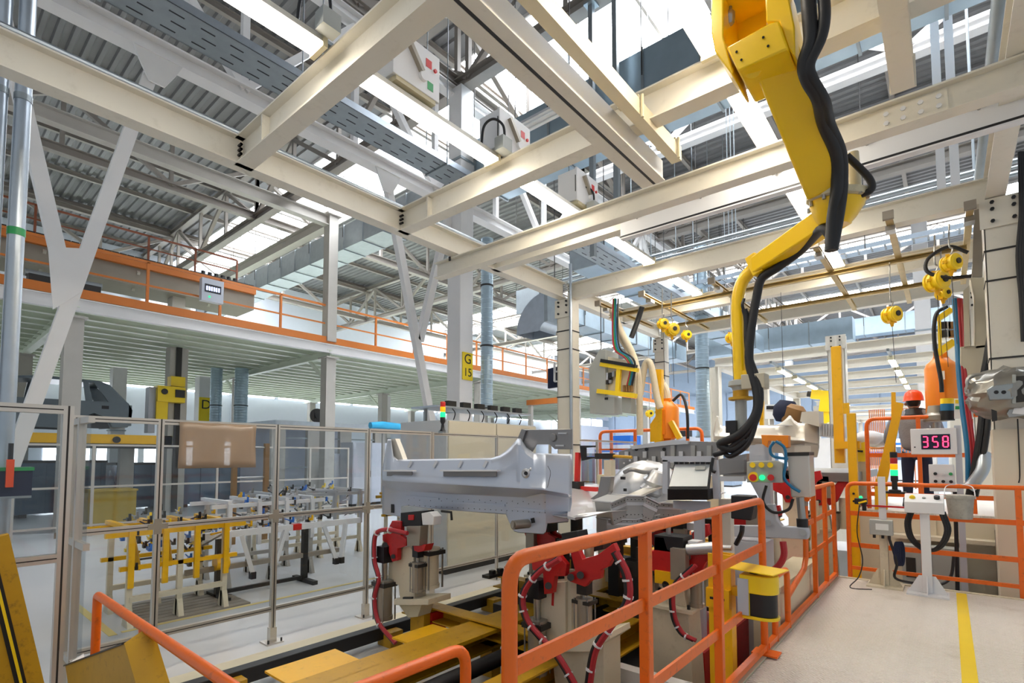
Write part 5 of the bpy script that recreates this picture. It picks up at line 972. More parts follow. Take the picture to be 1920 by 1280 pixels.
n_ = V((1, 0, 0)) * .041; part(t, 'slot', 'black', M().bar(p0 + n_, p1 + n_, .004, .05, up=(0, 1, 0))); s_ = frame(p0, p1, (0, 1, 0))[1]
for k in (-1, 1): part(t, 'stripe', 'yellow_bright', M().bar(p0 + n_ + s_ * .036 * k, p1 + n_ + s_ * .036 * k, .004, .014, up=(0, 1, 0)))

# ================================================================ laser scanner on yellow post
t = T('laser_scanner', 'yellow and black laser scanner under a yellow cover plate', 'scanner', (-1.02, 3.9, .5))
sc_ = P(1408, 1092, x=-1.02)
ps = T('scanner_post', 'yellow drilled post carrying the laser scanner', 'post', (-1.32, 4.0, 0))
part(ps, 'post', 'yellow', M().chan((-1.28, 3.88, 0), (-1.28, 3.88, 1.3), .16, .1, .008, up=(0, 1, 0)), bevel=.003); part(ps, 'mount_plate', 'yellow', M().box(-1.36, -1.2, 3.78, 3.83, .93, 1.06)); part(ps, 'bolt_group', 'black', M().bc((-1.28, 3.775, .995), .1, .006, .016).bc((-1.28, 3.778, .995), .016, .006, .09)); part(ps, 'arm', 'yellow', M().box(-1.3, -1.02, 3.84, 3.9, 1.02, 1.08))
def scyl(z0, z1, r, cx_=-1.0, cy_=3.84, a0=-100, a1=110, n=14): return [V((cx_ + r * math.cos(R(a0 + (a1 - a0) * i / n)), cy_ + r * math.sin(R(a0 + (a1 - a0) * i / n)), z0)) for i in range(n + 1)]
back = [V((-1.12, 3.93, 0)), V((-1.12, 3.75, 0))]
def ring(z0, z1, r): return [V((-.99 + r * math.cos(R(a)), 3.84 + r * math.sin(R(a)), z0)) for a in range(-90, 91, 15)] + [V((-1.12, 3.84 + r, z0)), V((-1.12, 3.84 - r, z0))]
ca = P(1412, 1100, x=-1.0).z
part(t, 'housing', 'yellow_bright', M().prism(ring(1.075, 0, .095), (0, 0, .12)), bevel=.006); part(t, 'optic_window', 'black', M().prism(ring(.925, 0, .085), (0, 0, .15)), bevel=.004); part(t, 'lower_lip', 'yellow_bright', M().prism(ring(.905, 0, .098), (0, 0, .02)), bevel=.004); part(t, 'side_cheek', 'yellow_bright', M().prism(ring(.925, 0, .093)[-3:] + [V((-1.06, 3.747, .925))], (0, 0, .15))); part(t, 'label_strip', 'machine_grey', M().box(-1.13, -1.06, 3.735, 3.745, .93, 1.17)); part(t, 'cover_plate', 'yellow_bright', M().prism([V((-1.2, 3.72, 1.23)), V((-.9, 3.72, 1.215)), V((-.86, 3.98, 1.215)), V((-1.2, 3.98, 1.23))], (0, 0, .006))); part(t, 'stand_off', 'black', M().cyl((-1.05, 3.84, 1.19), (-1.05, 3.84, 1.225), .03, 10))

# ================================================================ consoles on the platform
def stand(t, x, y, ztop, mt='white', w=.085, fw=.36):
    part(t, 'column', mt, M().box(x - w / 2, x + w / 2, y - w / 2, y + w / 2, PZ + .02, ztop), bevel=.004); f = part(t, 'foot_plate', mt, M().box(x - fw / 2, x + fw / 2, y - fw / 2.4, y + fw / 2.4, PZ + .001, PZ + .02))
    for sx_ in (-1, 1): part(f, 'gusset', mt, M().prism([V((x + sx_ * w / 2, y - .005, PZ + .02)), V((x + sx_ * fw * .47, y - .005, PZ + .02)), V((x + sx_ * fw * .2, y - .005, PZ + .2)), V((x + sx_ * w / 2, y - .005, PZ + .2))], (0, .01, 0)))
    part(f, 'gusset', mt, M().prism([V((x - .005, y - w / 2, PZ + .02)), V((x - .005, y - fw * .4, PZ + .02)), V((x - .005, y - fw * .18, PZ + .2)), V((x - .005, y - w / 2, PZ + .2))], (.01, 0, 0)))
cx_, cy_ = -.215, 7.28
t = T('push_button_console', 'white two hand push button console on a white post', 'console', (cx_, cy_, PZ)); stand(t, cx_, cy_, 1.4)
part(t, 'box', 'white', M().prism([V((cx_ - .17, cy_ - .1, 1.38)), V((cx_ - .17, cy_ - .1, 1.5)), V((cx_ - .17, cy_ + .06, 1.58)), V((cx_ - .17, cy_ + .1, 1.58)), V((cx_ - .17, cy_ + .1, 1.38))], (.34, 0, 0)), bevel=.006)
part(t, 'button', 'yellow_bright', M().lathe((cx_ - .1, cy_ - .02, 1.54), [(.028, 0), (.026, .015), (.012, .03)], 12, (0, -.45, .9))); part(t, 'button', 'black', M().lathe((cx_ + .11, cy_ - .02, 1.54), [(.026, 0), (.026, .03), (.02, .035)], 12, (0, -.45, .9))); part(t, 'button', 'box_grey', M().lathe((cx_, cy_ - .02, 1.54), [(.016, 0), (.014, .012)], 10, (0, -.45, .9)))
for k in range(3):
    o = V((k * .018, k * .012, 0)); part(t, 'cable', 'rubber', M().tube(spline([V((cx_ - .13, cy_, 1.4)) + o, V((cx_ - .17, cy_ + .02, 1.25)) + o, V((cx_ - .14, cy_ + .03, 1.08)) + o, V((cx_ - .02, cy_ + .08, .96)) + o, V((cx_ + .1, cy_ + .04, 1.02)) + o, V((cx_ + .17, cy_ + .02, 1.2)) + o, V((cx_ + .13, cy_, 1.4)) + o]), .014, 8))
for px, py in ((1715, 1), ): pass
c2x, c2y = -.6, 7.4
t = T('scanner_stand', 'cream narrow stand with grey terminal box and coiled blue cable', 'stand', (c2x, c2y, PZ)); stand(t, c2x, c2y, 1.2, 'pedestal', .08, .34); part(t, 'upper_post', 'white', M().box(c2x - .035, c2x + .035, c2y - .02, c2y + .02, 1.2, 1.76)); part(t, 'tool_holder', 'red', M().bar((c2x - .2, c2y - .03, 1.42), (c2x + .25, c2y - .03, 1.42), .02)); part(t, 'terminal_box', 'box_grey', M().box(c2x - .12, c2x + .1, c2y - .14, c2y - .04, 1.1, 1.27), bevel=.008); part(t, 'terminal_screen', 'screen_w', M().box(c2x - .06, c2x + .06, c2y - .143, c2y - .14, 1.16, 1.23)); part(t, 'gland_row', 'black', M().cyl((c2x - .08, c2y - .09, 1.06), (c2x - .08, c2y - .09, 1.1), .015, 8).cyl((c2x + .0, c2y - .09, 1.06), (c2x, c2y - .09, 1.1), .015, 8).cyl((c2x + .06, c2y - .09, 1.06), (c2x + .06, c2y - .09, 1.1), .015, 8))
m = M()
for k in range(5): m.tube([V((c2x + .12 + .012 * k, c2y - .08 + .01 * k, .9)) + V((.02 * math.sin(a) , .06 * math.sin(a) * .5, .13 * math.cos(a))) for a in [i * math.pi / 8 for i in range(17)]], .009, 6)
part(t, 'cable_coil', 'navy', m, label='coiled dark blue cable'); part(t, 'cable', 'rubber', M().tube(spline([(c2x + .06, c2y - .09, 1.06), (c2x + .12, c2y - .1, .8), (c2x + .1, c2y - .05, .62), (c2x + .3, c2y + .1, .56), (c2x + .5, c2y + .15, .53)]), .014, 8)); part(t, 'cable', 'rubber', M().tube(spline([(c2x - .22, c2y - .03, 1.42), (c2x - .25, c2y - .05, 1.1), (c2x - .2, c2y - .1, .8), (c2x - .24, c2y - .12, .6), (c2x - .3, c2y - .35, .51), (c2x - .1, c2y - .3, .51)]), .006, 6))
t = T('barcode_scanner', 'black and yellow hand scanner with a green lamp on the red rail', 'scanner', (c2x - .2, c2y - .03, 1.43)); q = V((c2x - .2, c2y - .05, 1.47)); part(t, 'body', 'black', M().bc(q, .12, .1, .07).bc(q + V((.03, 0, -.06)), .04, .05, .1), bevel=.008); part(t, 'trim', 'yellow_bright', M().bar(q + V((-.02, -.052, -.02)), q + V((.06, -.052, .01)), .01, .02)); part(t, 'lamp', 'led_green', M().ball(q + V((0, -.01, .045)), .018))
def tower(c, label, r=.035, mts=('black', 'led_green', 'lamp_amber', 'red', 'black'), stem=.12):
    t = T('signal_tower', label, 'signal light', c); part(t, 'stem', 'black', M().lathe(c, [(.06, 0), (.06, .02), (r * .8, .03), (r * .8, stem)], 12))
    for k, mt in enumerate(mts): part(t, 'lens', mt, M().lathe(vv(c) + V((0, 0, stem + .07 * k)), [(r, 0), (r * 1.06, .008), (r * 1.06, .06), (r, .068)], 14))
sq = P(1678, 922, y=7.6); tower(V((sq.x, sq.y, 1.58)), 'signal tower with glowing green lens between the two consoles'); one('signal_bracket', 'black', M().box(sq.x - .16, sq.x + .1, sq.y - .05, sq.y + .16, 1.56, 1.58), 'flat black bracket under the signal tower', 'bracket')
# bucket
bq = V((.085, 7.5, 1.32)); t = T('bucket', 'dirty grey plastic bucket hanging on the railing', 'bucket', bq); part(t, 'pail', 'dirty_bucket', M().lathe(bq, [(.1, 0), (.12, .22), (.13, .22), (.13, .25), (.118, .25), (.098, .02)], 22)); part(t, 'lid', 'dirty_bucket', M().lathe(bq + V((0, 0, .245)), [(.118, 0), (.11, .012), (.06, .016)], 22)); part(t, 'handle', 'white', M().tube(spline([bq + V((-.13, 0, .22)), bq + V((-.11, .12, .34)), bq + V((0, .22, .36)), bq + V((.11, .12, .34)), bq + V((.13, 0, .22))]), .005, 6))
# 358 display on its mast
sx0, sx1, sz0, sz1, sy = -.34, .09, 1.95, 2.33, 8.0
t = T('counter_display', 'white counter box showing red digits 358 on a grey mast', 'display', ((sx0 + sx1) / 2, sy, .5)); part(t, 'case', 'white', M().box(sx0, sx1, sy, sy + .1, sz0 + .07, sz1), bevel=.006); wnd = part(t, 'window', 'navy', M().box(sx0 + .1, sx1 - .06, sy - .004, sy, sz0 + .13, sz1 - .07))
SEGS = {'3': 'abgcd', '5': 'afgcd', '8': 'abcdefg'}
for k, ch in enumerate('358'):
    x0 = sx0 + .116 + k * .094; zc = (sz0 + .13 + sz1 - .07) / 2; w_, h_ = .046, .062; m = M(); th = .006
    for s_ in SEGS[ch]:
        if s_ in 'agd': z = zc + {'a': h_, 'g': 0, 'd': -h_}[s_]; m.box(x0 + .004, x0 + w_ - .004, sy - .008, sy - .004, z - th, z + th)
        else: xq = x0 if s_ in 'fe' else x0 + w_; z = zc + (h_ / 2 if s_ in 'bf' else -h_ / 2); m.box(xq - th, xq + th, sy - .008, sy - .004, z - h_ / 2 + .005, z + h_ / 2 - .005)
    part(wnd, 'digit', 'led_red', m, label='red digit ' + ch)
part(t, 'mast', 'machine_grey', M().box(.07, .13, sy + .02, sy + .08, 0, 2.36)); part(t, 'led_dot', 'black', M().box(sx0 + .03, sx0 + .045, sy - .003, sy, 2.1, 2.115))
bx = part(t, 'button_box', 'white', M().box(-.18, .06, sy, sy + .09, 1.58, 1.9), bevel=.006)
for i in range(3):
    for j in range(2): part(bx, 'button', ('green' if (i, j) == (2, 1) else 'white' if (i, j) == (1, 1) else 'black'), M().cyl((-.12 + i * .07, sy - .025, 1.7 + j * .09), (-.12 + i * .07, sy, 1.7 + j * .09), .018, 12))
part(t, 'cable', 'rubber', M().tube([(.05, sy + .05, 1.58), (.045, sy + .05, 1.0), (.03, sy + .05, .2)], .02, 8))
one('floor_cable', 'rubber', M().tube(spline([(.02, 7.9, .9), (-.02, 7.85, .62), (-.12, 7.75, .53), (-.2, 7.66, .53)]), .016, 8), 'black cable running down behind the console', 'cable')
# ================================================================ yellow manipulator
Y1, Y2, Y3 = 3.2, 3.9, 4.5
ro = T('manipulator', 'big yellow handling manipulator with curved lift tube hanging from the gantry', 'manipulator', (-.8, 3.2, 2.5))
def pl_(pts, y): return [P(a, b, y=y) for a, b in pts]
part(ro, 'side_cheek', 'yellow_arm', M().prism(pl_([(1333, -60), (1356, -60), (1356, 68), (1374, 133), (1372, 140), (1340, 96), (1333, 60)], Y1 - .12)[::-1], (0, .34, 0)), bevel=.008)
part(ro, 'yoke', 'yellow_arm', M().prism(pl_([(1362, 88), (1440, 44), (1460, 38), (1478, 90), (1383, 133)], Y1 - .14)[::-1], (0, .36, 0)), bevel=.01)
part(ro, 'side_cheek', 'yellow_arm', M().prism(pl_([(1432, -60), (1468, -60), (1490, 50), (1491, 105), (1478, 92), (1460, 40), (1436, 40)], Y1 - .1)[::-1], (0, .32, 0)), bevel=.008)
part(ro, 'inner_plate', 'yellow_arm', M().prism(pl_([(1356, -60), (1434, -60), (1438, 60), (1362, 90)], Y1 + .16)[::-1], (0, .02, 0)))
part(ro, 'piston_rod', 'steel', M().cyl(P(1369, -60, y=Y1), P(1369, 20, y=Y1), .012, 12)); part(ro, 'rod_end', 'steel', M().lathe(P(1369, 46, y=Y1), [(.018, 0), (.026, .01), (.026, .03), (.03, .035), (.03, .07), (.018, .085)], 14))
m = M()
for a, b in ((1381, 97), (1390, 112), (1431, 70), (1440, 86)): m.cyl(P(a, b, y=Y1 - .14), P(a, b, y=Y1 - .148), .007, 6)
part(ro, 'screw_group', 'black', m)
sh = P(1440, 118, y=Y1 + .05); part(ro, 'pivot_boss', 'yellow_arm', M().cyl(P(1412, 128, y=Y1 - .08), P(1412, 128, y=Y1 + .2), .05, 18))
# upper arm box
a0, a1 = P(1452, 95, y=Y1 + .05), P(1545, 352, y=Y2)
def arm_box(p0, p1, w0, w1, t0, t1):
    d, s_, u_ = frame(p0, p1, (0, -1, 0)); r0 = [p0 + s_ * x * w0 / 2 + u_ * y * t0 / 2 for x, y in ((-1, -1), (1, -1), (1, 1), (-1, 1))]; r1 = [p1 + s_ * x * w1 / 2 + u_ * y * t1 / 2 for x, y in ((-1, -1), (1, -1), (1, 1), (-1, 1))]
    return M()._add(r0 + r1, [(3, 2, 1, 0), (4, 5, 6, 7), (0, 1, 5, 4), (1, 2, 6, 5), (2, 3, 7, 6), (3, 0, 4, 7)])
part(ro, 'upper_arm', 'yellow_arm', arm_box(a0, a1, .24, .21, .24, .2), bevel=.018)
fl_ = P(1570, 372, y=Y2 + .1); ax = V((.15, -.1, 1)).normalized()
part(ro, 'flange', 'cream_dull', M().lathe(fl_, [(.17, -.02), (.185, -.01), (.185, .03), (.16, .035)], 30, ax), label='pale worn joint flange'); part(ro, 'knuckle', 'yellow_arm', M().lathe(fl_ - ax * .17, [(.09, 0), (.12, .04), (.16, .12), (.165, .15)], 24, ax), bevel=.004); part(ro, 'pin', 'cream_dull', M().cyl(fl_ + V((.1, .05, .02)), fl_ + V((.09, .05, .3)), .035, 12))
m = M()
for k in range(10): a = k * .628; m.cyl(fl_ + V((.17 * math.cos(a), .17 * math.sin(a), -.05)), fl_ + V((.17 * math.cos(a), .17 * math.sin(a), -.015)), .012, 6)
part(ro, 'bolt_ring', 'steel', m)
b0, b1 = P(1575, 398, y=Y2 + .12), P(1418, 500, y=Y3 - .05); part(ro, 'forearm', 'yellow_arm', arm_box(b0, b1, .15, .13, .19, .14), bevel=.012); part(ro, 'forearm_collar', 'yellow_arm', arm_box(P(1432, 492, y=Y3 - .05), P(1414, 504, y=Y3 - .03), .17, .17, .18, .18), bevel=.006)
tb = [P(1424, 497, y=Y3 - .03), P(1408, 508, y=Y3 - .02), P(1392, 528, y=Y3), P(1384, 555, y=Y3), P(1383, 590, y=Y3), P(1385, 640, y=Y3), P(1388, 712, y=Y3)]
part(ro, 'lift_tube', 'yellow_arm', M().tube(spline(tb, 6), .05, 18))
e = P(1388, 712, y=Y3); part(ro, 'rotary_joint', 'box_grey', M().lathe(e, [(.06, .0), (.09, -.01), (.095, -.05), (.07, -.06), (.06, -.09)], 22)); part(ro, 'encoder_box', 'box_beige', M().bc(e + V((.12, -.02, -.03)), .18, .14, .12), bevel=.006); part(ro, 'yellow_lug', 'yellow_arm', M().bc(e + V((.07, 0, .04)), .12, .08, .06)); part(ro, 'tool_flange', 'yellow_dirty', M().lathe(e + V((0, 0, -.09)), [(.06, 0), (.06, -.05), (.095, -.055), (.095, -.075), (.08, -.08)], 22)); part(ro, 'tool_shaft', 'box_grey', M().cyl(e + V((0, 0, -.17)), P(1391, 830, y=Y3), .045, 16)); g_ = P(1388, 800, y=Y3); part(ro, 'valve_block', 'black', M().bc(g_ + V((-.05, -.06, 0)), .08, .06, .1).bc(g_ + V((0, -.06, -.06)), .12, .05, .05))
# hoses along the manipulator
def hb(pts, r, nm='hose', mt='rubber'): part(ro, nm, mt, M().tube(spline(pts, 6), r, 10))
hb([P(1512, -60, y=Y1 - .1), P(1517, 20, y=Y1 - .1), P(1520, 75, y=Y1 - .08), P(1508, 118, y=Y1 - .05), P(1515, 150, y=Y1), P(1535, 185, y=Y1 + .1), P(1545, 230, y=Y1 + .3), P(1568, 290, y=Y2 - .2), P(1570, 350, y=Y2 - .1), P(1562, 410, y=Y2 - .1), P(1558, 470, y=Y2 - .1)], .038)
hb([P(1538, -60, y=Y1 - .1), P(1546, 20, y=Y1 - .1), P(1540, 70, y=Y1 - .08), P(1518, 120, y=Y1 - .05), P(1524, 150, y=Y1), P(1546, 190, y=Y1 + .12), P(1556, 232, y=Y1 + .32), P(1578, 288, y=Y2 - .18), P(1580, 350, y=Y2 - .08), P(1574, 400, y=Y2 - .1), P(1562, 468, y=Y2 - .1)], .03)
hb([P(1558, 440, y=Y2 + .05), P(1540, 430, y=Y2 + .1), P(1500, 470, y=Y3 - .2), P(1455, 503, y=Y3 - .12), P(1428, 522, y=Y3 - .08), P(1418, 560, y=Y3 - .06), P(1408, 620, y=Y3 - .06), P(1405, 680, y=Y3 - .06), P(1420, 740, y=Y3 - .08), P(1415, 780, y=Y3 - .1), P(1385, 815, y=Y3 - .1), P(1350, 832, y=Y3 - .05), P(1375, 842, y=Y3 - .05), P(1402, 825, y=Y3 - .08)], .034)
hb([P(1396, 580, y=Y3 - .07), P(1400, 600, y=Y3 - .06), P(1403, 660, y=Y3 - .05), P(1426, 735, y=Y3 - .08), P(1412, 800, y=Y3 - .1), P(1365, 842, y=Y3 - .05), P(1340, 852, y=Y3)], .024)
hb([P(1425, 745, y=Y3 - .08), P(1415, 800, y=Y3 - .1), P(1400, 835, y=Y3 - .1), P(1370, 855, y=Y3 - .05), P(1360, 845, y=Y3), P(1395, 838, y=Y3 + .02)], .02)
hb([P(1588, 292, y=Y2), P(1605, 308, y=Y2 + .02), P(1630, 335, y=Y2 + .03), P(1634, 355, y=Y2 + .03), P(1612, 366, y=Y2 + .05)], .022)
hb([P(1395, 560, y=Y3 - .07), P(1392, 572, y=Y3 - .09), P(1396, 590, y=Y3 - .07), P(1400, 640, y=Y3 - .06)], .012)
# trolley carrying it, up between the crane rails
part(ro, 'head', 'yellow_arm', M().box(-.98, -.2, Y1 - .1, Y1 + .18, 4.76, 4.96))

# ================================================================ hanging control panel with yellow frame
hp = T('hanging_control_panel', 'grey control box in a yellow frame hanging on hoses', 'control panel', P(1150, 770, y=8.5)); YH = 8.4
part(hp, 'enclosure', 'box_grey', M().prism(pl_([(1104, 690), (1124, 655), (1135, 655), (1135, 775), (1106, 775)], YH)[::-1], (0, .5, 0)), bevel=.008); part(hp, 'back_plate', 'cabinet', M().prism(pl_([(1122, 665), (1192, 678), (1192, 740), (1120, 735)], YH + .1)[::-1], (0, .03, 0)))
part(hp, 'frame_bar', 'yellow_bright', M().bar(P(1127, 683, y=YH), P(1196, 694, y=YH), .09, .07)); part(hp, 'frame_bar', 'yellow_bright', M().bar(P(1121, 733, y=YH), P(1193, 742, y=YH), .09, .08)); part(hp, 'frame_bar', 'yellow_bright', M().bar(P(1161, 690, y=YH), P(1158, 736, y=YH), .08, .06, up=(0, 1, 0)))
part(hp, 'terminal_strip', 'black', M().bar(P(1128, 676, y=YH - .02), P(1193, 687, y=YH - .02), .1, .06)); part(hp, 'lower_box', 'box_grey', M().prism(pl_([(1121, 742), (1152, 744), (1152, 775), (1121, 775)], YH)[::-1], (0, .3, 0))); part(hp, 'lower_box', 'box_grey', M().prism(pl_([(1166, 744), (1183, 746), (1183, 775), (1166, 773)], YH + .05)[::-1], (0, .2, 0))); part(hp, 'lens', 'black', M().bc(P(1137, 747, y=YH - .01), .06, .03, .04))
rn = random.Random(5)
for k in range(7): part(hp, 'valve', ('steel', 'silver', 'dark_steel')[k % 3], M().bc(P(1133 + (k % 4) * 6, 703 + (k // 4) * 10 + rn.uniform(-2, 4), y=YH + .05), .05, .06, rn.uniform(.07, .14)))
for k in range(4): part(hp, 'tap', 'wood_box', M().cyl(P(1170 + k * 5, 722, y=YH + .06), P(1170 + k * 5, 734, y=YH + .06), .025, 8))
for k, (mt, off) in enumerate((('red_hose', 0), ('blue_hose', 5), ('rubber', 9), ('green', 3))): part(hp, 'hose', mt, M().tube(spline([P(1150 + off, 560, y=YH + .2), P(1149 + off, 620, y=YH + .1), P(1153 + off * 1.2, 655, y=YH), P(1172 + off * 1.5, 670, y=YH - .03), P(1182 + off, 690, y=YH), P(1176 + off, 722, y=YH + .04)], 5), .018, 7))
part(hp, 'sleeve', 'beige_hose', M().tube(spline([P(1150, 585, y=YH + .25), P(1165, 622, y=YH + .2), P(1188, 668, y=YH + .2), P(1198, 720, y=YH + .2), P(1200, 815, y=YH + .25)], 6), .06, 10), label='cream fabric hose sleeve'); part(hp, 'sleeve', 'beige_hose', M().tube(spline([P(1146, 580, y=YH + .3), P(1158, 625, y=YH + .3), P(1178, 658, y=YH + .25), P(1190, 690, y=YH + .2)], 6), .045, 10)); part(hp, 'hanger', 'dark_steel', M().cyl(P(1127, 655, y=YH + .2), V((P(1127, 655, y=YH + .2).x, YH + .2, 4.95)), .01, 6)); part(hp, 'black_hose', 'rubber', M().tube(spline([P(1204, 575, y=YH + .4), P(1196, 600, y=YH + .4), P(1184, 632, y=YH + .3)], 5), .05, 9))
# cream sleeve arch behind it
one('hose_sleeve', 'beige_hose', M().tube(spline([P(1200, 740, y=10), P(1208, 690, y=10), P(1215, 678, y=10), P(1222, 690, y=10), P(1232, 745, y=10), P(1238, 765, y=10)], 6), .07, 10), 'looped cream hose sleeve over the orange welding gun', 'hose')

# ================================================================ orange welding transformers
def gun(px, py0, py1, y, w, label, base):
    a, b = P(px, py0, y=y), P(px, py1, y=y); t = T('welding_gun', label, 'welding gun', (b.x, b.y, base), 'orange welding guns')
    h = a.z - b.z; part(t, 'transformer', 'orange_robot', M().lathe(b, [(w * .46, 0), (w * .5, h * .03), (w * .5, h * .8), (w * .44, h * .88), (w * .3, h * .94), (w * .22, h)], 20), bevel=.004); part(t, 'cap', 'orange_robot', M().bc(V((b.x, b.y, b.z + h * 1.02)), w * .4, w * .4, h * .1)); part(t, 'rib', 'orange_robot', M().box(b.x - w * .08, b.x + w * .08, b.y - w * .56, b.y - w * .4, b.z + h * .1, b.z + h * .75)); return t, a, b
g_, a, b = gun(1253, 752, 822, 10.5, .45, 'orange welding gun beside the yellow post, behind the body panel', 1.6)
part(g_, 'pneumatic_sleeve', 'beige_hose', M().tube(spline([a, a + V((-.05, 0, .25)), a + V((-.2, 0, .5)), a + V((-.3, .1, .3))], 5), .07, 9)); part(g_, 'foot', 'yellow', M().bar(P(1258, 790, y=10.3), P(1275, 822, y=10.3), .1)); part(g_, 'hose', 'rubber', M().tube(spline([a + V((.1, 0, 0)), P(1278, 740, y=10.5), P(1288, 770, y=10.4), P(1290, 822, y=10.4)], 5), .03, 8)); part(g_, 'stand', 'orange_robot', M().box(b.x - .1, b.x + .1, b.y - .1, b.y + .1, 0, b.z))
one('yellow_upright', 'yellow', M().prism(pl_([(1229, 692), (1240, 692), (1240, 825), (1219, 828), (1219, 795), (1229, 780)], 10.2)[::-1], (0, .12, 0)).box(P(1232, 825, y=10.2).x - .06, P(1232, 825, y=10.2).x + .1, 10.2, 10.32, 0, P(1232, 826, y=10.2).z), 'stout yellow upright in front of the orange welding gun', 'post')
gr = T('guard_rail', 'orange railing far behind the panel with small flags', 'railing', P(1220, 830, y=11.5)); z_ = P(1220, 806, y=11.5).z; xa, xb = P(1125, 810, y=11.5).x, P(1316, 805, y=11.5).x
part(gr, 'top_rail', 'orange', M().tube(bend((xa, 11.5, 1.2), (xa, 11.5, z_), (xa + 1, 11.5, z_), .15)[:-1] + bend((xa + 1, 11.5, z_), (xb, 11.5, z_), (xb, 11.5, 1.2), .15)[1:], .04, 10)); part(gr, 'mid_rail', 'orange', M().bar((xa, 11.5, z_ - .45), (xb, 11.5, z_ - .45), .06, .04))
for k in range(4): x = xa + (xb - xa) * (k + .5) / 4; part(gr, 'post', 'orange', M().box(x - .03, x + .03, 11.47, 11.53, 0, z_))
# ================================================================ press station beside the railing
mo = T('operator_screen', 'tilted white operator screen in a grey square tube frame', 'screen', P(1290, 940, y=4.6)); Ym = 4.6
part(mo, 'frame_tube', 'machine_grey', M().bar(P(1243, 860, y=Ym), P(1338, 860, y=Ym), .05, .05)); part(mo, 'frame_tube', 'machine_grey', M().bar(P(1249, 862, y=Ym), P(1249, 925, y=Ym), .05, .05, up=(0, 1, 0))); part(mo, 'frame_tube', 'machine_grey', M().bar(P(1340, 862, y=Ym), P(1345, 935, y=Ym), .05, .05, up=(0, 1, 0)))
sc_ = [P(1255, 912, y=Ym - .12), P(1326, 912, y=Ym - .12), P(1331, 871, y=Ym + .02), P(1266, 871, y=Ym + .02)]; part(mo, 'screen_bezel', 'black', M().prism([p + V((0, 0, -.006)) for p in [P(1253, 914, y=Ym - .125), P(1328, 914, y=Ym - .125), P(1333, 869, y=Ym + .025), P(1264, 869, y=Ym + .025)]], (0, .03, -.01))); part(mo, 'screen_face', 'screen_w', M().prism(sc_, (0, -.004, .003)))
part(mo, 'printed_mark', 'box_grey', M().prism([P(1303, 881, y=Ym - .03), P(1322, 881, y=Ym - .03), P(1324, 873, y=Ym - .0), P(1305, 873, y=Ym - .0)], (0, -.008, .004))); part(mo, 'housing', 'black', M().prism([P(1251, 916, y=Ym - .13), P(1328, 916, y=Ym - .13), P(1328, 937, y=Ym - .1), P(1251, 937, y=Ym - .1)], (0, .25, 0)), bevel=.006); part(mo, 'support_plate', 'machine_grey', M().prism([P(1262, 938, y=Ym), P(1330, 940, y=Ym), P(1330, 962, y=Ym), P(1262, 952, y=Ym)], (0, .03, 0))); part(mo, 'arm', 'machine_grey', M().box(-1.75, -1.68, Ym, Ym + .08, .42, P(1300, 950, y=Ym).z)); part(mo, 'cable', 'rubber', M().tube(spline([P(1337, 858, y=Ym - .05), P(1334, 880, y=Ym - .06), P(1342, 885, y=Ym - .05)]), .014, 7))
for k in range(7): part(mo, 'cable_clip', 'black', M().bc(P(1268 + k * 10, 868, y=Ym), .03, .03, .02))
ps_ = T('spot_press', 'grey pneumatic spot press with wide lower arm and operator buttons', 'press', P(1440, 1010, y=5.4)); Yp = 5.5
part(ps_, 'lower_arm', 'machine_grey', M().prism(pl_([(1364, 985), (1432, 986), (1434, 945), (1450, 945), (1456, 975), (1466, 987), (1513, 990), (1516, 1000), (1514, 1011), (1364, 1005)], Yp)[::-1], (0, .1, 0)), bevel=.008)
for q in ((1440, 980), (1505, 998)): part(ps_, 'pivot_bolt', 'steel', M().cyl(P(q[0], q[1], y=Yp), P(q[0], q[1], y=Yp - .03), .03, 14))
part(ps_, 'upper_arm', 'machine_grey', M().prism(pl_([(1346, 893), (1395, 893), (1395, 902), (1346, 902)], Yp)[::-1], (0, .08, 0))); part(ps_, 'back_column', 'machine_grey', M().prism(pl_([(1405, 835), (1440, 830), (1445, 950), (1432, 950), (1405, 900)], Yp + .15)[::-1], (0, .12, 0))); part(ps_, 'yoke', 'sheet_dark', M().prism(pl_([(1342, 862), (1400, 850), (1400, 890), (1342, 890)], Yp + .2)[::-1], (0, .2, 0)))
part(ps_, 'cylinder_box', 'alu', M().prism(pl_([(1475, 853), (1517, 852), (1521, 932), (1483, 932)], Yp - .02)[::-1], (0, .22, 0)), bevel=.012); part(ps_, 'cylinder_cap', 'dark_steel', M().prism(pl_([(1474, 848), (1517, 847), (1517, 853), (1475, 854)], Yp - .03)[::-1], (0, .24, 0))); part(ps_, 'cylinder_rod', 'steel', M().cyl(P(1500, 932, y=Yp + .08), P(1505, 985, y=Yp + .08), .035, 12)); part(ps_, 'rod_end', 'black', M().cyl(P(1504, 972, y=Yp + .08), P(1505, 990, y=Yp + .08), .05, 12))
ob = part(ps_, 'button_panel', 'box_grey', M().prism(pl_([(1400, 865), (1455, 863), (1467, 868), (1467, 905), (1400, 904)], Yp - .12)[::-1], (0, .09, 0)), bevel=.006)
for k in range(3): part(ob, 'selector', 'yellow_bright', M().cyl(P(1411 + k * 16.5, 871.5, y=Yp - .12), P(1411 + k * 16.5, 871.5, y=Yp - .15), .026, 14))
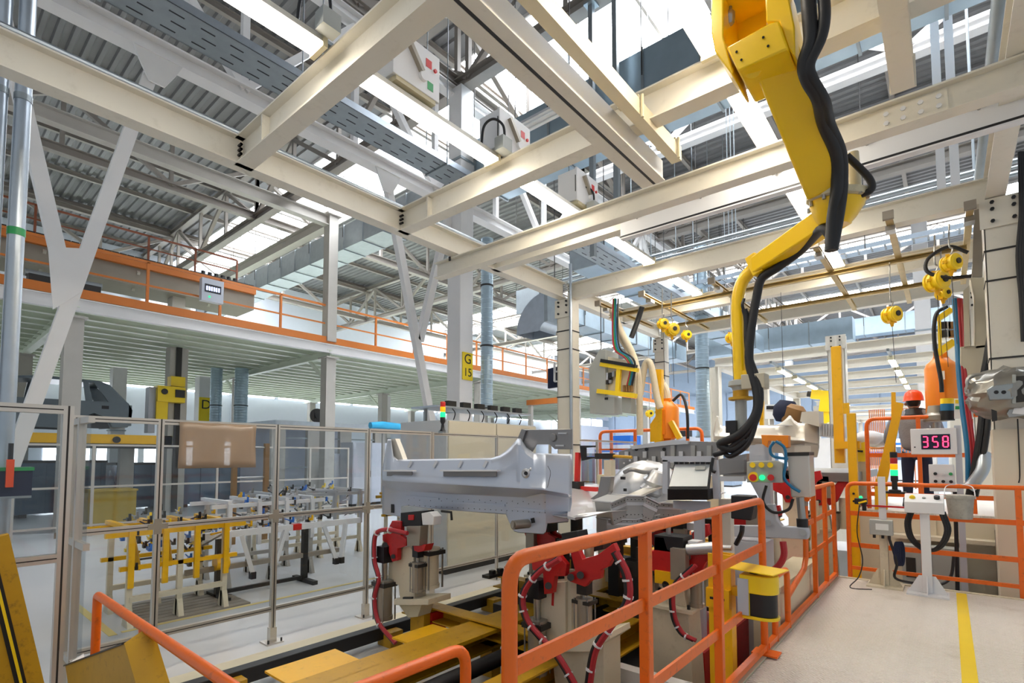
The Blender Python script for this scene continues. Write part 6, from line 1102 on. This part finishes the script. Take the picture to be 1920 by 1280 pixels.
part(ob, 'emergency_ring', 'yellow_bright', M().cyl(P(1413, 894, y=Yp - .12), P(1413, 894, y=Yp - .13), .05, 18)); part(ob, 'emergency_stop', 'red_btn', M().cyl(P(1412, 895, y=Yp - .13), P(1412, 895, y=Yp - .17), .033, 16)); part(ob, 'start_lamp', 'led_green', M().cyl(P(1429, 895, y=Yp - .12), P(1429, 895, y=Yp - .15), .026, 14)); part(ob, 'stop_button', 'red_btn', M().cyl(P(1445, 895, y=Yp - .12), P(1445, 895, y=Yp - .15), .03, 14))
part(ps_, 'orange_bracket', 'orange_robot', M().prism(pl_([(1427, 815), (1478, 816), (1478, 838), (1467, 841), (1465, 826), (1441, 826), (1439, 839), (1429, 832)], Yp + .02)[::-1], (0, .1, 0)), bevel=.004, label='orange U shaped bracket')
part(ps_, 'blue_tube', 'blue_hose', M().tube(spline([P(1452, 828, y=Yp - .1), P(1444, 840, y=Yp - .1), P(1450, 855, y=Yp - .1), P(1478, 860, y=Yp - .08)], 6), .014, 7)); part(ps_, 'blue_tube', 'blue_hose', M().tube(spline([P(1455, 827, y=Yp - .1), P(1471, 840, y=Yp - .1), P(1473, 870, y=Yp - .1), P(1470, 895, y=Yp - .1), P(1484, 912, y=Yp - .08), P(1500, 922, y=Yp - .06)], 6), .014, 7)); part(ps_, 'black_tube', 'rubber', M().tube(spline([P(1437, 910, y=Yp - .05), P(1431, 940, y=Yp - .05), P(1450, 960, y=Yp - .05), P(1478, 955, y=Yp - .05), P(1487, 935, y=Yp - .05)], 6), .014, 7)); part(ps_, 'terminal_block', 'black', M().prism(pl_([(1370, 928), (1410, 930), (1413, 950), (1408, 976), (1370, 972)], 4.6)[::-1], (0, .16, 0)), bevel=.01); part(ps_, 'terminal_cable', 'rubber', M().tube(spline([P(1392, 985, y=4.65), P(1390, 1000, y=4.65), P(1380, 1020, y=4.7)], 5), .02, 7)); part(ps_, 'cream_post', 'cream', M().box(P(1358, 950, y=4.75).x - .05, P(1358, 950, y=4.75).x + .05, 4.75, 4.85, .3, 1.62)); part(ps_, 'pedestal', 'machine_grey', M().box(-1.75, -1.4, Yp - .05, Yp + .35, 0, 1.15)); part(ps_, 'hose', 'red_hose', M().tube(spline([P(1468, 1015, y=Yp), P(1470, 1040, y=Yp), P(1460, 1060, y=Yp), P(1440, 1075, y=Yp)], 5), .03, 8)); part(ps_, 'mid_box', 'sheet_dark', M().prism(pl_([(1350, 865), (1395, 862), (1395, 885), (1350, 888)], Yp + .05)[::-1], (0, .08, 0)))
blk = T('concrete_block', 'pale square block step behind the low railing', 'block', (-1.5, 5.6, 0)); part(blk, 'block', 'kerb', M().box(-1.38, -1.16, 5.0, 6.6, 0, .82)); part(blk, 'cap', 'cream_dull', M().box(-1.39, -1.15, 4.98, 6.62, .82, .86))

# ================================================================ tall yellow posts and bars
yp = T('light_curtain_post', 'tall yellow light curtain post by the railing corner', 'post', (-1.2, 8.3, 0)); part(yp, 'post', 'yellow', M().box(-1.22, -1.1, 8.5, 8.62, P(1580, 868, y=8.5).z, 3.55), bevel=.004); part(yp, 'joint', 'yellow', M().box(-1.2, -.9, 8.35, 8.5, 2.1, 2.2))
yp2 = T('light_curtain_post', 'second shorter yellow post with black joint beside the taller one', 'post', (-1.0, 8.2, 0)); q = P(1596, 770, y=8.3); part(yp2, 'post', 'yellow', M().box(q.x - .05, q.x + .05, 8.25, 8.35, 0, P(1596, 775, y=8.3).z), bevel=.004); part(yp2, 'upper_tab', 'yellow', M().box(q.x - .09, q.x - .02, 8.27, 8.33, P(1596, 775, y=8.3).z, P(1596, 755, y=8.3).z)); part(yp2, 'bolt_group', 'black', M().cyl((q.x, 8.24, 1.5), (q.x, 8.25, 1.5), .015, 8).cyl((q.x, 8.24, 1.4), (q.x, 8.25, 1.4), .015, 8)); part(yp2, 'foot', 'yellow', M().box(q.x - .2, q.x + .15, 8.15, 8.45, 0, .03))
tl = T('yellow_bar', 'leaning wide yellow bar beside the worker', 'bar', P(1655, 900, y=8.9)); part(tl, 'bar', 'yellow', M().prism(pl_([(1679, 753), (1694, 756), (1672, 858), (1662, 910), (1640, 908), (1655, 850)], 8.95)[::-1], (0, .08, 0))); part(tl, 'upright', 'yellow', M().prism(pl_([(1671, 735), (1679, 735), (1679, 860), (1671, 860)], 9.1)[::-1], (0, .06, 0))); part(tl, 'foot', 'yellow', M().prism(pl_([(1640, 905), (1664, 905), (1664, 955), (1640, 955)], 8.95)[::-1], (0, .08, 0)))
# worker platform
wp_ = T('worker_platform', 'cream sided raised platform under the worker', 'platform', (-.2, 10, 0)); part(wp_, 'body', 'cabinet', M().box(-1.0, 1.6, 8.95, 12.2, 0, 1.2)); part(wp_, 'deck', 'plate', M().box(-1.02, 1.62, 8.93, 12.2, 1.2, 1.24)); part(wp_, 'step', 'cabinet', M().box(-.6, 1.5, 8.7, 8.93, .9, .95))
for k in range(3): part(wp_, 'side_panel', 'cabinet', M().box(-.95 + k * .84, -.15 + k * .84, 8.93, 8.95, .05, 1.15))
wr = T('guard_rail', 'orange railing round the worker platform', 'railing', (-.3, 9.3, 1.24)); Yw = 9.2; zt_ = P(1640, 785, y=Yw).z; zb_ = P(1640, 853, y=Yw).z
part(wr, 'top_rail', 'orange', M().tube(bend((-.9, Yw, 1.24), (-.9, Yw, zt_), (.5, Yw, zt_), .12), .028, 10)); 
for x in (-.3, .25): part(wr, 'post', 'orange', M().box(x - .025, x + .025, Yw - .025, Yw + .025, 1.24, zt_))
for z in (zb_, 1.45): part(wr, 'mid_rail', 'orange', M().box(-.88, .5, Yw - .012, Yw + .012, z - .03, z + .03))
el = T('electrical_enclosure', 'small grey enclosure with open lid under the railing', 'enclosure', (-.25, 8.5, 0)); part(el, 'body', 'box_grey', M().box(-.5, .1, 8.45, 8.7, .3, .85)); part(el, 'opening', 'dark_steel', M().box(-.46, -.36, 8.44, 8.45, .45, .7)); part(el, 'opening', 'dark_steel', M().box(-.3, -.2, 8.44, 8.45, .45, .7)); part(el, 'stand', 'box_grey', M().box(-.45, .05, 8.5, 8.65, 0, .3))
dr = T('steel_cabinet', 'grey steel cabinet with dark open frame at the column foot', 'cabinet', (.7, 8.5, 0)); part(dr, 'frame', 'dark_steel', M().box(.40, .46, 8.42, 8.5, 0, 1.12).box(.4, 1.3, 8.42, 8.5, 1.06, 1.12)); d = part(dr, 'door', 'box_grey', M().box(.47, 1.3, 8.46, 8.5, .05, 1.05)); part(d, 'handle', 'steel', M().box(.53, .57, 8.43, 8.46, .55, .7)); part(dr, 'body', 'box_grey', M().box(.42, 1.3, 8.5, 8.9, 0, 1.1))

# ================================================================ welding station around the right column
g2_, a, b = gun(1768, 668, 780, 9.6, .38, 'orange welding gun with yellow yoke behind the worker', 1.24)
part(g2_, 'transformer_side', 'orange_robot', M().prism(pl_([(1745, 690), (1758, 675), (1760, 765), (1742, 765)], 9.5)[::-1], (0, .2, 0)), bevel=.01); part(g2_, 'white_label', 'paper', M().box(b.x - .03, b.x + .04, b.y - .22, b.y - .21, b.z + .5, b.z + .62)); part(g2_, 'yoke_top', 'yellow_bright', M().bar(P(1757, 663, y=9.4), P(1790, 640, y=9.4), .08, .09)); part(g2_, 'yoke_top', 'yellow_bright', M().bar(P(1790, 642, y=9.4), P(1818, 637, y=9.4), .08, .09)); part(g2_, 'yoke_side', 'yellow_bright', M().bar(P(1761, 600, y=9.4), P(1763, 660, y=9.4), .04, .04, up=(0, 1, 0))); part(g2_, 'yoke_arm', 'yellow_bright', M().bar(P(1756, 600, y=9.4), P(1785, 580, y=9.4), .09, .07)); part(g2_, 'yoke_arm', 'yellow_bright', M().bar(P(1785, 579, y=9.4), P(1813, 575, y=9.4), .09, .07)); part(g2_, 'nozzle', 'cyl', M().lathe(P(1755, 790, y=9.3), [(.13, 0), (.15, .02), (.15, .08), (.1, .12), (.08, .22)], 16)); part(g2_, 'shank', 'steel', M().cyl(P(1755, 792, y=9.3), P(1755, 812, y=9.3), .05, 10)); part(g2_, 'stripe_tube', 'yellow_bright', M().cyl(P(1776, 747, y=9.2), P(1776, 757, y=9.2), .075, 14)); part(g2_, 'stripe_tube', 'blue_hose', M().cyl(P(1776, 757, y=9.2), P(1776, 770, y=9.2), .075, 14)); part(g2_, 'grip', 'black', M().cyl(P(1776, 770, y=9.2), P(1776, 788, y=9.2), .08, 14))
for k in range(6): part(g2_, 'valve', ('dark_steel', 'steel', 'wood_box')[k % 3], M().bc(P(1770 + (k % 3) * 7, 610 + (k // 3) * 16, y=9.42), .06, .06, .1))
rc = T('control_case', 'tall grey beige control case hung beside the gantry column', 'case', P(1840, 660, y=9.0)); part(rc, 'case', 'box_beige', M().prism(pl_([(1818, 520), (1845, 520), (1856, 560), (1855, 650), (1828, 655), (1826, 555)], 9.0)[::-1], (0, .3, 0)), bevel=.01); part(rc, 'lower_case', 'box_beige', M().prism(pl_([(1800, 650), (1852, 645), (1852, 700), (1800, 705)], 9.0)[::-1], (0, .3, 0)), bevel=.01); part(rc, 'door', 'box_beige', M().prism(pl_([(1806, 545), (1817, 535), (1819, 648), (1808, 650)], 8.95)[::-1], (0, .05, 0))); part(rc, 'hanger', 'brown_steel', M().bar(P(1832, 520, y=9.1), P(1836, 375, y=9.1), .1, .08, up=(0, 1, 0)))
for k, (mt, px, r) in enumerate((('blue_hose', 1798, .03), ('red_hose', 1804, .025), ('red_hose', 1810, .018), ('rubber', 1760, .025))):
    pts = [P(px - 8, 560, y=9.2), P(px - 3, 640, y=9.1), P(px, 700, y=9.0), P(px + 6, 760, y=8.9), P(px + 16, 840, y=8.8), P(px + 18, 910, y=8.8)] if k < 3 else [P(1775, 575, y=9.2), P(1755, 590, y=9.1), P(1752, 640, y=9.1), P(1764, 710, y=9.1), P(1766, 735, y=9.1)]
    one('air_hose', mt, M().tube(spline(pts, 6), r, 8), ('blue air hose hanging beside the orange welding gun', 'red air hose hanging next to the blue one', 'thin red hose between blue hose and control case', 'black cable looping left of the yellow yoke')[k], 'hose')
for k, px in enumerate((1838, 1850)): one('power_cable', 'rubber', M().tube(spline([P(1868, 560, y=8.9), P(px + 14, 660, y=8.8), P(px + 4, 720, y=8.8), P(px + 2, 790, y=8.75), P(px - 8, 860, y=8.75), P(px - 22, 930, y=8.75)], 6), .035, 8), ('black power cable hanging down in front of the control case', 'black power cable beside the gantry column')[k], 'cable')
one('ribbed_pipe', 'galv', M().tube(spline([P(1845, 850, y=8.8), P(1842, 880, y=8.7), P(1825, 905, y=8.7), P(1815, 915, y=8.7)], 5), .07, 12), 'grey corrugated pipe bend under the wrapped duct', 'pipe')
wd = T('wrapped_spot_gun', 'large spot gun arm wrapped in crumpled grey foil on the column', 'welding gun', P(1870, 740, y=7.9)); Yg = 7.75
fw_ = M().lathe(P(1866, 738, y=Yg), [(.06, -.24), (.17, -.22), (.22, -.17), (.25, -.1), (.27, -.04), (.28, .02), (.29, .08), (.28, .15), (.285, .2), (.26, .28), (.25, .34), (.24, .4), (.2, .46)], 30, (1, .1, .03)); rf = random.Random(9); cf = P(1880, 738, y=Yg)
fw_.v = [tuple(V(q) + (V(q) - cf) * rf.uniform(-.09, .07)) for q in fw_.v]
part(wd, 'foil_wrap', 'foil', fw_, label='crumpled grey foil wrap'); part(wd, 'bail', 'steel', M().tube(spline([P(1868, 705, y=Yg - .1), P(1830, 703, y=Yg - .1), P(1815, 712, y=Yg - .1), P(1818, 738, y=Yg - .1)], 5), .022, 8)); part(wd, 'arm', 'galv_dull', M().prism(pl_([(1850, 730), (1862, 722), (1900, 718), (1900, 748), (1855, 750)], Yg - .28)[::-1], (0, .08, 0)), bevel=.01); part(wd, 'hole', 'black', M().cyl(P(1868, 735, y=Yg - .28), P(1868, 735, y=Yg - .285), .02, 10).cyl(P(1882, 735, y=Yg - .28), P(1882, 735, y=Yg - .285), .02, 10)); part(wd, 'hanger_plate', 'dark_steel', M().prism(pl_([(1858, 750), (1868, 750), (1870, 788), (1860, 790)], Yg - .2)[::-1], (0, .03, 0))); part(wd, 'drive_box', 'dark_steel', M().prism(pl_([(1904, 705), (1930, 703), (1930, 752), (1904, 754)], Yg - .25)[::-1], (0, .25, 0)), bevel=.008); part(wd, 'end_plate', 'box_grey', M().prism(pl_([(1898, 702), (1905, 702), (1905, 756), (1898, 756)], Yg - .26)[::-1], (0, .28, 0))); part(wd, 'bracket', 'white', M().prism(pl_([(1905, 753), (1935, 757), (1935, 778), (1898, 775)], Yg - .2)[::-1], (0, .1, 0))); part(wd, 'bracket_arm', 'steel', M().prism(pl_([(1888, 775), (1902, 752), (1906, 756), (1900, 772), (1925, 778), (1892, 782)], Yg - .18)[::-1], (0, .05, 0)))
part(wd, 'mount', 'dark_steel', M().bar(P(1900, 730, y=Yg), P(1900, 730, y=8.05), .1))
sgn = T('notice_board', 'small notice with yellow and green bands on the railing', 'sign', P(1805, 765, y=9.1)); part(sgn, 'board', 'paper', M().prism(pl_([(1789, 747), (1825, 747), (1825, 785), (1789, 785)], 9.1)[::-1], (0, .01, 0))); part(sgn, 'band', 'yellow_bright', M().prism(pl_([(1791, 749), (1823, 749), (1823, 756), (1791, 756)], 9.09)[::-1], (0, .01, 0))); part(sgn, 'band', 'green', M().prism(pl_([(1791, 761), (1821, 761), (1821, 767), (1791, 767)], 9.09)[::-1], (0, .01, 0)))
one('wall_cable', 'rubber', M().tube(spline([P(1908, 785, y=7.95), P(1910, 830, y=7.98), P(1912, 890, y=8.0), P(1910, 905, y=8.0)], 5), .006, 6), 'thin black cable down the cream column', 'cable')
# rear: second robot, far yellow robot, board, mesh guards
yr = T('welding_robot', 'small yellow welding robot far down the line', 'robot', P(1555, 830, y=20)); part(yr, 'base', 'white_steel', M().box(P(1548, 830, y=20).x - .35, P(1548, 830, y=20).x + .35, 20, 20.7, 0, 2.6)); part(yr, 'shoulder', 'yellow_bright', M().prism(pl_([(1537, 774), (1553, 770), (1556, 790), (1540, 797)], 19.9)[::-1], (0, .5, 0))); part(yr, 'upper_arm', 'yellow_bright', M().bar(P(1549, 772, y=20), P(1553, 742, y=20), .4, .3)); part(yr, 'forearm', 'yellow_bright', M().bar(P(1558, 742, y=20), P(1522, 739, y=20), .28, .3)); part(yr, 'wrist', 'dark_steel', M().cyl(P(1522, 739, y=20), P(1514, 738, y=20), .1, 10))
ng = T('hanging_spot_gun', 'black sleeved brown spot gun behind the cream underbody', 'welding gun', P(1485, 790, y=9.8)); part(ng, 'sleeve', 'navy', M().lathe(P(1472, 775, y=9.8), [(.12, -.15), (.19, -.05), (.2, .1), (.12, .22)], 14, (.2, 0, 1))); part(ng, 'motor', 'wood_box', M().lathe(P(1487, 778, y=9.75), [(.14, -.16), (.17, -.1), (.17, .12), (.1, .18)], 14, (.4, -.1, 1))); part(ng, 'cable', 'rubber', M().cyl(P(1470, 758, y=9.8), V((P(1470, 758, y=9.8).x, 9.8, 4.84)), .004, 6))
bd = T('notice_board', 'white notice board with black lettering behind the lift tube', 'sign', P(1455, 800, y=16)); part(bd, 'board', 'paper', M().prism(pl_([(1434, 758), (1458, 758), (1458, 785), (1434, 785)], 16)[::-1], (0, .04, 0))); part(bd, 'post', 'grey_steel', M().box(P(1446, 790, y=16).x - .05, P(1446, 790, y=16).x + .05, 16.05, 16.1, 0, P(1446, 785, y=16).z)); part(bd, 'heading', 'black', M().bar(P(1437, 764, y=15.98), P(1455, 764, y=15.98), .01, .1))
one('yellow_upright', 'yellow', M().prism(pl_([(1424, 751), (1431, 751), (1431, 785), (1424, 785)], 13)[::-1], (0, .1, 0)).box(P(1427, 780, y=13).x - .04, P(1427, 780, y=13).x + .04, 13, 13.1, 0, P(1427, 784, y=13).z), 'slim yellow upright behind the cream underbody', 'post')
for i, (px0, px1, y) in enumerate(((1632, 1660, 38), (1690, 1738, 40))):
    a, b = P(px0, 830, y=y), P(px1, 830, y=y); t = T('mesh_guard', ('orange mesh guard far behind the leaning yellow bar', 'orange mesh guard far behind the worker')[i], 'guard', (a.x, y, 0)); z1 = P(px0, 765, y=y).z
    for k in range(9): x = a.x + (b.x - a.x) * k / 8; part(t, 'bar', 'orange_far', M().box(x - .025, x + .025, y, y + .06, 0, z1))
    for z in (.1, z1 / 2, z1): part(t, 'rail', 'orange_far', M().box(a.x, b.x, y, y + .06, z - .04, z + .04))
ye = T('parts_feeder', 'yellow parts feeder with white bundle by the railing end', 'machine', P(1620, 860, y=10)); part(ye, 'body', 'yellow_bright', M().prism(pl_([(1604, 832), (1622, 828), (1624, 865), (1604, 865)], 10)[::-1], (0, .4, 0))); part(ye, 'stand', 'pedestal', M().box(P(1613, 865, y=10).x - .1, P(1613, 865, y=10).x + .1, 10.1, 10.3, 0, P(1613, 865, y=10).z)); part(ye, 'bundle', 'white', M().ball(P(1628, 822, y=10.2), .22, sz=.6).ball(P(1645, 825, y=10.3), .2, sz=.6)); part(ye, 'slot', 'black', M().bar(P(1606, 845, y=9.98), P(1618, 846, y=9.98), .05, .03))
te = T('scoreboard', 'flat dark screen bracketed to the first gantry column', 'screen', P(1045, 706, y=8.6)); part(te, 'screen', 'navy', M().prism(pl_([(1027, 691), (1066, 683), (1066, 722), (1027, 728)], 8.5)[::-1], (0, .06, 0))); part(te, 'bracket', 'white', M().bar(P(1040, 680, y=8.45), P(1040, 715, y=8.45), .04, .03, up=(0, 1, 0)).bar(P(1060, 672, y=8.45), P(1060, 714, y=8.45), .04, .03, up=(0, 1, 0)).bar(P(1040, 697, y=8.45), P(1060, 694, y=8.45), .03, .03).bar(P(1040, 715, y=8.45), P(1060, 714, y=8.45), .03, .03)); part(te, 'arm', 'galv_dull', M().bar(P(1060, 690, y=8.5), P(1070, 690, y=8.3), .04))
# red stand with arms left of the underbody
rs = T('red_gauge_stand', 'red L shaped gauge stand with black grips left of the wheel arch', 'gauge', P(1085, 920, y=5.2)); part(rs, 'upright', 'red_btn', M().bar(P(1084, 848, y=5.2), P(1082, 905, y=5.2), .05, .05, up=(0, 1, 0))); part(rs, 'arm', 'red_btn', M().bar(P(1086, 915, y=5.2), P(1120, 917, y=5.2), .05, .05)); part(rs, 'grip', 'black', M().prism(pl_([(1087, 835), (1112, 835), (1112, 838), (1095, 839), (1095, 856), (1110, 856), (1110, 859), (1090, 864)], 5.18)[::-1], (0, .06, 0))); part(rs, 'foot', 'dark_steel', M().bc(P(1081, 915, y=5.2), .14, .12, .16)); part(rs, 'post', 'dark_steel', M().box(P(1081, 925, y=5.2).x - .05, P(1081, 925, y=5.2).x + .05, 5.15, 5.25, .5, P(1081, 920, y=5.2).z))
cp = T('locator_post', 'cream locator post with a brass rod beside the wheel arch', 'post', P(1143, 900, y=5.6)); q = P(1143, 862, y=5.6); part(cp, 'post', 'pedestal', M().box(q.x - .05, q.x + .05, 5.55, 5.65, .5, q.z)); part(cp, 'head', 'dark_steel', M().bar(P(1118, 855, y=5.6), P(1150, 855, y=5.6), .08, .07)); part(cp, 'rod', 'yellow_dirty', M().cyl(P(1150, 855, y=5.6), P(1185, 857, y=5.6), .018, 8))

# ================================================================ the worker
WY = 9.75; h0 = P(1722, 733, y=WY); xc = P(1716, 800, y=WY).x
pe = T('person', 'worker in grey jacket and orange helmet seen from behind', 'person', (xc, WY, 1.24)); zf = 1.24; H = h0.z - zf
def body_mesh(name, chains, radii, mt, parent, sub=2):
    vs, es, rs = [], [], []
    for ch in chains:
        prev = None
        for p, r in ch:
            key = tuple(round(c, 4) for c in p)
            if key in vs: i = vs.index(key)
            else: i = len(vs); vs.append(key); rs.append(r)
            if prev is not None: es.append((prev, i))
            prev = i
    me = bpy.data.meshes.new(name); o_ = worg(parent); me.from_pydata([(a - o_.x, b - o_.y, c - o_.z) for a, b, c in vs], es, []); o = bpy.data.objects.new(name, me); COL.objects.link(o); o.parent = parent; me.materials.append(MATS[mt])
    sk = o.modifiers.new('skin', 'SKIN'); sk.use_smooth_shade = True
    for i, r in enumerate(rs): me.skin_vertices[0].data[i].radius = (r if isinstance(r, tuple) else (r, r)); me.skin_vertices[0].data[i].use_root = (i == 0)
    sb = o.modifiers.new('sub', 'SUBSURF'); sb.levels = sub; sb.render_levels = sub; return o
def w(x, y, z): return (xc + x, WY + y, zf + z)
k = H / 1.82
# jacket torso with arms reaching forward-left, trousers, boots, head
body_mesh('jacket', [[(w(0, .02, .86 * k), (.19, .14)), (w(0, .0, 1.05 * k), (.2, .14)), (w(-.01, -.02, 1.3 * k), (.22, .14)), (w(-.01, 0, 1.46 * k), (.17, .11)), (w(-.01, .03, 1.53 * k), (.08, .08))],
                     [(w(-.01, 0, 1.46 * k), (.17, .11)), (w(-.22, .02, 1.42 * k), .095), (w(-.33, .1, 1.15 * k), .075), (w(-.36, .3, 1.0 * k), .06)], [(w(-.01, 0, 1.46 * k), (.17, .11)), (w(.2, .02, 1.42 * k), .095), (w(.28, .12, 1.15 * k), .075), (w(.2, .34, 1.05 * k), .06)]], None, 'jacket', pe)
body_mesh('trousers', [[(w(0, .02, .92 * k), (.15, .11)), (w(-.1, .02, .78 * k), .1), (w(-.11, .0, .48 * k), .075), (w(-.12, .03, .12), .06)], [(w(0, .02, .92 * k), (.15, .11)), (w(.1, .02, .78 * k), .1), (w(.11, .0, .48 * k), .075), (w(.13, .03, .12), .06)]], None, 'navy', pe)
for s_ in (-.12, .13): part(pe, 'boot', 'black', M().lathe(w(s_, .05, 0), [(.07, 0), (.075, .02), (.065, .08), (.06, .14)], 12).bc(w(s_, .12, .04), .11, .16, .08), bevel=.01)
hz = 1.66 * k; part(pe, 'head', 'skin', M().lathe(w(-.01, .04, hz), [(.05, -.16), (.055, -.1), (.078, -.06), (.086, 0), (.08, .07), (.05, .12)], 16)); part(pe, 'hair', 'black', M().lathe(w(-.01, .02, hz - .04), [(.06, -.03), (.085, .0), (.09, .05)], 14)); part(pe, 'collar', 'black', M().lathe(w(-.01, .02, 1.5 * k), [(.15, -.05), (.12, .0), (.1, .04), (.09, .04)], 16), label='dark fur collar')
part(pe, 'helmet', 'hat', M().lathe(w(-.01, .03, hz + .015), [(.135, -.005), (.125, .01), (.12, .06), (.1, .12), (.06, .155), (.01, .165)], 20), label='orange safety helmet'); part(pe, 'ear', 'skin', M().ball(w(-.1, .04, hz - .03), .025))
for hx, hy, hz_ in ((-.37, .36, .98), (.17, .4, 1.04)):
    fch = [[(w(hx, hy, hz_ * k), .035), (w(hx, hy + .07, (hz_ - .01) * k), (.04, .022))]]
    for q_, (dx, ln) in enumerate(((-.03, .065), (-.01, .075), (.01, .07), (.03, .055))): fch.append([(w(hx, hy + .07, (hz_ - .01) * k), (.04, .022)), (w(hx + dx, hy + .1, (hz_ - .02) * k), .011), (w(hx + dx, hy + .1 + ln * .6, (hz_ - .05) * k), .009), (w(hx + dx, hy + .1 + ln * .5, (hz_ - .08) * k), .008)])
    fch.append([(w(hx, hy, hz_ * k), .035), (w(hx + .045, hy + .05, (hz_ - .01) * k), .012), (w(hx + .05, hy + .09, (hz_ - .04) * k), .01)])
    body_mesh('hand', fch, None, 'skin', pe, 1)
